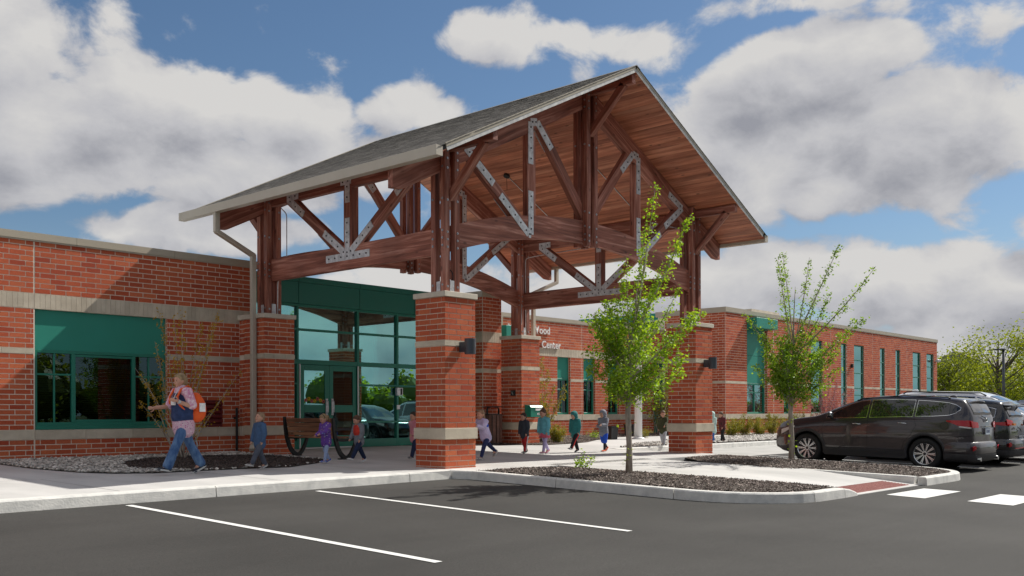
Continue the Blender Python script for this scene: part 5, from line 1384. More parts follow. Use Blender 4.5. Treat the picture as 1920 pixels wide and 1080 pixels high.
def rear_bits(c, t, P, zl, zp, text=None, exhaust=True, spoil=None, plate_w=.30):
    x0 = c.x0
    def rx(y, z):  # rear surface x at height z, from the profile
        a = x0
        for i in range(200):
            x = x0+i*.006
            if c.top(x) >= z: a = x; break
        t_ = (a-x0)/.45
        return a+.10*(abs(y)/c.hw)**3*max(0, 1-t_)-.004
    for sg in (-1, 1):   # inner part of tail lamp on the tailgate
        m = MB(); vs = []
        for i in range(7):
            y = sg*(c.hw-.10-.30*i/6)
            for j in range(4): z = zl[0]+.02+(zl[1]-zl[0]-.03)*j/3*(1-.25*i/6); vs.append((rx(y, z)-.012, y, z))
        m.add(vs, [(i*4+j, i*4+j+1, (i+1)*4+j+1, (i+1)*4+j) for i in range(6) for j in range(3)]); m.build("tail_light", MT['lamp_red'], t, local=True)
    m = MB(); m.box(rx(0, zp)-.035, rx(0, zp)-.012, -plate_w/2-.06, plate_w/2+.06, zp+.095, zp+.12); m.build("chrome_strip", MT['chrome'], t, local=True, bevel=.003)
    m = MB(); m.box(rx(0, zp)-.022, rx(0, zp)-.010, -plate_w/2, plate_w/2, zp-.075, zp+.075, 0); 
    for k in range(6): m.box(rx(0, zp)-.0236, rx(0, zp)-.0222, -.12+k*.042, -.12+k*.042+.024, zp-.035, zp+.03, 1)
    m.build("number_plate", [MT['plate'], MT['plate_txt']], t, local=True)
    # bumper wraps the tail: a plan path with a profile swept along it
    half = [(x0+.62, c.side(x0+.62, .5)), (x0+.40, c.side(x0+.40, .5)), (x0+.22, c.side(x0+.22, .5)), (x0+.13, c.hw*.90), (x0+.055, c.hw*.80), (x0+.005, c.hw*.62), (x0-.015, c.hw*.32), (x0-.02, 0)]
    path = [(x, y) for x, y in half]+[(x, -y) for x, y in half[-2::-1]]
    P2 = []
    for a_, b_ in zip(path, path[1:]):
        for q in range(3): P2.append((a_[0]+(b_[0]-a_[0])*q/3, a_[1]+(b_[1]-a_[1])*q/3))
    P2.append(path[-1]); n = len(P2)
    for nm, prof, mt in (("rear_bumper", ((-.02, .33), (.030, .37), (.052, .46), (.048, .58), (.022, .655), (-.03, .675)), P), ("bumper_cladding", ((-.12, .21), (-.02, .235), (.036, .30), (.044, .40)), 'cladding')):
        m = MB(); vs = []; kk = len(prof)
        for i, (x, y) in enumerate(P2):
            p_ = P2[max(0, i-1)]; q_ = P2[min(n-1, i+1)]; d = Vector((q_[0]-p_[0], q_[1]-p_[1])).normalized(); nx_, ny_ = d.y, -d.x
            if nx_*(x-(x0+1.0))+ny_*y < 0: nx_, ny_ = -nx_, -ny_
            f = min(1, i/4, (n-1-i)/4)
            for (o, z) in prof: o2 = .006+(o-.006)*f if o > 0 else o; vs.append((x+nx_*o2, y+ny_*o2, z))
        m.add(vs, [(i*kk+j, i*kk+j+1, (i+1)*kk+j+1, (i+1)*kk+j) for i in range(n-1) for j in range(kk-1)]); m.build(nm, MT[mt], t, smooth=True, local=True)
    for sg in (-1, 1):
        m = MB(); y = sg*c.hw*.86; m.prism([(x0+.03, y+sg*.06, .47), (x0+.02, y+sg*.085, .56), (x0+.0, y+sg*.03, .585), (x0-.01, y-sg*.06, .55), (x0+.0, y-sg*.02, .50)], (-.018, sg*.012, 0)); m.build("reflector", MT['lamp_red'], t, local=True)
        if exhaust:
            m = MB(); m.tube([(x0+.10, sg*(c.hw-.32), .29), (x0-.075, sg*(c.hw-.32), .29)], .045, 14, flat=1.0); m.build("exhaust_pipe", MT['chrome'], t, local=True)
    m = MB(); xs_ = rx(0, 1.14); m.tube([(rx(0, zp+.24)-.02, 0, zp+.24), (rx(0, zp+.30)-.035, .12, zp+.30), (rx(0, zp+.34)-.03, .32, zp+.34)], .010, 6); m.build("rear_wiper", MT['dark'], t, local=True)
    return rx
# --- large dark SUV
def suv_extra(c, t, P):
    rx = rear_bits(c, t, P, (.96, 1.14), .90)
    # spoiler
    m = MB(); vs = []; n = 14
    for i in range(n+1):
        y = -.62+1.24*i/n; e = .05*(abs(y)/.62)**3; z = c.over(-.64, y)
        for dx, dz in ((.12, .006), (-.22, -.035), (-.23, -.055), (-.06, -.09)): vs.append((-.64+dx+e, y, z+dz-.05*(abs(y)/.62)**4*(dx < 0)))
    m.add(vs, [(i*4+j, i*4+(j+1) % 4, (i+1)*4+(j+1) % 4, (i+1)*4+j) for i in range(n) for j in range(4)]+[(0, 3, 2, 1), (n*4, n*4+1, n*4+2, n*4+3)]); m.build("spoiler", MT[P], t, smooth=False, local=True)
    for sg in (-1, 1):   # roof rails
        pts = [(-.45, sg*(c.roofw(-.45)-.045), c.over(-.45, .6)-.0), (-.38, sg*(c.roofw(-.38)-.05), c.over(-.38, .58)+.018), (.6, sg*(c.roofw(.6)-.05), c.over(.6, .58)+.02), (1.55, sg*(c.roofw(1.55)-.05), c.over(1.55, .58)+.014), (1.68, sg*(c.roofw(1.68)-.045), c.over(1.68, .6)-.0)]
        m = MB(); m.tube(pts, .014, 8); m.build("roof_rail", MT['dark'], t, smooth=True, local=True)
    m = MB(); m.ell((-.30, 0, c.over(-.3, 0)+.005), (.08, .018, .032)); m.build("roof_antenna", MT[P], t, smooth=True, local=True)
    # badge on the tailgate
    m = MB(); n = 20; x = rx(0, 1.14)-.014
    m.tube([(x, .075*math.cos(2*PI*i/n), 1.145+.04*math.sin(2*PI*i/n)) for i in range(n+1)], .006, 6); m.bar((x, -.03, 1.12), (x, -.015, 1.17), .012, .01); m.bar((x, .02, 1.12), (x, .035, 1.17), .012, .01); m.bar((x, -.02, 1.145), (x, .025, 1.148), .01, .01); m.build("badge", MT['chrome'], t, local=True)
    # fuel flap on the left
    m = MB(); R = .085; n = 24
    for i in range(n):
        a, b = 2*PI*i/n, 2*PI*(i+1)/n; q = []
        for (ang, r_) in ((a, R), (b, R), (b, R-.006), (a, R-.006)):
            X = -.42+r_*math.cos(ang); Z = 1.03+r_*math.sin(ang)-.02; Z = min(Z, c.belt(X)-.0); q.append((X, c.side(X, Z)+.003, Z))
        m.add(q, [(0, 1, 2, 3)])
    m.build("fuel_flap", MT['seam'], t, local=True)
    # grille and front lamps are on the far side of the nose
    m = MB(); vs = []
    for i in range(9):
        y = -.55+1.1*i/8
        for z in (.45, .75): vs.append((c.x1+.004-.22*(abs(y)/c.hw)**2.5, y, z))
    m.add(vs, [(2*i, 2*i+1, 2*i+3, 2*i+2) for i in range(8)]); m.build("grille", MT['dark'], t, local=True)
SUV = dict(top=[(-1.04, .66), (-1.035, .92), (-1.01, 1.12), (-.965, 1.27), (-.85, 1.49), (-.75, 1.605), (-.45, 1.645), (.3, 1.68), (1.0, 1.675), (1.5, 1.615), (1.85, 1.50), (2.2, 1.345), (2.5, 1.205), (2.66, 1.15), (3.05, 1.10), (3.4, 1.035), (3.63, .95), (3.77, .81), (3.82, .62)],
           belt=[(-1.04, 1.19), (-.5, 1.22), (0, 1.19), (1.0, 1.14), (2.2, 1.085), (2.7, 1.04), (3.82, .82)], under=[(-1.04, .40), (-.9, .30), (-.6, .25), (3.2, .23), (3.6, .26), (3.82, .34)],
           hw=.935, roofw=.66, wr=.365, wb=2.80, paint='paint_dark', spokes=10,
           windows=[(1.36, 2.32, [(1.36, 1.155), (2.32, 1.115)], [(1.36, 1.535), (1.55, 1.515), (1.80, 1.43), (2.06, 1.29), (2.32, 1.125)], 0),
                    (.30, 1.27, [(.30, 1.205), (1.27, 1.16)], [(.30, 1.56), (.8, 1.565), (1.27, 1.542)], 0),
                    (-.72, .22, [(-.72, 1.375), (-.64, 1.305), (-.50, 1.255), (-.15, 1.225), (.22, 1.21)], [(-.72, 1.405), (-.62, 1.465), (-.45, 1.51), (-.1, 1.54), (.22, 1.555)], 0)],
           screens=[(-.945, -.775, lambda x: .60, "rear_window"), (1.66, 2.60, lambda x: .62+.09*(x-1.66), "windscreen")],
           seams=[[(2.36, 1.08), (2.42, .85), (2.34, .45), (2.30, .42)], [(1.31, 1.54), (1.31, .42)], [(.26, 1.19), (.20, 1.0), (.30, .80), (.46, .62), (.52, .43)], [(-.98, .80), (-.5, .76), (-.36, .70)], [(2.5, 1.07), (3.0, 1.02), (3.4, .92)]],
           handles=[(1.56, .985), (.50, 1.035)], mirror=(2.20, 1.10),
           lamps=[("tail_light", -1.0, -.46, [(-1.0, .99), (-.75, 1.015), (-.46, 1.105)], [(-1.0, 1.14), (-.46, 1.13)], 'lamp_red'), ("reversing_light", -1.0, -.76, [(-1.0, .955), (-.76, .985)], [(-1.0, .99), (-.76, 1.01)], 'lamp_clear'), ("headlight", 3.12, 3.62, [(3.12, .86), (3.62, .68)], [(3.12, .90), (3.62, .80)], 'lamp_clear')],
           extra=suv_extra)
def ground_z(y): return zg(y)
def park(spec, label, cat, x, y_rear_axle, facing=1, dz=0.0, name="parked_car"):
    yf = y_rear_axle+facing*spec['wb']
    t = build_car(spec, label, cat, (x, y_rear_axle, zg(y_rear_axle)-.004+dz), facing*PI/2, name)
    pitch = math.atan2(zg(yf)-zg(y_rear_axle), spec['wb'])
    t.rotation_euler = (0, -pitch, facing*PI/2)
    return t
suv = park(SUV, "dark plum sport utility car parked beside the second mulch island", "car", 23.42, 7.92)
# --- smaller black SUV beyond it
def small_extra(c, t, P):
    rx = rear_bits(c, t, P, (.98, 1.16), .62, exhaust=False)
    m = MB(); vs = []; n = 12
    for i in range(n+1):
        y = -.56+1.12*i/n; z = c.over(-.55, y)
        for dx, dz in ((.12, .006), (-.20, -.005), (-.21, -.03), (.02, -.06)): vs.append((-.55+dx, y, z+dz))
    m.add(vs, [(i*4+j, i*4+(j+1) % 4, (i+1)*4+(j+1) % 4, (i+1)*4+j) for i in range(n) for j in range(4)]+[(0, 3, 2, 1), (n*4, n*4+1, n*4+2, n*4+3)]); m.build("spoiler", MT[P], t, local=True)
    for sg in (-1, 1):
        m = MB(); y = sg*(c.hw-.20); m.box(c.x0-.055, c.x0-.01, y-.10, y+.08, 1.00, 1.05); m.build("indicator", MT['amber'], t, local=True)
    m = MB(); m.box(c.x0-.085, c.x0-.074, -c.hw+.2, c.hw-.2, .44, .455); m.build("bumper_strip", MT['lamp_red'], t, local=True)
    m = MB()
    for k in range(7): m.box(rx(0, .92)-.014, rx(0, .92)-.006, .18+k*.045, .18+k*.045+.03, .90, .93)
    m.build("lettering", MT['chrome'], t, local=True)
SMALL = dict(SUV); SMALL.update(top=[(-.80, .66), (-.79, .90), (-.76, 1.08), (-.72, 1.20), (-.60, 1.44), (-.50, 1.57), (-.3, 1.61), (.3, 1.645), (.95, 1.635), (1.40, 1.56), (1.75, 1.42), (2.15, 1.18), (2.35, 1.08), (2.8, 1.02), (3.1, .93), (3.3, .80), (3.36, .62)],
           belt=[(-.80, 1.09), (0, 1.04), (1.0, 1.0), (2.2, .97), (3.36, .80)], under=[(-.80, .40), (-.65, .30), (-.4, .25), (2.9, .23), (3.2, .26), (3.36, .34)], hw=.885, roofw=.60, wr=.345, wb=2.56, paint='paint_black', spokes=7,
           windows=[(1.22, 2.02, [(1.22, 1.03), (2.02, 1.01)], [(1.22, 1.50), (1.5, 1.42), (2.02, 1.06)], 0), (.30, 1.14, [(.30, 1.06), (1.14, 1.035)], [(.30, 1.52), (1.14, 1.515)], 0), (-.42, .20, [(-.42, 1.20), (.20, 1.07)], [(-.42, 1.38), (.20, 1.515)], 0)],
           screens=[(-.70, -.53, lambda x: .55, "rear_window"), (1.45, 2.28, lambda x: .56+.08*(x-1.45), "windscreen")],
           seams=[[(2.0, .99), (2.0, .5)], [(1.18, 1.5), (1.18, .45)], [(.3, 1.05), (.25, .8), (.45, .5)]], handles=[(1.35, .92), (.45, .95)], mirror=(1.95, 1.0),
           lamps=[("tail_light", -.76, -.35, [(-.76, .98), (-.35, 1.02)], [(-.76, 1.08), (-.35, 1.06)], 'lamp_red'), ("headlight", 2.75, 3.2, [(2.75, .84), (3.2, .70)], [(2.75, .90), (3.2, .80)], 'lamp_clear')], extra=small_extra)
park(SMALL, "small black sport utility car in the next bay past the dark plum one", "car", 26.28, 7.75)
# --- white SUV backed in, nose to the road
def big_extra(c, t, P):
    for sg in (-1, 1):
        pts = [(-.6, sg*(c.roofw(-.6)-.05), c.over(-.6, .6)), (-.5, sg*(c.roofw(-.5)-.05), c.over(-.5, .6)+.045), (1.5, sg*(c.roofw(1.5)-.05), c.over(1.5, .6)+.04), (1.65, sg*(c.roofw(1.65)-.05), c.over(1.65, .6))]
        m = MB(); m.tube(pts, .018, 8); m.build("roof_rail", MT['dark'], t, smooth=True, local=True)
    m = MB(); m.ell((-.5, 0, c.over(-.5, 0)+.03), (.10, .03, .06)); m.build("roof_antenna", MT[P], t, smooth=True, local=True)
    m = MB(); m.tube([(2.55, .10, c.over(2.55, .1)+.02), (2.50, .55, c.over(2.45, .5)+.02)], .010, 6); m.build("wiper", MT['dark'], t, local=True)
    m = MB(); vs = []
    for i in range(9):
        y = -.62+1.24*i/8
        for z in (.55, .92): vs.append((c.x1+.006-.22*(abs(y)/c.hw)**2.5, y, z))
    m.add(vs, [(2*i, 2*i+1, 2*i+3, 2*i+2) for i in range(8)]); m.build("grille", MT['dark'], t, local=True)
BIG = dict(SUV); BIG.update(top=[(-1.15, .70), (-1.14, .95), (-1.10, 1.20), (-1.0, 1.45), (-.86, 1.70), (-.6, 1.80), (.3, 1.85), (1.2, 1.85), (1.65, 1.77), (2.0, 1.63), (2.4, 1.40), (2.75, 1.235), (3.15, 1.19), (3.6, 1.12), (3.85, 1.02), (3.93, .8)],
           belt=[(-1.15, 1.16), (0, 1.13), (2.4, 1.10), (3.93, .98)], under=[(-1.15, .46), (-.95, .36), (3.4, .33), (3.7, .36), (3.93, .46)], hw=.985, roofw=.70, wr=.40, wb=3.02, paint='paint_white', spokes=6, clad=False,
           windows=[(1.45, 2.50, [(1.45, 1.17), (2.50, 1.15)], [(1.45, 1.68), (1.8, 1.58), (2.50, 1.19)], 0), (.36, 1.37, [(.36, 1.19), (1.37, 1.17)], [(.36, 1.71), (1.37, 1.69)], 0), (-.85, .28, [(-.85, 1.22), (.28, 1.19)], [(-.85, 1.58), (-.6, 1.66), (.28, 1.71)], 0)],
           screens=[(-1.06, -.88, lambda x: .64, "rear_window"), (1.75, 2.66, lambda x: .66+.10*(x-1.75), "windscreen")],
           seams=[[(2.45, 1.1), (2.45, .5)], [(1.41, 1.68), (1.41, .48)], [(.36, 1.17), (.30, .95), (.55, .52)]], handles=[(1.62, 1.05), (.55, 1.07)], mirror=(2.38, 1.14),
           lamps=[("headlight", 3.45, 3.78, [(3.45, .90), (3.78, .78)], [(3.45, 1.02), (3.78, .96)], 'lamp_clear'), ("tail_light", -1.12, -.85, [(-1.12, .95), (-.85, .95)], [(-1.12, 1.14), (-.85, 1.14)], 'lamp_red')], extra=big_extra)
park(BIG, "white sport utility car backed in behind the two dark ones", "car", 29.3, 10.1, facing=-1)
SUV2 = dict(SUV); SUV2['paint'] = 'paint_silver'
park(SUV2, "silver sport utility car farthest right in the row, beyond the white one", "car", 35.6, 8.9, facing=-1)
# ------------------------------------------------------------------ people
def fabric(name, col, col2=None, scale=12, rough=.9, pos=(.42, .58)):
    return noisy(name, col, col2 or tuple(c*1.25 for c in col), scale, rough, bump=.25, bscale=30, pos=pos, bdist=.006)
def dotted(name, base, dots, scale=16, r=.22):
    m = bpy.data.materials.new(name); m.use_nodes = True; nt, N, L = nodes(m); b = N['Principled BSDF']
    tc = N.new('ShaderNodeTexCoord'); v = N.new('ShaderNodeTexVoronoi'); v.inputs['Scale'].default_value = scale; L.new(tc.outputs['Object'], v.inputs['Vector'])
    mr = N.new('ShaderNodeMath'); mr.operation = 'LESS_THAN'; L.new(v.outputs['Distance'], mr.inputs[0]); mr.inputs[1].default_value = r
    s = N.new('ShaderNodeSeparateColor'); L.new(v.outputs['Color'], s.inputs[0]); cr = N.new('ShaderNodeValToRGB'); cr.color_ramp.interpolation = 'CONSTANT'; el = cr.color_ramp.elements
    el[0].color = (*dots[0], 1); el[0].position = 0; el[1].color = (*dots[-1], 1); el[1].position = 1-1/len(dots)
    for i in range(1, len(dots)-1): q = el.new(i/len(dots)); q.color = (*dots[i], 1)
    L.new(s.outputs[0], cr.inputs[0]); mx = N.new('ShaderNodeMix'); mx.data_type = 'RGBA'; L.new(mr.outputs[0], mx.inputs[0]); mx.inputs[6].default_value = (*base, 1); L.new(cr.outputs[0], mx.inputs[7])
    L.new(mx.outputs[2], b.inputs['Base Color']); b.inputs['Roughness'].default_value = .85; return m
def zsplit(name, stops, axis=2, rough=.85):
    """colour bands along a local axis (a garment's own colour blocks)"""
    m = bpy.data.materials.new(name); m.use_nodes = True; nt, N, L = nodes(m); b = N['Principled BSDF']
    tc = N.new('ShaderNodeTexCoord'); s = N.new('ShaderNodeSeparateXYZ'); L.new(tc.outputs['Object'], s.inputs[0])
    mr = N.new('ShaderNodeMapRange'); mr.inputs[1].default_value = stops[0][0]; mr.inputs[2].default_value = stops[-1][0]; L.new(s.outputs[axis], mr.inputs[0])
    cr = N.new('ShaderNodeValToRGB'); el = cr.color_ramp.elements; a, b_ = stops[0][0], stops[-1][0]
    el[0].position = 0; el[0].color = (*stops[0][1], 1); el[1].position = 1; el[1].color = (*stops[-1][1], 1)
    for z, c in stops[1:-1]: q = el.new((z-a)/(b_-a)); q.color = (*c, 1)
    L.new(mr.outputs[0], cr.inputs[0]); L.new(cr.outputs[0], b.inputs['Base Color']); b.inputs['Roughness'].default_value = rough; return m
FB = dict(
    jeans=noisy("denim_blue", (.035, .09, .23), (.16, .28, .47), 9, .9, pos=(.35, .7), stretch=(1, 1, .5)), denim=fabric("denim_dark", (.018, .035, .105), (.03, .055, .15)),
    wshirt=dotted("patterned_blouse", (.62, .42, .52), [(.48, .12, .30), (.75, .62, .68), (.30, .10, .22), (.70, .30, .48)], 34, .34), wsleeve=noisy("tie_dye_sleeve", (.60, .22, .38), (.80, .62, .68), 22, .9, pos=(.4, .6)),
    blue=fabric("fleece_blue", (.045, .095, .19)), greyp=fabric("trousers_grey", (.075, .085, .115)), purple=dotted("purple_coat", (.14, .055, .34), [(.75, .75, .8), (.7, .5, .05), (.5, .05, .25), (.03, .02, .10), (.2, .35, .7)], 26, .24),
    lblue=dotted("leggings_pale_blue", (.33, .43, .66), [(.10, .14, .35), (.5, .55, .75), (.1, .12, .3)], 40, .2), navy=fabric("jeans_navy", (.012, .022, .062)), greyj=fabric("jacket_grey", (.17, .18, .20)), greyd=fabric("jacket_slate", (.075, .08, .115)),
    red=fabric("panel_red", (.50, .035, .02)), pink=noisy("pink_top", (.50, .12, .17), (.68, .38, .42), 3, .9), lilac=fabric("lilac_top", (.50, .45, .66)), navyleg=fabric("navy_leggings", (.018, .028, .10)),
    char=fabric("puffer_charcoal", (.035, .042, .055)), redtr=fabric("trousers_red", (.42, .02, .02)), turq=fabric("fleece_turquoise", (.12, .38, .45)), skirt=fabric("skirt_pink", (.72, .13, .20)), lav=fabric("tights_lavender", (.44, .38, .60)),
    teal=fabric("jacket_teal", (.022, .16, .16)), blackp=fabric("trousers_black", (.014, .014, .016)), greyh=fabric("hoodie_grey", (.19, .20, .24)), royal=fabric("shorts_royal", (.015, .08, .50)), olive=fabric("jacket_olive", (.045, .05, .022)),
    paleg=fabric("trousers_pale", (.36, .38, .42)), mint=fabric("coat_mint", (.42, .58, .55)), plaid=dotted("plaid_jacket", (.10, .012, .018), [(.02, .01, .012), (.16, .02, .03), (.03, .01, .01)], 24, .4), white=fabric("white_cloth", (.72, .72, .72)),
    bluelg=fabric("leggings_blue", (.05, .14, .42)), orange=principled("orange_backpack", (.80, .11, .015), .75), shoe=fabric("shoe_dark", (.02, .025, .04)), shoew=principled("shoe_white", (.62, .62, .62), .6), shoeo=fabric("shoe_orange", (.60, .07, .01)), shoep=fabric("shoe_pink", (.45, .15, .22)),
    shoeg=fabric("shoe_grey", (.30, .28, .27)), shoeb=fabric("shoe_blue", (.06, .10, .40)), sole=principled("shoe_sole", (.6, .6, .58), .7),
    hblond=noisy("hair_blond", (.20, .13, .065), (.40, .28, .15), 30, .7, stretch=(1, 1, .3)), hbrown=noisy("hair_brown", (.06, .030, .016), (.13, .07, .04), 30, .7, stretch=(1, 1, .3)), hlight=noisy("hair_light_brown", (.20, .12, .07), (.33, .21, .13), 30, .7, stretch=(1, 1, .3)), hdark=noisy("hair_dark", (.018, .012, .009), (.05, .032, .022), 30, .7))
MT['eye'] = principled("eye_dark", (.03, .02, .015), .3); MT['lip'] = principled("lip", (.42, .14, .12), .5); MT['silver'] = principled("watch_silver", (.6, .6, .62), .3, .8)
def remesh(mb, name, mats, parent, voxel=.008, sm=4, smf=.6):
    o = mb.build("tmp", mats, None, local=True)
    bm = bmesh.new(); bm.from_mesh(o.data); bmesh.ops.recalc_face_normals(bm, faces=bm.faces); bm.to_mesh(o.data); bm.free()
    r = o.modifiers.new("r", 'REMESH'); r.mode = 'VOXEL'; r.voxel_size = voxel
    if sm: q = o.modifiers.new("s", 'SMOOTH'); q.iterations = sm; q.factor = smf
    dg = bpy.context.evaluated_depsgraph_get(); me = bpy.data.meshes.new_from_object(o.evaluated_get(dg)); bpy.data.objects.remove(o)
    me.materials.clear(); me.materials.append(mats if not isinstance(mats, (list, tuple)) else mats[0])
    me.polygons.foreach_set('use_smooth', [True]*len(me.polygons))
    o = bpy.data.objects.new(name, me); COL.objects.link(o); o.parent = parent; return o
def limb(mb, pts, rads, n=12, sub=3, flat=1.0):
    P = [Vector(p) for p in pts]; out = []; rr = []
    for i in range(len(P)-1):
        for k in range(sub): t = k/sub; out.append(P[i].lerp(P[i+1], t)); rr.append(rads[i]+(rads[i+1]-rads[i])*t)
    out.append(P[-1]); rr.append(rads[-1])
    d0 = (out[0]-out[1]).normalized(); d1 = (out[-1]-out[-2]).normalized()
    out = [out[0]+d0*rr[0]*.75, out[0]+d0*rr[0]*.45]+out+[out[-1]+d1*rr[-1]*.45, out[-1]+d1*rr[-1]*.75]; rr = [rr[0]*.45, rr[0]*.85]+rr+[rr[-1]*.85, rr[-1]*.45]
    mb.tube(out, rr, n, flat=flat)
def person(label, x, y, h, rz=PI, adult=False, legs=((25, 5), (-20, 12)), arms=((-20, 25), (20, 25)), lean=3, head=(0, 0), top='blue', top_len=.0, sleeve='long', bottom='navy', bottom_kind='trousers', shoes='shoe', hair='hbrown', style='short', extras=None, thick=1.0, hood=False, group=None, arm_out=(8, 8), z_off=0.0, twist=0):
    t = thing("person", label, "person", (0, 0, 0), 0, group)
    if adult: HH, neck, shz, shw, hpz, hpw, th, sh, an, ua, fa = .137, .850, .815, .098, .515, .052, .245, .235, .04, .170, .148
    else: HH, neck, shz, shw, hpz, hpw, th, sh, an, ua, fa = .185, .795, .755, .098, .455, .052, .215, .195, .045, .150, .130
    L = math.radians(lean); up = Vector((math.sin(L), 0, math.cos(L)))
    hip = Vector((0, 0, 0)); J = {}
    def d2(a): a = math.radians(a); return Vector((math.sin(a), 0, -math.cos(a)))
    lo = 9
    for i, s in ((0, 1), (1, -1)):
        a, b = legs[i]; hp = Vector((0, s*hpw*h, 0)); kn = hp+d2(a)*th*h; ak = kn+d2(a-b)*sh*h+Vector((0, -s*.008*h, 0))
        J['hip', i], J['knee', i], J['ankle', i] = hp, kn, ak
        fp = a-b; fp = max(-50, min(12, fp*.85 if fp < 0 else fp*.4)); J['fp', i] = fp
        fa_ = math.radians(fp); toe = ak+Vector((math.cos(fa_)*.10*h, 0, math.sin(fa_)*.10*h-an*h*math.cos(fa_))); heel = ak+Vector((-.025*h*math.cos(fa_)+math.sin(fa_)*an*h, 0, -an*h*math.cos(fa_)-.025*h*math.sin(fa_)))
        lo = min(lo, toe.z, heel.z)
    H0 = -lo+.004
    for k in list(J):
        if k[0] != 'fp': J[k] = J[k]+Vector((0, 0, H0))
    hip = Vector((0, 0, H0)); T = (shz-hpz)*h
    chest = hip+up*T*.62; shc = hip+up*T; nk = hip+up*(neck-hpz)*h; tw = math.radians(twist)
    sk = MB(); k = thick
    # torso
    W_ = .078*h*k; limb(sk, [hip-up*.02*h, hip+up*T*.35, chest, shc-up*.02*h], [W_*1.02, W_*.93, W_*1.08, W_*.9], 14, 3, flat=.80)
    limb(sk, [shc-up*.01*h, nk], [.032*h, .030*h])
    for i, s in ((0, 1), (1, -1)):
        so = shc+Vector((-math.sin(tw)*s*shw*h, s*shw*h*math.cos(tw), 0)); a, b = arms[i]; out = math.radians(arm_out[i])
        dr = d2(a); dr = Vector((dr.x, s*math.sin(out), dr.z)).normalized(); el = so+dr*ua*h
        dr2 = d2(a+b); dr2 = Vector((dr2.x, -s*math.sin(out)*.5, dr2.z)).normalized(); wr = el+dr2*fa*h; J['sh', i], J['el', i], J['wr', i], J['hd', i] = so, el, wr, dr2
        limb(sk, [shc+Vector((0, s*.03*h, -.02*h)), so, el, wr], [.045*h, .034*h*k, .026*h*k, .018*h]); 
        # hand: palm, four fingers and a thumb leaving its side
        pl = wr+dr2*.045*h; side = Vector((0, 1, 0)); side = (side-dr2*side.dot(dr2)).normalized(); nrm = dr2.cross(side)*s
        limb(sk, [wr, pl], [.018*h, .021*h], 10, 2, flat=.6)
        for q, (of, ln) in enumerate(((-.015, .040), (-.005, .046), (.005, .043), (.014, .034))):
            b0 = pl+nrm*of*h; m1 = b0+dr2*ln*.5*h; m2 = m1+(dr2*.75+side*(-s)*.6).normalized()*ln*.5*h
            limb(sk, [b0, m1, m2], [.0062*h, .0056*h, .0045*h], 6, 1)
        b0 = wr+dr2*.018*h+nrm*.016*h*(1); limb(sk, [b0, b0+(dr2*.6+nrm*.8).normalized()*.022*h, b0+(dr2*1.0+nrm*.5).normalized()*.040*h], [.0075*h, .0068*h, .0055*h], 6, 1)
    for i in (0, 1):
        limb(sk, [J['hip', i], J['knee', i], J['ankle', i]], [.048*h*k, .033*h, .022*h])
        limb(sk, [J['ankle', i], J['ankle', i]+Vector((.05*h, 0, -an*h*.6))], [.022*h, .018*h])
    # head
    hp_ = math.radians(head[0]); hy = math.radians(head[1]); R = Matrix.Rotation(hy, 3, 'Z') @ Matrix.Rotation(hp_+L*.5, 3, 'Y')
    hc = nk+R@Vector((HH*.10*h, 0, HH*.47*h)); a = HH*h
    def hd(v): return hc+R@(Vector(v)*a)
    sk.ell(hc+R@Vector((-.02*a, 0, .06*a)), (.43*a, .35*a, .44*a), R, 16, 12); sk.ell(hd((.10, 0, -.20)), (.28*a, .25*a, .30*a), R, 12, 8)
    sk.ell(hd((.405, 0, -.06)), (.065*a, .045*a, .085*a), R, 8, 6); sk.ell(hd((.30, 0, -.42)), (.09*a, .10*a, .07*a), R, 8, 6)
    for s in (-1, 1): sk.ell(hd((-.02, s*.345, -.04)), (.075*a, .035*a, .11*a), R, 8, 6); sk.ell(hd((.27, s*.15, -.16)), (.12*a, .11*a, .12*a), R, 8, 6)
    body = remesh(sk, "body", MT['skin'], t, voxel=.0075 if not adult else .008, sm=3, smf=.5)
    for s in (-1, 1):
        m = MB(); m.ell(hd((.375, s*.135, .005)), (.030*a, .042*a, .026*a), R, 8, 6); m.build("eye", MT['eye'], t, smooth=True, local=True)
        m = MB(); m.ell(hd((.385, s*.145, .085)), (.02*a, .065*a, .012*a), R, 8, 4); m.build("eyebrow", FB[hair], t, smooth=True, local=True)
    m = MB(); m.ell(hd((.372, 0, -.25)), (.028*a, .085*a, .022*a), R, 10, 6); m.build("mouth", MT['lip'], t, smooth=True, local=True)
    # hair or hood
    if not hood:
        hm = MB(); hm.ell(hd((-.07, 0, .14)), (.43*a, .385*a, .42*a), R, 18, 12); hm.ell(hd((-.20, 0, -.05)), (.29*a, .34*a, .34*a), R, 14, 10)
        hm.ell(hd((.16, 0, .34)), (.22*a, .28*a, .14*a), R, 12, 8)
        if style in ('long', 'pony'):
            if style == 'long': limb(hm, [hd((-.25, 0, -.1)), hd((-.42, 0, -.7)), hd((-.60, .05, -1.25))], [.30*a, .24*a, .10*a], flat=.8)
            else: limb(hm, [hd((-.38, 0, .22)), hd((-.62, 0, .05)), hd((-.70, 0, -.55))], [.13*a, .15*a, .06*a])
        if style == 'bun': hm.ell(hd((-.16, 0, .62)), (.16*a, .16*a, .15*a), R, 10, 8)
        if style == 'bob': limb(hm, [hd((-.18, 0, .05)), hd((-.22, 0, -.36))], [.40*a, .30*a])
        remesh(hm, "hair", FB[hair], t, voxel=.008, sm=2)
    else:
        hm = MB(); hm.ell(hd((-.12, 0, .08)), (.50*a, .44*a, .50*a), R, 18, 12); hm.ell(hd((-.18, 0, -.30)), (.40*a, .40*a, .32*a), R, 14, 10); hm.ell(hd((.06, 0, .30)), (.36*a, .38*a, .26*a), R, 14, 10)
        remesh(hm, "hood", FB[top], t, voxel=.008, sm=2)
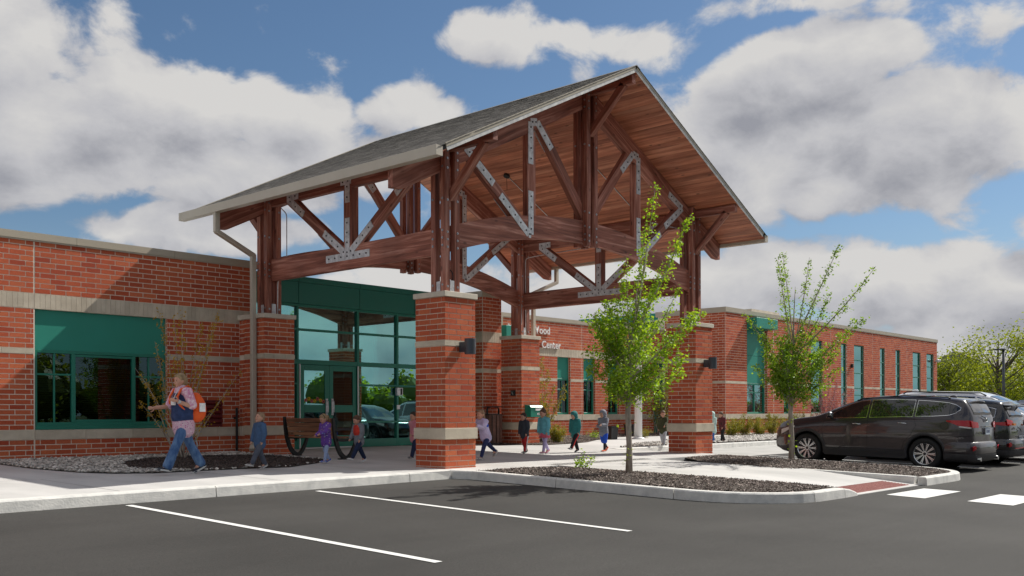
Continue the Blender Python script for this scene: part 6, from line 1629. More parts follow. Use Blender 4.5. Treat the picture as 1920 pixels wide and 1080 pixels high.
    # top
    tp = MB(); g = .012*h+(.010 if not adult else .008); len_ = max(.005, top_len-.03)*h
    hem = (hpw*h+.058*h*k+g*.7)*(1.0 if adult else .95); limb(tp, [hip-up*(.015*h+len_), hip+up*T*.12, hip+up*T*.38, chest, shc-up*.005*h], [hem, hem*.97, max(W_*.98+g, hem*.90), W_*1.10+g, W_*.86+g], 18, 3, flat=.84)
    limb(tp, [shc, shc+up*.028*h], [.048*h, .044*h])
    for i, s in ((0, 1), (1, -1)):
        end = J['wr', i] if sleeve == 'long' else (J['el', i] if sleeve == 'short' else None)
        if end is None: continue
        pts = [shc+Vector((0, s*.03*h, -.025*h)), J['sh', i], J['el', i]]; rr = [.050*h+g, .038*h*k+g, .031*h*k+g*.9]
        if sleeve == 'long': pts.append(J['wr', i]); rr.append(.023*h+g*.7)
        limb(tp, pts, rr, 12, 3)
    if not hood and adult is False and style == 'short': tp.ell(shc+up*.03*h-Vector((.035*h, 0, 0)), (.05*h, .062*h, .035*h))
    tn = {'blue': "hoodie"}.get(top, "top"); topo = remesh(tp, "jacket", FB[top], t, voxel=.009, sm=3)
    # bottom
    bt = MB(); g2 = .009*h+.003
    if bottom_kind in ('trousers', 'tights', 'shorts'):
        if bottom_kind == 'tights': g2 = .004*h
        limb(bt, [hip+up*.03*h, hip-Vector((0, 0, .03*h))], [W_*.98+g2*.4, W_*.92+g2*.4], 14, 2, flat=.85)
        for i in (0, 1):
            hpj, kn, ak = J['hip', i], J['knee', i], J['ankle', i]
            if bottom_kind == 'shorts': limb(bt, [hpj, kn.lerp(hpj, -.02)], [.054*h*k+g2, .046*h+g2])
            elif adult: limb(bt, [hpj-Vector((0, 0, .03*h)), hpj.lerp(kn, .45), kn, ak+(kn-ak)*.06], [.043*h+g2, .042*h+g2, .032*h+g2, .038*h+g2])
            else: limb(bt, [hpj, kn, ak+(kn-ak)*.05], [.052*h*k+g2, .037*h+g2, .028*h+g2])
        remesh(bt, "trousers" if bottom_kind == 'trousers' else ("leggings" if bottom_kind == 'tights' else "shorts"), FB[bottom], t, voxel=.0085, sm=2)
    # shoes
    for i in (0, 1):
        ak = J['ankle', i]; f = math.radians(J['fp', i]); Rf = Matrix.Rotation(-f, 3, 'Y'); m = MB()
        m.ell(ak+Rf@Vector((.038*h, 0, -an*h*.62)), (.082*h, .033*h, an*h*.50), Rf, 14, 8); m.ell(ak+Rf@Vector((.085*h, 0, -an*h*.72)), (.040*h, .034*h, an*h*.34), Rf, 12, 8); m.ell(ak+Rf@Vector((-.012*h, 0, -an*h*.35)), (.036*h, .030*h, an*h*.62), Rf, 12, 8)
        s_ = remesh(m, "shoe", FB[shoes], t, voxel=.006, sm=2)
        m = MB(); c = ak+Rf@Vector((.045*h, 0, -an*h*.93)); n = 16; pts = [c+Rf@Vector((.088*h*math.cos(2*PI*q/n), .034*h*math.sin(2*PI*q/n), 0)) for q in range(n)]; m.prism(pts, Rf@Vector((0, 0, .016*h))); m.build("sole", FB['sole'], s_, local=True)
    if extras: extras(t, J, h, up, hip, shc, chest, hc, R, a, W_)
    t.location = (x, y, zs(y)+z_off); t.rotation_euler.z = rz
    return t
# --- extras
def woman_extras(t, J, h, up, hip, shc, chest, hc, R, a, W_):
    # denim waistcoat over the blouse
    v = MB(); g = .026*h; limb(v, [hip+up*.045*h, hip+up*.12*h, chest, shc-up*.02*h], [.128*h, .120*h, W_*1.10+.032*h, W_*.80+.022*h], 18, 4, flat=.86)
    for s in (-1, 1): limb(v, [shc+Vector((0, s*.03*h, -.02*h)), shc+Vector((0, s*.075*h, -.012*h))], [.050*h, .044*h])
    remesh(v, "waistcoat", FB['denim'], t, voxel=.010, sm=3)
    for s in (1, -1):
        i = 0 if s > 0 else 1; m = MB(); limb(m, [shc+Vector((0, s*.06*h, -.02*h)), J['sh', i], J['sh', i].lerp(J['el', i], .92)], [.050*h, .050*h, .044*h]); remesh(m, "sleeve", FB['wsleeve'], t, voxel=.009, sm=2)
    # backpack on the back, seen from its side
    b = MB(); c = shc-up*.16*h+Vector((-.120*h, .055*h, 0)); Rb = Matrix.Rotation(math.radians(14), 3, 'Y')
    b.ell(c, (.085*h, .095*h, .140*h), Rb, 16, 12); b.ell(c+Vector((.01*h, 0, -.075*h)), (.085*h, .10*h, .075*h), Rb, 16, 10); b.ell(c+Vector((.02*h, 0, .085*h)), (.06*h, .08*h, .06*h), Rb, 14, 10)
    bag = remesh(b, "backpack", FB['orange'], t, voxel=.010, sm=3)
    for s in (-1, 1):
        m = MB(); m.tube([shc+Vector((-.085*h, s*.055*h, .0*h)), shc+Vector((-.03*h, s*.062*h, .048*h)), shc+Vector((.045*h, s*.068*h, .015*h)), shc+Vector((.088*h, s*.072*h, -.06*h)), shc+Vector((.082*h, s*.085*h, -.12*h)), shc+Vector((.02*h, s*.098*h, -.20*h)), shc+Vector((-.09*h, s*.085*h, -.225*h))], .016*h, 8, flat=.5); m.build("strap", FB['orange'], bag, smooth=True, local=True)
    m = MB(); m.prism([c+Vector((-.035*h, .094*h, -.045*h)), c+Vector((.030*h, .098*h, -.045*h)), c+Vector((.03*h, .098*h, .04*h)), c+Vector((-.035*h, .094*h, .04*h))], (0, .006*h, 0)); m.build("pocket", FB['white'], bag, local=True)
    m = MB(); e = .102*h; m.box(c.x-.012*h, c.x+.008*h, e, e+.004*h, c.z-.022*h, c.z+.018*h); m.box(c.x-.022*h, c.x+.018*h, e+.0005, e+.0045*h, c.z-.008*h, c.z+.004*h); m.build("pocket_mark", FB['orange'], bag, local=True)
    m = MB(); w = J['wr', 0]; d = J['hd', 0]; m.tube([w-d*.008*h, w+d*.008*h], .0215*h, 14); m.cyl(w+Vector((0, .02*h, 0)), (0, 1, 0), .014*h, .008*h, 12); m.build("watch", MT['silver'], t, local=True)
    m = MB(); m.tube([shc+Vector((.05*h, .03*h, .02*h)), shc+Vector((.105*h, .02*h, -.09*h))], .004*h, 6); m.box(shc.x+.095*h, shc.x+.112*h, -.01*h, .055*h, shc.z-.14*h, shc.z-.09*h); m.build("lanyard", FB['white'], t, local=True)
def band_extras(kind):
    def f(t, J, h, up, hip, shc, chest, hc, R, a, W_):
        if kind == 'greyred':   # slate sleeves and a red chest panel
            for i in (0, 1):
                m = MB(); limb(m, [J['sh', i], J['el', i], J['wr', i]], [.050*h, .045*h, .036*h]); remesh(m, "sleeve", FB['greyd'], t, voxel=.009, sm=2)
            m = MB(); c = chest+up*.02*h; limb(m, [c-up*.045*h+Vector((.012*h, 0, 0)), c+up*.045*h+Vector((.012*h, 0, 0))], [W_*1.15+.028*h, W_*1.12+.026*h], 16, 2, flat=.80); remesh(m, "chest_panel", FB['red'], t, voxel=.009, sm=1)
        if kind == 'stripe' or kind == 'redstripe':
            for i, s in ((0, 1), (1, -1)):
                m = MB(); a_, b_, c_ = J['hip', i], J['knee', i], J['ankle', i]; o = Vector((0, s*1, 0))
                m.bar(a_+o*.066*h-Vector((0, 0, .04*h)), b_+o*.052*h, .006*h, .030*h, (1, 0, 0) if False else (1, 0, .01)); m.bar(b_+o*.052*h, c_+o*.042*h, .006*h, .028*h, (1, 0, .01)); m.build("side_stripe", FB['white' if kind == 'stripe' else 'redtr'], t, local=True)
        if kind == 'skirt':
            m = MB(); n = 20; vs = []; z0, z1 = hip.z+.03*h, hip.z-.105*h
            for i in range(n):
                an_ = 2*PI*i/n; r1 = (.135+.012*math.cos(5*an_))*h
                vs += [(.085*h*math.cos(an_), .085*h*math.sin(an_), z0), (r1*math.cos(an_), r1*.92*math.sin(an_), z1), (r1*.95*math.cos(an_), r1*.88*math.sin(an_), z1+.002)]
            m.add(vs, [(3*i+j, 3*((i+1) % n)+j, 3*((i+1) % n)+j+1, 3*i+j+1) for i in range(n) for j in range(2)]+[tuple(3*i for i in range(n))]); m.build("skirt", FB['skirt'], t, smooth=True, local=True)
        if kind == 'coat':
            m = MB(); limb(m, [hip-up*.12*h, hip+up*.1*h, chest], [.125*h, .115*h, .10*h], 14, 3, flat=.85); remesh(m, "coat_skirt", FB['mint'], t, voxel=.009, sm=2)
        if kind == 'socks':
            for i in (0, 1):
                m = MB(); limb(m, [J['knee', i].lerp(J['hip', i], .1), J['knee', i], J['ankle', i]], [.037*h, .036*h, .026*h]); remesh(m, "leggings", FB['blackp'], t, voxel=.008, sm=2)
        if kind == 'badge':
            m = MB(); m.cyl(chest+Vector((.0, (W_+.028*h)*.98, .03*h)), (0, 1, 0), .028*h, .008*h, 14); m.build("printed_badge", FB['royal'], t, local=True)
        if kind == 'headband':
            m = MB(); n = 16; m.tube([hc+R@Vector((.05*a, .40*a*math.cos(PI*i/n), .10*a+.47*a*math.sin(PI*i/n))) for i in range(n+1)], .03*a, 6); m.build("headband", FB['blackp'], t, smooth=True, local=True)
    return f
person("woman in denim waistcoat and jeans with an orange backpack, leading the children", 8.33, 14.84, 1.69, adult=True, legs=((25, 2), (-24, 6)), arms=((-12, 122), (24, 62)), arm_out=(18, 8), lean=3, head=(2, 4), top='wshirt', top_len=.082, sleeve='none', bottom='jeans', shoes='shoe', hair='hblond', style='bob', extras=woman_extras, thick=.98)
person("young child in a blue hooded fleece and grey trousers looking up behind the woman", 9.86, 14.95, 1.02, legs=((30, 5), (-14, 12)), arms=((-5, 20), (12, 12)), head=(-14, 0), top='blue', top_len=.05, bottom='greyp', shoes='shoeg', hair='hlight', lean=0)
person("small girl in a patterned purple coat and pale blue leggings by the bench", 11.72, 15.50, .98, legs=((10, 2), (-4, 22)), arms=((28, 42), (8, 55)), head=(18, 0), top='purple', top_len=.085, bottom='lblue', bottom_kind='tights', shoes='shoeb', hair='hblond', style='pony', extras=band_extras('headband'))
person("small boy in a grey jacket with a red chest panel and navy jeans", 12.35, 15.27, .97, legs=((33, 4), (-22, 8)), arms=((0, 22), (16, 20)), head=(16, 0), top='greyj', top_len=.05, bottom='navy', shoes='shoew', hair='hbrown', extras=band_extras('greyred'))
person("child in a pink top half hidden behind the nearest brick pier", 13.95, 15.40, 1.03, legs=((20, 5), (-20, 12)), arms=((30, 10), (-25, 30)), head=(0, 0), top='pink', top_len=.05, bottom='navy', shoes='shoe', hair='hdark', style='long')
person("girl with long brown hair running in a lilac top and navy leggings", 15.12, 14.45, 1.16, legs=((30, 12), (-42, 12)), arms=((42, 60), (-62, 40)), lean=20, head=(-8, 0), top='lilac', top_len=.02, bottom='navyleg', bottom_kind='tights', shoes='shoeg', hair='hlight', style='long', extras=band_extras('badge'))
person("small boy in a charcoal puffer jacket and red trousers with a white stripe", 17.62, 15.55, .98, legs=((8, 4), (-8, 14)), arms=((-2, 20), (6, 12)), head=(4, 0), top='char', top_len=.05, bottom='redtr', shoes='shoe', hair='hdark', extras=band_extras('stripe'))
person("girl in a turquoise fleece, pink skirt and lavender tights with her hair in a bun", 17.86, 15.13, 1.10, legs=((14, 2), (-20, 10)), arms=((-4, 20), (6, 12)), head=(8, 0), top='turq', top_len=.04, bottom='lav', bottom_kind='tights', shoes='shoep', hair='hbrown', style='bun', extras=band_extras('skirt'))
person("child in a teal hooded jacket and black trousers with a red side stripe", 19.07, 15.15, 1.04, legs=((34, 6), (-16, 6)), arms=((-6, 14), (4, 12)), head=(16, 0), top='teal', top_len=.08, bottom='blackp', shoes='shoe', hair='hdark', hood=True, extras=band_extras('redstripe'))
person("child in a grey hooded top and bright blue shorts over black leggings", 19.90, 14.90, 1.08, legs=((8, 6), (-14, 26)), arms=((28, 60), (-16, 95)), head=(0, 0), top='greyh', top_len=.03, bottom='royal', bottom_kind='shorts', shoes='shoeo', hair='hlight', hood=True, extras=band_extras('socks'))
person("child in an olive jacket and pale trousers beside the far right pier", 23.95, 15.80, 1.04, rz=PI*1.1, legs=((14, 4), (-16, 8)), arms=((30, 30), (-6, 18)), head=(6, 20), top='olive', top_len=.06, bottom='paleg', shoes='shoe', hair='hbrown')
person("child in a long mint green coat with the hood up by the far right pier", 27.40, 16.20, 1.00, rz=PI*.95, legs=((10, 4), (-12, 8)), arms=((4, 12), (-4, 12)), head=(4, 0), top='mint', top_len=.06, bottom='bluelg', bottom_kind='tights', shoes='shoew', hair='hlight', hood=True, extras=band_extras('coat'))
person("child in a dark red plaid jacket and black trousers last in the line", 27.90, 16.15, 1.00, rz=PI*.9, legs=((12, 3), (-14, 4)), arms=((4, 20), (-8, 14)), head=(14, 0), top='plaid', top_len=.03, bottom='blackp', shoes='shoe', hair='hbrown')
# ------------------------------------------------------------------ plants
CR = Vector((math.sin(CAM_YAW), -math.cos(CAM_YAW), 0)); CF = Vector((math.cos(CAM_YAW), math.sin(CAM_YAW), 0))
def add_leaf(mb, p, size, rnd=None, droop=.3):
    a = Vector((random.gauss(0, 1), random.gauss(0, 1), random.gauss(-droop, .7))).normalized(); b = a.cross(Vector((random.gauss(0, .6), random.gauss(0, .6), 1)))
    if b.length < 1e-3: b = a.orthogonal()
    b.normalize(); n = a.cross(b); l = size*random.uniform(.7, 1.25); w = l*random.uniform(.32, .46)
    mb.add([p, p+a*l*.5+b*w+n*l*.08, p+a*l, p+a*l*.5-b*w+n*l*.08], [(0, 1, 2), (0, 2, 3)], r=random.random() if rnd is None else min(1, max(0, rnd+random.gauss(0, .18))))
def curve_pts(a, b, lift, n=7, jit=.03):
    out = []; m = a.lerp(b, .5)+Vector((0, 0, -abs(lift)*.0))+Vector((random.gauss(0, jit), random.gauss(0, jit), random.gauss(0, jit)))+(Vector((b.x-a.x, b.y-a.y, 0))*.18*lift)
    for i in range(n+1):
        t = i/n; out.append((1-t)**2*a+2*t*(1-t)*m+t*t*b)
    return out
def twig_leaves(lv, wd, pts, dens, size, spread, start=.25, rnd=.5, wood_r=.003, twigs=True):
    L = sum((q-p).length for p, q in zip(pts, pts[1:])); n = int(L*dens)
    for _ in range(n):
        t = start+(1-start)*random.random()**.85; i = min(len(pts)-2, int(t*(len(pts)-1))); f = t*(len(pts)-1)-i
        p = pts[i].lerp(pts[i+1], f); s = spread*(1.15-t*.75)
        q = p+Vector((random.gauss(0, s), random.gauss(0, s), random.gauss(0, s*.75)))
        if twigs and random.random() < .30: wd.tube([p, p.lerp(q, .5)+Vector((0, 0, .01)), q], [wood_r, wood_r*.8, wood_r*.4], 3, cap=False)
        for k in range(random.choice((3, 4, 5))): add_leaf(lv, q+Vector((random.gauss(0, .028), random.gauss(0, .028), random.gauss(0, .028))), size, rnd)
def young_tree(name, label, cat, base, tips, trunk_r, stem_top, leafm, dens, size, spread, first=1.25, extra=30, extra_r=.75, extra_z=(1.5, 3.4), rnd=.5, bark='bark', zoff=.13):
    x, y = base; g = zg(y)+zoff; B = Vector((x, y, g)); t = thing(name, label, cat, B)
    wd = MB(); lv = MB()
    def W_(r, z, d=0): return B+CR*r+CF*d+Vector((0, 0, z))
    st = [W_(0, -.08), W_(.01, .5), W_(-.015, 1.1), W_(.02, 1.7), W_(.05, 2.4), W_(stem_top[0]*.6, (stem_top[1]+2.4)/2), W_(stem_top[0], stem_top[1]-.02)]
    k = trunk_r; wd.tube(st, [k*1.35, k, k*.92, k*.8, k*.55, k*.3, k*.08], 12)
    def stem_at(z):
        for p, q in zip(st, st[1:]):
            if p.z-g <= z <= q.z-g: return p.lerp(q, (z-(p.z-g))/(q.z-p.z))
        return st[-1]
    allt = [(r, z, random.gauss(0, .32+abs(r)*.15)) for r, z in tips]
    for _ in range(extra):
        a = random.uniform(0, 2*PI); z = random.uniform(*extra_z); q = extra_r*random.uniform(.35, 1.0)*(1-.35*abs(z-sum(extra_z)/2)/(extra_z[1]-extra_z[0])*2)
        allt.append((q*math.cos(a), z, q*math.sin(a)))
    for r, z, d in allt:
        zs0 = max(first, min(z-.35, z*.50+.25)); a = stem_at(zs0-0.0); b = W_(r, z, d)
        pts = curve_pts(a, b, .5, jit=.05); rr = max(.007, trunk_r*.34*(b-a).length/2.2)
        wd.tube(pts, [rr*(1-.85*i/(len(pts)-1)) for i in range(len(pts))], 5)
        k2 = 1.0 if z < 3.2 else .62; twig_leaves(lv, wd, pts, dens*k2, size*(1 if k2 == 1 else .92), spread*(1 if k2 == 1 else .62), .28, rnd)
    for z in (.25, .45, .9): # suckers on the trunk
        p = stem_at(z)
        for _ in range(10): add_leaf(lv, p+Vector((random.gauss(0, .06), random.gauss(0, .06), random.gauss(0, .07))), size*1.1, .8)
    wd.build("trunk", MT[bark], t, smooth=True); lv.build("crown", MT[leafm], t)
    return t
T1 = [(0.44, 5.06), (0.98, 4.47), (0.9, 4.17), (0.58, 3.67), (0.79, 3.25), (1.35, 2.92), (1.05, 1.88), (0.79, 2.35), (0.91, 2.12), (0.58, 1.46), (0.06, 1.79), (-0.36, 1.88), (-0.69, 2.26), (-0.41, 2.5), (-0.62, 2.87), (-0.27, 3.11), (-0.09, 3.56), (0.02, 3.86), (0.63, 2.82), (0.25, 3.11), (-0.27, 1.45), (0.25, 3.95), (1.15, 2.87), (0.16, 2.54), (0.44, 1.88), (-0.08, 2.35), (-0.53, 2.73), (0.35, 4.42)]
T2 = [(-0.06, 4.85), (0.98, 4.9), (1.55, 4.29), (-1.08, 3.38), (1.42, 3.19), (1.12, 2.87), (-0.4, 4.54), (0.21, 4.54), (0.69, 3.93), (-0.71, 3.2), (-0.53, 2.71), (0.93, 2.1), (0.79, 1.67), (-0.41, 1.86), (-0.23, 1.45), (0.32, 1.5), (0.2, 3.2), (-0.04, 3.69), (0.57, 3.32), (0.45, 2.46), (-0.53, 2.22), (1.06, 2.52), (0.94, 3.87)]
young_tree("young_tree", "young bright green tree with a pale trunk in the island nearest the camera", "tree", (14.21, 10.09), T1, .052, (.38, 4.2), 'leaf', 52, .056, .13, extra=28, extra_r=.95, extra_z=(1.45, 3.3), rnd=.55)
young_tree("young_tree", "young darker green tree beside the parked dark car", "tree", (20.93, 10.33), T2, .055, (.1, 4.0), 'leaf2', 50, .056, .13, extra=32, extra_r=.95, extra_z=(1.6, 3.1), rnd=.45)
def multi_stem(name, label, cat, base, tips, leafm, dens, size, spread, r0=.014, zoff=.15, start=.35, bark='bark', depth=.35, extra=0, rnd=.5, twigs=True):
    x, y = base; g = zg(y)+zoff; B = Vector((x, y, g)); t = thing(name, label, cat, B); wd = MB(); lv = MB()
    L_ = list(tips)
    for _ in range(extra):
        r, z = random.choice(tips); L_.append((r*random.uniform(.4, 1.05)+random.gauss(0, .12), z*random.uniform(.45, .95)))
    for r, z in L_:
        b = B+CR*r+CF*random.gauss(0, depth)+Vector((0, 0, z)); a = B+Vector((random.gauss(0, .05), random.gauss(0, .05), -.05))
        pts = curve_pts(a, b, -.5, 9, .04); wd.tube(pts, [r0*(1-.85*i/9) for i in range(10)], 5)
        for i in (4, 6, 7):
            if random.random() < .7:
                q = pts[i]+Vector((random.gauss(0, .12), random.gauss(0, .12), random.uniform(.05, .3))); wd.tube([pts[i], q], [r0*.3, r0*.1], 3, cap=False)
        twig_leaves(lv, wd, pts, dens, size, spread, start, rnd, .002, twigs)
    wd.build("stem", MT[bark], t, smooth=True); lv.build("foliage", MT[leafm], t); return t
T3 = [(-0.5, 3.09), (-0.13, 3.01), (0.16, 2.96), (0.6, 2.85), (0.83, 2.96), (1.1, 1.86), (-0.83, 1.86), (-0.87, 1.15), (-0.52, 2.41), (0.47, 2.41), (0.79, 0.98), (-0.41, 1.53), (0.34, 2.85), (0.08, 2.41), (-0.08, 1.97), (-0.74, 1.59)]
multi_stem("bare_shrub", "thin multi stemmed shrub with sparse ochre buds in front of the left brick wall", "shrub", (10.35, 18.57), T3, 'leafo', 17, .045, .05, .018, depth=.25)
multi_stem("slender_tree", "slender yellow green multi stemmed tree behind the green mailbox pier", "tree", (22.68, 19.34), [(-0.16, 2.27), (0.25, 2.27), (0.73, 1.54), (0.01, 2.59), (0.41, 1.78), (-0.24, 1.62), (0.16, 1.13), (0.77, 1.78)], 'leafy', 30, .05, .08, .016, extra=6)
multi_stem("slender_tree", "slender yellow green multi stemmed tree by the side door behind the far right pier", "tree", (31.9, 21.2), [(-0.22, 2.4), (0.3, 2.4), (-0.43, 1.98), (0.09, 1.77), (-0.75, 1.36), (0.4, 1.57), (-0.01, 2.61), (.7, 1.9)], 'leafy', 26, .055, .10, .016, extra=8)
multi_stem("redbud_tree", "small bare tree in pale pink blossom against the tall brick wing", "tree", (40.9, 18.6), [(-0.45, 2.3), (0.25, 2.5), (.9, 1.8), (-.8, 1.5), (.65, 2.2), (-.1, 2.15), (1.25, 1.9), (-.2, 1.3)], 'leafp', 34, .045, .10, .018, extra=10)
def shrub(x, y, r, h, leafm, label, n=26, dens=60, size=.035, name="shrub", zoff=.15, group=None):
    tips = []
    for _ in range(n):
        a = random.uniform(0, 2*PI); q = r*math.sqrt(random.random()); tips.append((q*math.cos(a), h*random.uniform(.55, 1)*(1-.3*(q/r)**2), q*math.sin(a)))
    g = zg(y)+zoff; B = Vector((x, y, g)); t = thing(name, label, "shrub", B, group=group); wd = MB(); lv = MB()
    for r_, z, d in tips:
        b = B+CR*r_+CF*d+Vector((0, 0, z)); a = B+Vector((random.gauss(0, .04), random.gauss(0, .04), -.03)); pts = curve_pts(a, b, -.4, 5, .03); wd.tube(pts, [.006*(1-.7*i/5) for i in range(6)], 4, cap=False)
        twig_leaves(lv, wd, pts, dens, size, .05, .2, .5, .002, False)
    wd.build("stem", MT['bark'], t); lv.build("foliage", MT[leafm], t); return t
shrub(22.9, 18.9, .38, .62, 'leafs', "round yellow green shrub between the girl in turquoise and the child in teal")
shrub(22.3, 19.6, .34, .75, 'leafy', "tall yellow green shrub against the mailbox pier")
shrub(26.9, 20.6, .28, .30, 'leaf', "low green shrub beside the black planter box", n=10, dens=30)
shrub(28.9, 19.9, .34, .42, 'leafy', "low green shrub beside the foot of the flagpole", n=14, dens=36)
shrub(33.0, 18.75, .50, .78, 'leafs', "first shrub of the wing's row, beside the far right pier")
shrub(34.1, 18.8, .50, .92, 'leafy', "second shrub of the row below the tall brick wing, with upright shoots")
shrub(35.3, 18.8, .55, .82, 'leafs', "third shrub of the row below the tall brick wing, rust tinted")
shrub(36.6, 18.9, .55, .95, 'leafy', "fourth shrub of the wing's row, under the green bay")
shrub(38.0, 18.9, .55, .85, 'leafs', "fifth shrub of the wing's row, just behind the dark car's nose")
shrub(39.6, 19.0, .55, 1.05, 'leafy', "sixth shrub of the wing's row, showing over the dark car's bonnet")
shrub(14.62, 11.42, .26, .36, 'leaf', "small leafy sprout growing from the mulch nearest the camera", n=7, dens=22, size=.05, zoff=.14)
# background trees across the road
def big_tree(label, x, y, h, r, leafm='leafbg', nl=5200, name="broadleaf_tree", low=.25, size=.34, rnd=.5):
    g = zg(y); B = Vector((x, y, g)); t = thing(name, label, "tree", B); wd = MB(); lv = MB()
    wd.tube([B, B+Vector((.1, 0, h*.25)), B+Vector((0, .1, h*.6)), B+Vector((0, 0, h*.92))], [.28, .22, .12, .03], 8)
    cl = []
    for _ in range(34):
        a = random.uniform(0, 2*PI); z = random.uniform(low, .95); q = r*math.sqrt(max(0, 1-((z-.52)/.5)**2))*random.uniform(.45, 1.0)
        c = B+Vector((q*math.cos(a), q*math.sin(a), z*h)); cl.append(c); s0 = B+Vector((0, 0, max(.15, z-.32)*h))
        wd.tube(curve_pts(s0, c, .4, 5, .2), [.08, .065, .05, .035, .02, .01], 5, cap=False)
    for _ in range(nl):
        c = random.choice(cl); s = r*.17
        lvp = c+Vector((random.gauss(0, s), random.gauss(0, s), random.gauss(0, s*.8)))
        if lvp.z > g+.3: add_leaf(lv, lvp, size, rnd)
    wd.build("trunk", MT['barkdark'], t, smooth=True); lv.build("crown", MT[leafm], t); return t
big_tree("spreading spring green tree just past the end of the brick wing", 77, 25.2, 5.6, 3.2, nl=5500, low=.12, size=.18)
big_tree("tallest yellow green tree of the background, behind the lamp post", 79, 22.3, 6.9, 3.9, nl=7500, low=.12, size=.19)
big_tree("fine leaved tree at the right edge beyond the parked cars", 84, 20.4, 5.6, 3.2, nl=3200, low=.1, size=.24, rnd=.7)
big_tree("dense low green tree filling the gap behind the cars", 90, 26.5, 4.4, 4.5, nl=5200, low=.05, size=.32, rnd=.35)
big_tree("darker tree standing lower at the back of the group", 95, 23.5, 4.2, 4.5, nl=4200, low=.05, size=.32, rnd=.3)
big_tree("nearly bare grey tree behind the roofs at the right edge", 108, 26.0, 8.5, 3.4, nl=240, low=.3, size=.2)
# far wood on the other side of the road, seen only as reflections and a skyline
lv = MB(); wd = MB()
for (ax, ay, bx, by, hh) in ((-60, -58, 105, -61, 6.6), (150, -62, 175, 20, 2.6), (-60, -58, -70, 40, 6.5)):
    n = int(math.hypot(bx-ax, by-ay)/2.4)
    for i in range(n):
        t_ = i/n; x = ax+(bx-ax)*t_+random.gauss(0, 2); y = ay+(by-ay)*t_+random.gauss(0, 3); h = hh*random.uniform(.6, 1.15)
        wd.tube([(x, y, -1), (x, y, h*.6)], [.2, .1], 5, cap=False)
        wd.ell((x, y, .1+h*.48), (2.6, 2.6, h*.42), nu=8, nv=6, m=1)  # opaque core added inside each crown to block bright sky between leaves
        for _ in range(330):
            a = random.uniform(0, 2*PI); z = random.random(); q = 2.9*math.sqrt(max(0, 1-(z*2-1)**2))*random.random()**.4
            add_leaf(lv, Vector((x+q*math.cos(a), y+q*math.sin(a), .2+z*h)), .50)
lv.add(wd.v, wd.f)
o = lv.build("treeline", MT['leafbg']); tag(o, label="distant spring green wood across the road", cat="trees", kind='stuff')
# ------------------------------------------------------------------ street furniture and small things
# bench with black cast ends, facing along the pavement
bx, by0, by1 = 12.58, 16.40, 18.12
bench = thing("park_bench", "slatted brown wood bench with black cast iron ends in front of the school doors", "bench", (bx+.3, (by0+by1)/2, zs(17.2)))
gz_ = zs(17.2)
def cast(ptsr, y, w=.055):
    m = MB(); P = []
    for (x, z, r) in ptsr: P.append((x, z, r))
    n = len(P); L_ = []; R_ = []
    for i, (x, z, r) in enumerate(P):
        r *= 1.35; a = P[max(0, i-1)]; b = P[min(n-1, i+1)]; d = Vector((b[0]-a[0], b[1]-a[1])).normalized(); L_.append((x-d.y*r, z+d.x*r)); R_.append((x+d.y*r, z-d.x*r))
    vs = [(x, y-w/2, z) for x, z in L_]+[(x, y-w/2, z) for x, z in R_]+[(x, y+w/2, z) for x, z in L_]+[(x, y+w/2, z) for x, z in R_]
    fs = []
    for i in range(n-1):
        fs += [(i, i+1, n+i+1, n+i), (2*n+i, 3*n+i, 3*n+i+1, 2*n+i+1), (i, 2*n+i, 2*n+i+1, i+1), (n+i, n+i+1, 3*n+i+1, 3*n+i)]
    fs += [(0, n, 3*n, 2*n), (n-1, 3*n-1, 4*n-1, 2*n-1)]
    m.add(vs, fs); return m
def sm(pts, k=5):
    out = []
    P = [pts[0]]+list(pts)+[pts[-1]]
    for i in range(1, len(P)-2):
        for j in range(k):
            t = j/k; out.append(tuple(.5*((2*P[i][q])+(-P[i-1][q]+P[i+1][q])*t+(2*P[i-1][q]-5*P[i][q]+4*P[i+1][q]-P[i+2][q])*t*t+(-P[i-1][q]+3*P[i][q]-3*P[i+1][q]+P[i+2][q])*t**3) for q in range(3)))
    out.append(pts[-1]); return out
for y in (by0, by1):
    zz = zs(y); X = lambda v: bx+v
    m = cast(sm([(X(0), zz+.86, .022), (X(.015), zz+.70, .026), (X(.045), zz+.50, .032), (X(.085), zz+.34, .034), (X(.16), zz+.16, .034), (X(.27), zz+.045, .036), (X(.36), zz+.03, .03), (X(.46), zz+.10, .03), (X(.55), zz+.26, .026), (X(.60), zz+.40, .024)]), y)
    m2 = cast(sm([(X(.06), zz+.415, .022), (X(.25), zz+.395, .020), (X(.45), zz+.405, .020), (X(.62), zz+.425, .022)]), y); m.v and m.add(m2.v, m2.f)
    m3 = cast(sm([(X(.035), zz+.56, .018), (X(.12), zz+.615, .019), (X(.35), zz+.63, .020), (X(.56), zz+.605, .020), (X(.63), zz+.55, .018), (X(.61), zz+.42, .018)]), y); m.add(m3.v, m3.f)
    m.box(X(.14), X(.44), y-.04, y+.04, zz-.002, zz+.022)
    m.build("bench_end", MT['black'], bench, bevel=.006)
for i, (dx, z0) in enumerate(((.012, .80), (.022, .705), (.036, .610), (.052, .515))):
    z = gz_+z0; m = MB(); o = timber("back_slat", (bx+dx+.035, by0+.03, z), (bx+dx+.035, by1-.03, z), .028, .086, (-.12, 0, 1), bench, bevel=.006, mat='bench_wood')
for i in range(5):
    o = timber("seat_slat", (bx+.12+i*.105, by0+.03, gz_+.435-.006*math.sin(i)), (bx+.12+i*.105, by1-.03, gz_+.435-.006*math.sin(i)), .088, .028, (0, 0, 1), bench, bevel=.006, mat='bench_wood')
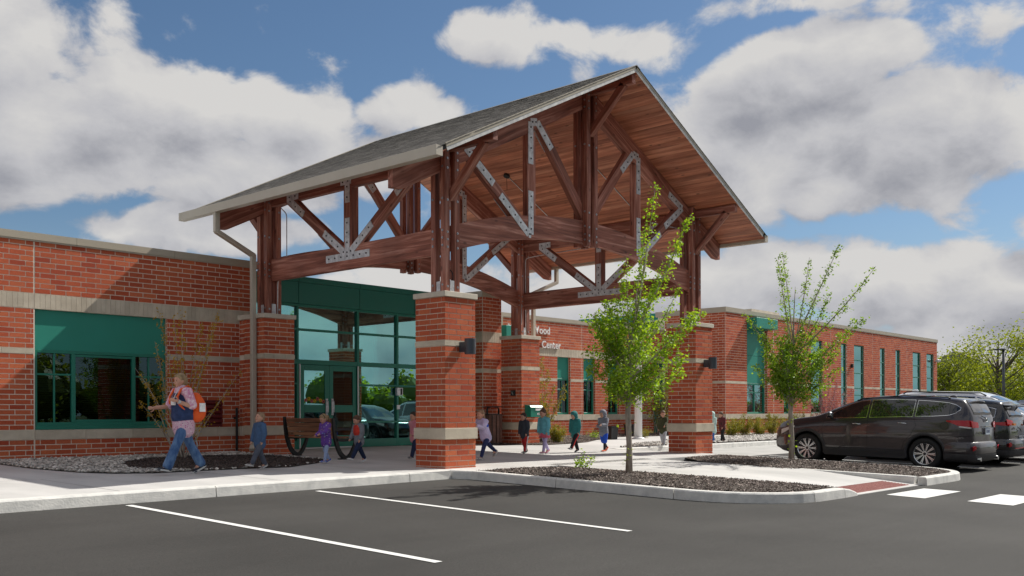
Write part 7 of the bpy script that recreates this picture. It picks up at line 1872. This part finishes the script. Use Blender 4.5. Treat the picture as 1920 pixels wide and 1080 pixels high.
# litter bin
bn = thing("litter_bin", "black metal litter bin with brown slats and an arched hood beside the mailbox pier", "bin", (20.62, 19.42, zs(19.4)))
g0 = zs(19.4); R = .26
m = MB(); c = Vector((20.60, 19.40, 0))
for k in range(14):
    a = 2*PI*k/14; x, y = c.x+R*math.cos(a), c.y+R*math.sin(a)
    mm = MB(); mm.bar((x, y, g0+.05), (x, y, g0+.85), .095, .022, (math.cos(a), math.sin(a), 0)); mm.build("slat", MT['bin_wood'], bn)
m.tube([c+Vector((0, 0, g0+.03)), c+Vector((0, 0, g0+.84))], R-.02, 20, 0); m.tube([c+Vector((0, 0, g0+.845)), c+Vector((0, 0, g0+.875))], R+.015, 24); m.tube([c+Vector((0, 0, g0+.0)), c+Vector((0, 0, g0+.035))], R+.008, 24)
m.build("liner", MT['black'], bn)
m = MB()
for s in (-1, 1):
    m.bar(c+Vector((s*.24, 0, g0+.02)), c+Vector((s*.24, 0, g0+1.03)), .045, .03, (1, 0, 0))
pts = [c+Vector((-.24, 0, g0+1.02)), c+Vector((-.20, 0, g0+1.065)), c+Vector((0, 0, g0+1.09)), c+Vector((.20, 0, g0+1.065)), c+Vector((.24, 0, g0+1.02))]
m.tube(pts, .022, 8); m.build("frame", MT['black'], bn)
m = MB(); vs = []
for i in range(9):
    x = -.27+.54*i/8; z = g0+1.075+.03*math.cos(x*5)
    vs += [c+Vector((x, -.20, z-.015)), c+Vector((x, .20, z-.015)), c+Vector((x, -.20, z)), c+Vector((x, .20, z))]
m.add(vs, [f for i in range(8) for f in ((4*i+2, 4*i+6, 4*i+7, 4*i+3), (4*i, 4*i+1, 4*i+5, 4*i+4), (4*i, 4*i+4, 4*i+6, 4*i+2), (4*i+1, 4*i+3, 4*i+7, 4*i+5))]+[(0, 2, 3, 1), (32, 33, 35, 34)]); m.build("hood", MT['black'], bn)
# mailbox and button on the pier
mb_ = thing("mailbox", "green wall mailbox with a white label on the brick pier", "mailbox", (21.56, 18.7, 1.08))
m = MB(); m.prism([(21.30, 18.792, .90), (21.30, 18.56, .90), (21.30, 18.56, 1.17), (21.30, 18.60, 1.22), (21.30, 18.792, 1.235)], (.50, 0, 0)); m.build("box", MT['green'], mb_, bevel=.006)
m = MB(); m.prism([(21.28, 18.79, 1.24), (21.28, 18.585, 1.222), (21.28, 18.535, 1.172), (21.28, 18.535, 1.185), (21.28, 18.58, 1.236), (21.28, 18.79, 1.255)], (.54, 0, 0)); m.build("lid", MT['green'], mb_)
m = MB(); m.box(21.50, 21.79, 18.545, 18.558, 1.09, 1.16); m.build("label_plate", MT['white'], mb_)
m = MB(); m.box(21.58, 21.72, 18.552, 18.558, .965, 1.02, 0); m.box(21.60, 21.645, 18.5495, 18.5515, .98, 1.005, 1); m.box(21.66, 21.70, 18.5495, 18.5515, .98, 1.005, 1); m.build("name_card", [MT['white'], MT['dark']], mb_)
db = thing("door_button", "black push button plate with a white figure on the left face of the mailbox pier", "door button", (21.16, 19.10, 1.6))
m = MB(); m.box(21.125, 21.161, 19.02, 19.19, 1.52, 1.68); m.build("plate", MT['black'], db, bevel=.004)
m = MB(); m.tube([(21.122, 19.115, 1.575+.022*math.sin(0)), ]+[(21.122, 19.11+.022*math.cos(a*PI/6), 1.572+.022*math.sin(a*PI/6)) for a in range(1, 10)], .0035, 5); m.bar((21.122, 19.12, 1.59), (21.122, 19.13, 1.63), .006, .006); m.ell((21.122, 19.13, 1.642), (.004, .008, .008), nu=8, nv=6); m.build("symbol", MT['white'], db)
# flagpole
fp = thing("flagpole", "white flagpole rising behind the nearest young tree", "flagpole", (27.87, 19.39, zs(19.39)))
g1 = zs(19.39); m = MB(); m.tube([(27.87, 19.39, g1), (27.87, 19.39, g1+2.0), (27.87, 19.39, g1+4.45), (27.87, 19.39, g1+4.75)], [.135, .125, .085, .075], 20); m.build("pole", MT['white'], fp, smooth=True)
m = MB(); m.tube([(27.87, 19.39, g1-.01), (27.87, 19.39, g1+.03), (27.87, 19.39, g1+.07)], [.24, .23, .14], 20); m.build("collar", MT['white'], fp, smooth=True)
# black planter boxes by the lettered wall
for (x, y, lab, s) in ((26.75, 19.75, "small black planter box beside the pavement, left of the nearest tree trunk", 1.0), (29.9, 21.1, "second black planter box by the lettered wall, behind the nearest tree trunk", 1.05)):
    t = thing("planter_box", lab, "planter", (x, y, zs(y))); g2 = zs(y)
    m = MB(); w = .20*s; m.add([(x-w*.85, y-w*.85, g2), (x+w*.85, y-w*.85, g2), (x+w*.85, y+w*.85, g2), (x-w*.85, y+w*.85, g2), (x-w, y-w, g2+.42), (x+w, y-w, g2+.42), (x+w, y+w, g2+.42), (x-w, y+w, g2+.42)], [(0, 3, 2, 1), (4, 5, 6, 7), (0, 1, 5, 4), (1, 2, 6, 5), (2, 3, 7, 6), (3, 0, 4, 7)]); m.build("box", MT['dark'], t, bevel=.01)
    m = MB(); m.box(x-w-.012, x+w+.012, y-w-.012, y+w+.012, g2+.425, g2+.45); m.build("rim", MT['dark'], t)
# lamp post far right
lp = thing("lamp_post", "slim dark car park lamp post against the background trees", "lamp post", (69.6, 19.35, zg(19.3)))
m = MB(); m.tube([(69.6, 19.35, -.1), (69.6, 19.35, 5.1)], [.10, .085], 12); m.build("pole", MT['sconce'], lp, smooth=True)
m = MB(); m.box(69.2, 69.7, 19.2, 19.9, 5.08, 5.16); m.box(69.55, 69.65, 19.3, 19.4, 5.0, 5.1); m.build("lamp_head", MT['sconce'], lp, bevel=.02)
# low grey building and wires far right
fb = thing("distant_building", "low grey building half hidden behind the trees at the right edge", "building", (120, 30, zg(30)))
m = MB(); m.box(105, 140, 27, 40, 0, 4.0); m.build("wall", MT['pad'], fb)
m = MB(); m.prism([(104, 26.5, 4.0), (104, 40.5, 4.0), (104, 33.5, 7.2)], (37, 0, 0)); m.build("roof", MT['shingle'], fb)
for i in range(6):
    m = MB(); m.box(107+i*5, 108.6+i*5, 26.93, 27.0, 1.2, 2.6); m.build("window", MT['intdark'], fb)
# dark pole by the downspout
dp = thing("grounding_rod", "thin black upright conduit beside the beige downspout", "conduit", (12.40, 19.75, zs(19.7)))
m = MB(); m.tube([(12.41, 19.74, zs(19.7)), (12.41, 19.74, 1.16)], .028, 8); m.build("pipe", MT['black'], dp)
m = MB(); m.box(12.38, 12.44, 19.76, 19.83, .9, .95); m.build("clip", MT['black'], dp)
# hose tap on the left wall
tap = thing("wall_tap", "small garden tap on the brick wall under the vent", "tap", (11.35, 19.75, .4))
m = MB(); m.tube([(11.40, 19.84, .43), (11.40, 19.76, .43), (11.40, 19.72, .36), (11.40, 19.72, .27)], .014, 8); m.build("spout", MT['galv'], tap, smooth=True)
m = MB(); m.cyl((11.40, 19.78, .47), (0, 0, 1), .035, .012, 12); m.build("handle", MT['vent'], tap)
# splash block
sb = thing("splash_block", "flat pale concrete splash block at the foot of the brick wall", "splash block", (12.0, 19.6, zs(19.6)))
m = MB(); m.box(11.55, 12.35, 19.50, 19.80, zs(19.6)+.01, zs(19.6)+.05); m.build("block", MT['kerb'], sb, bevel=.008)
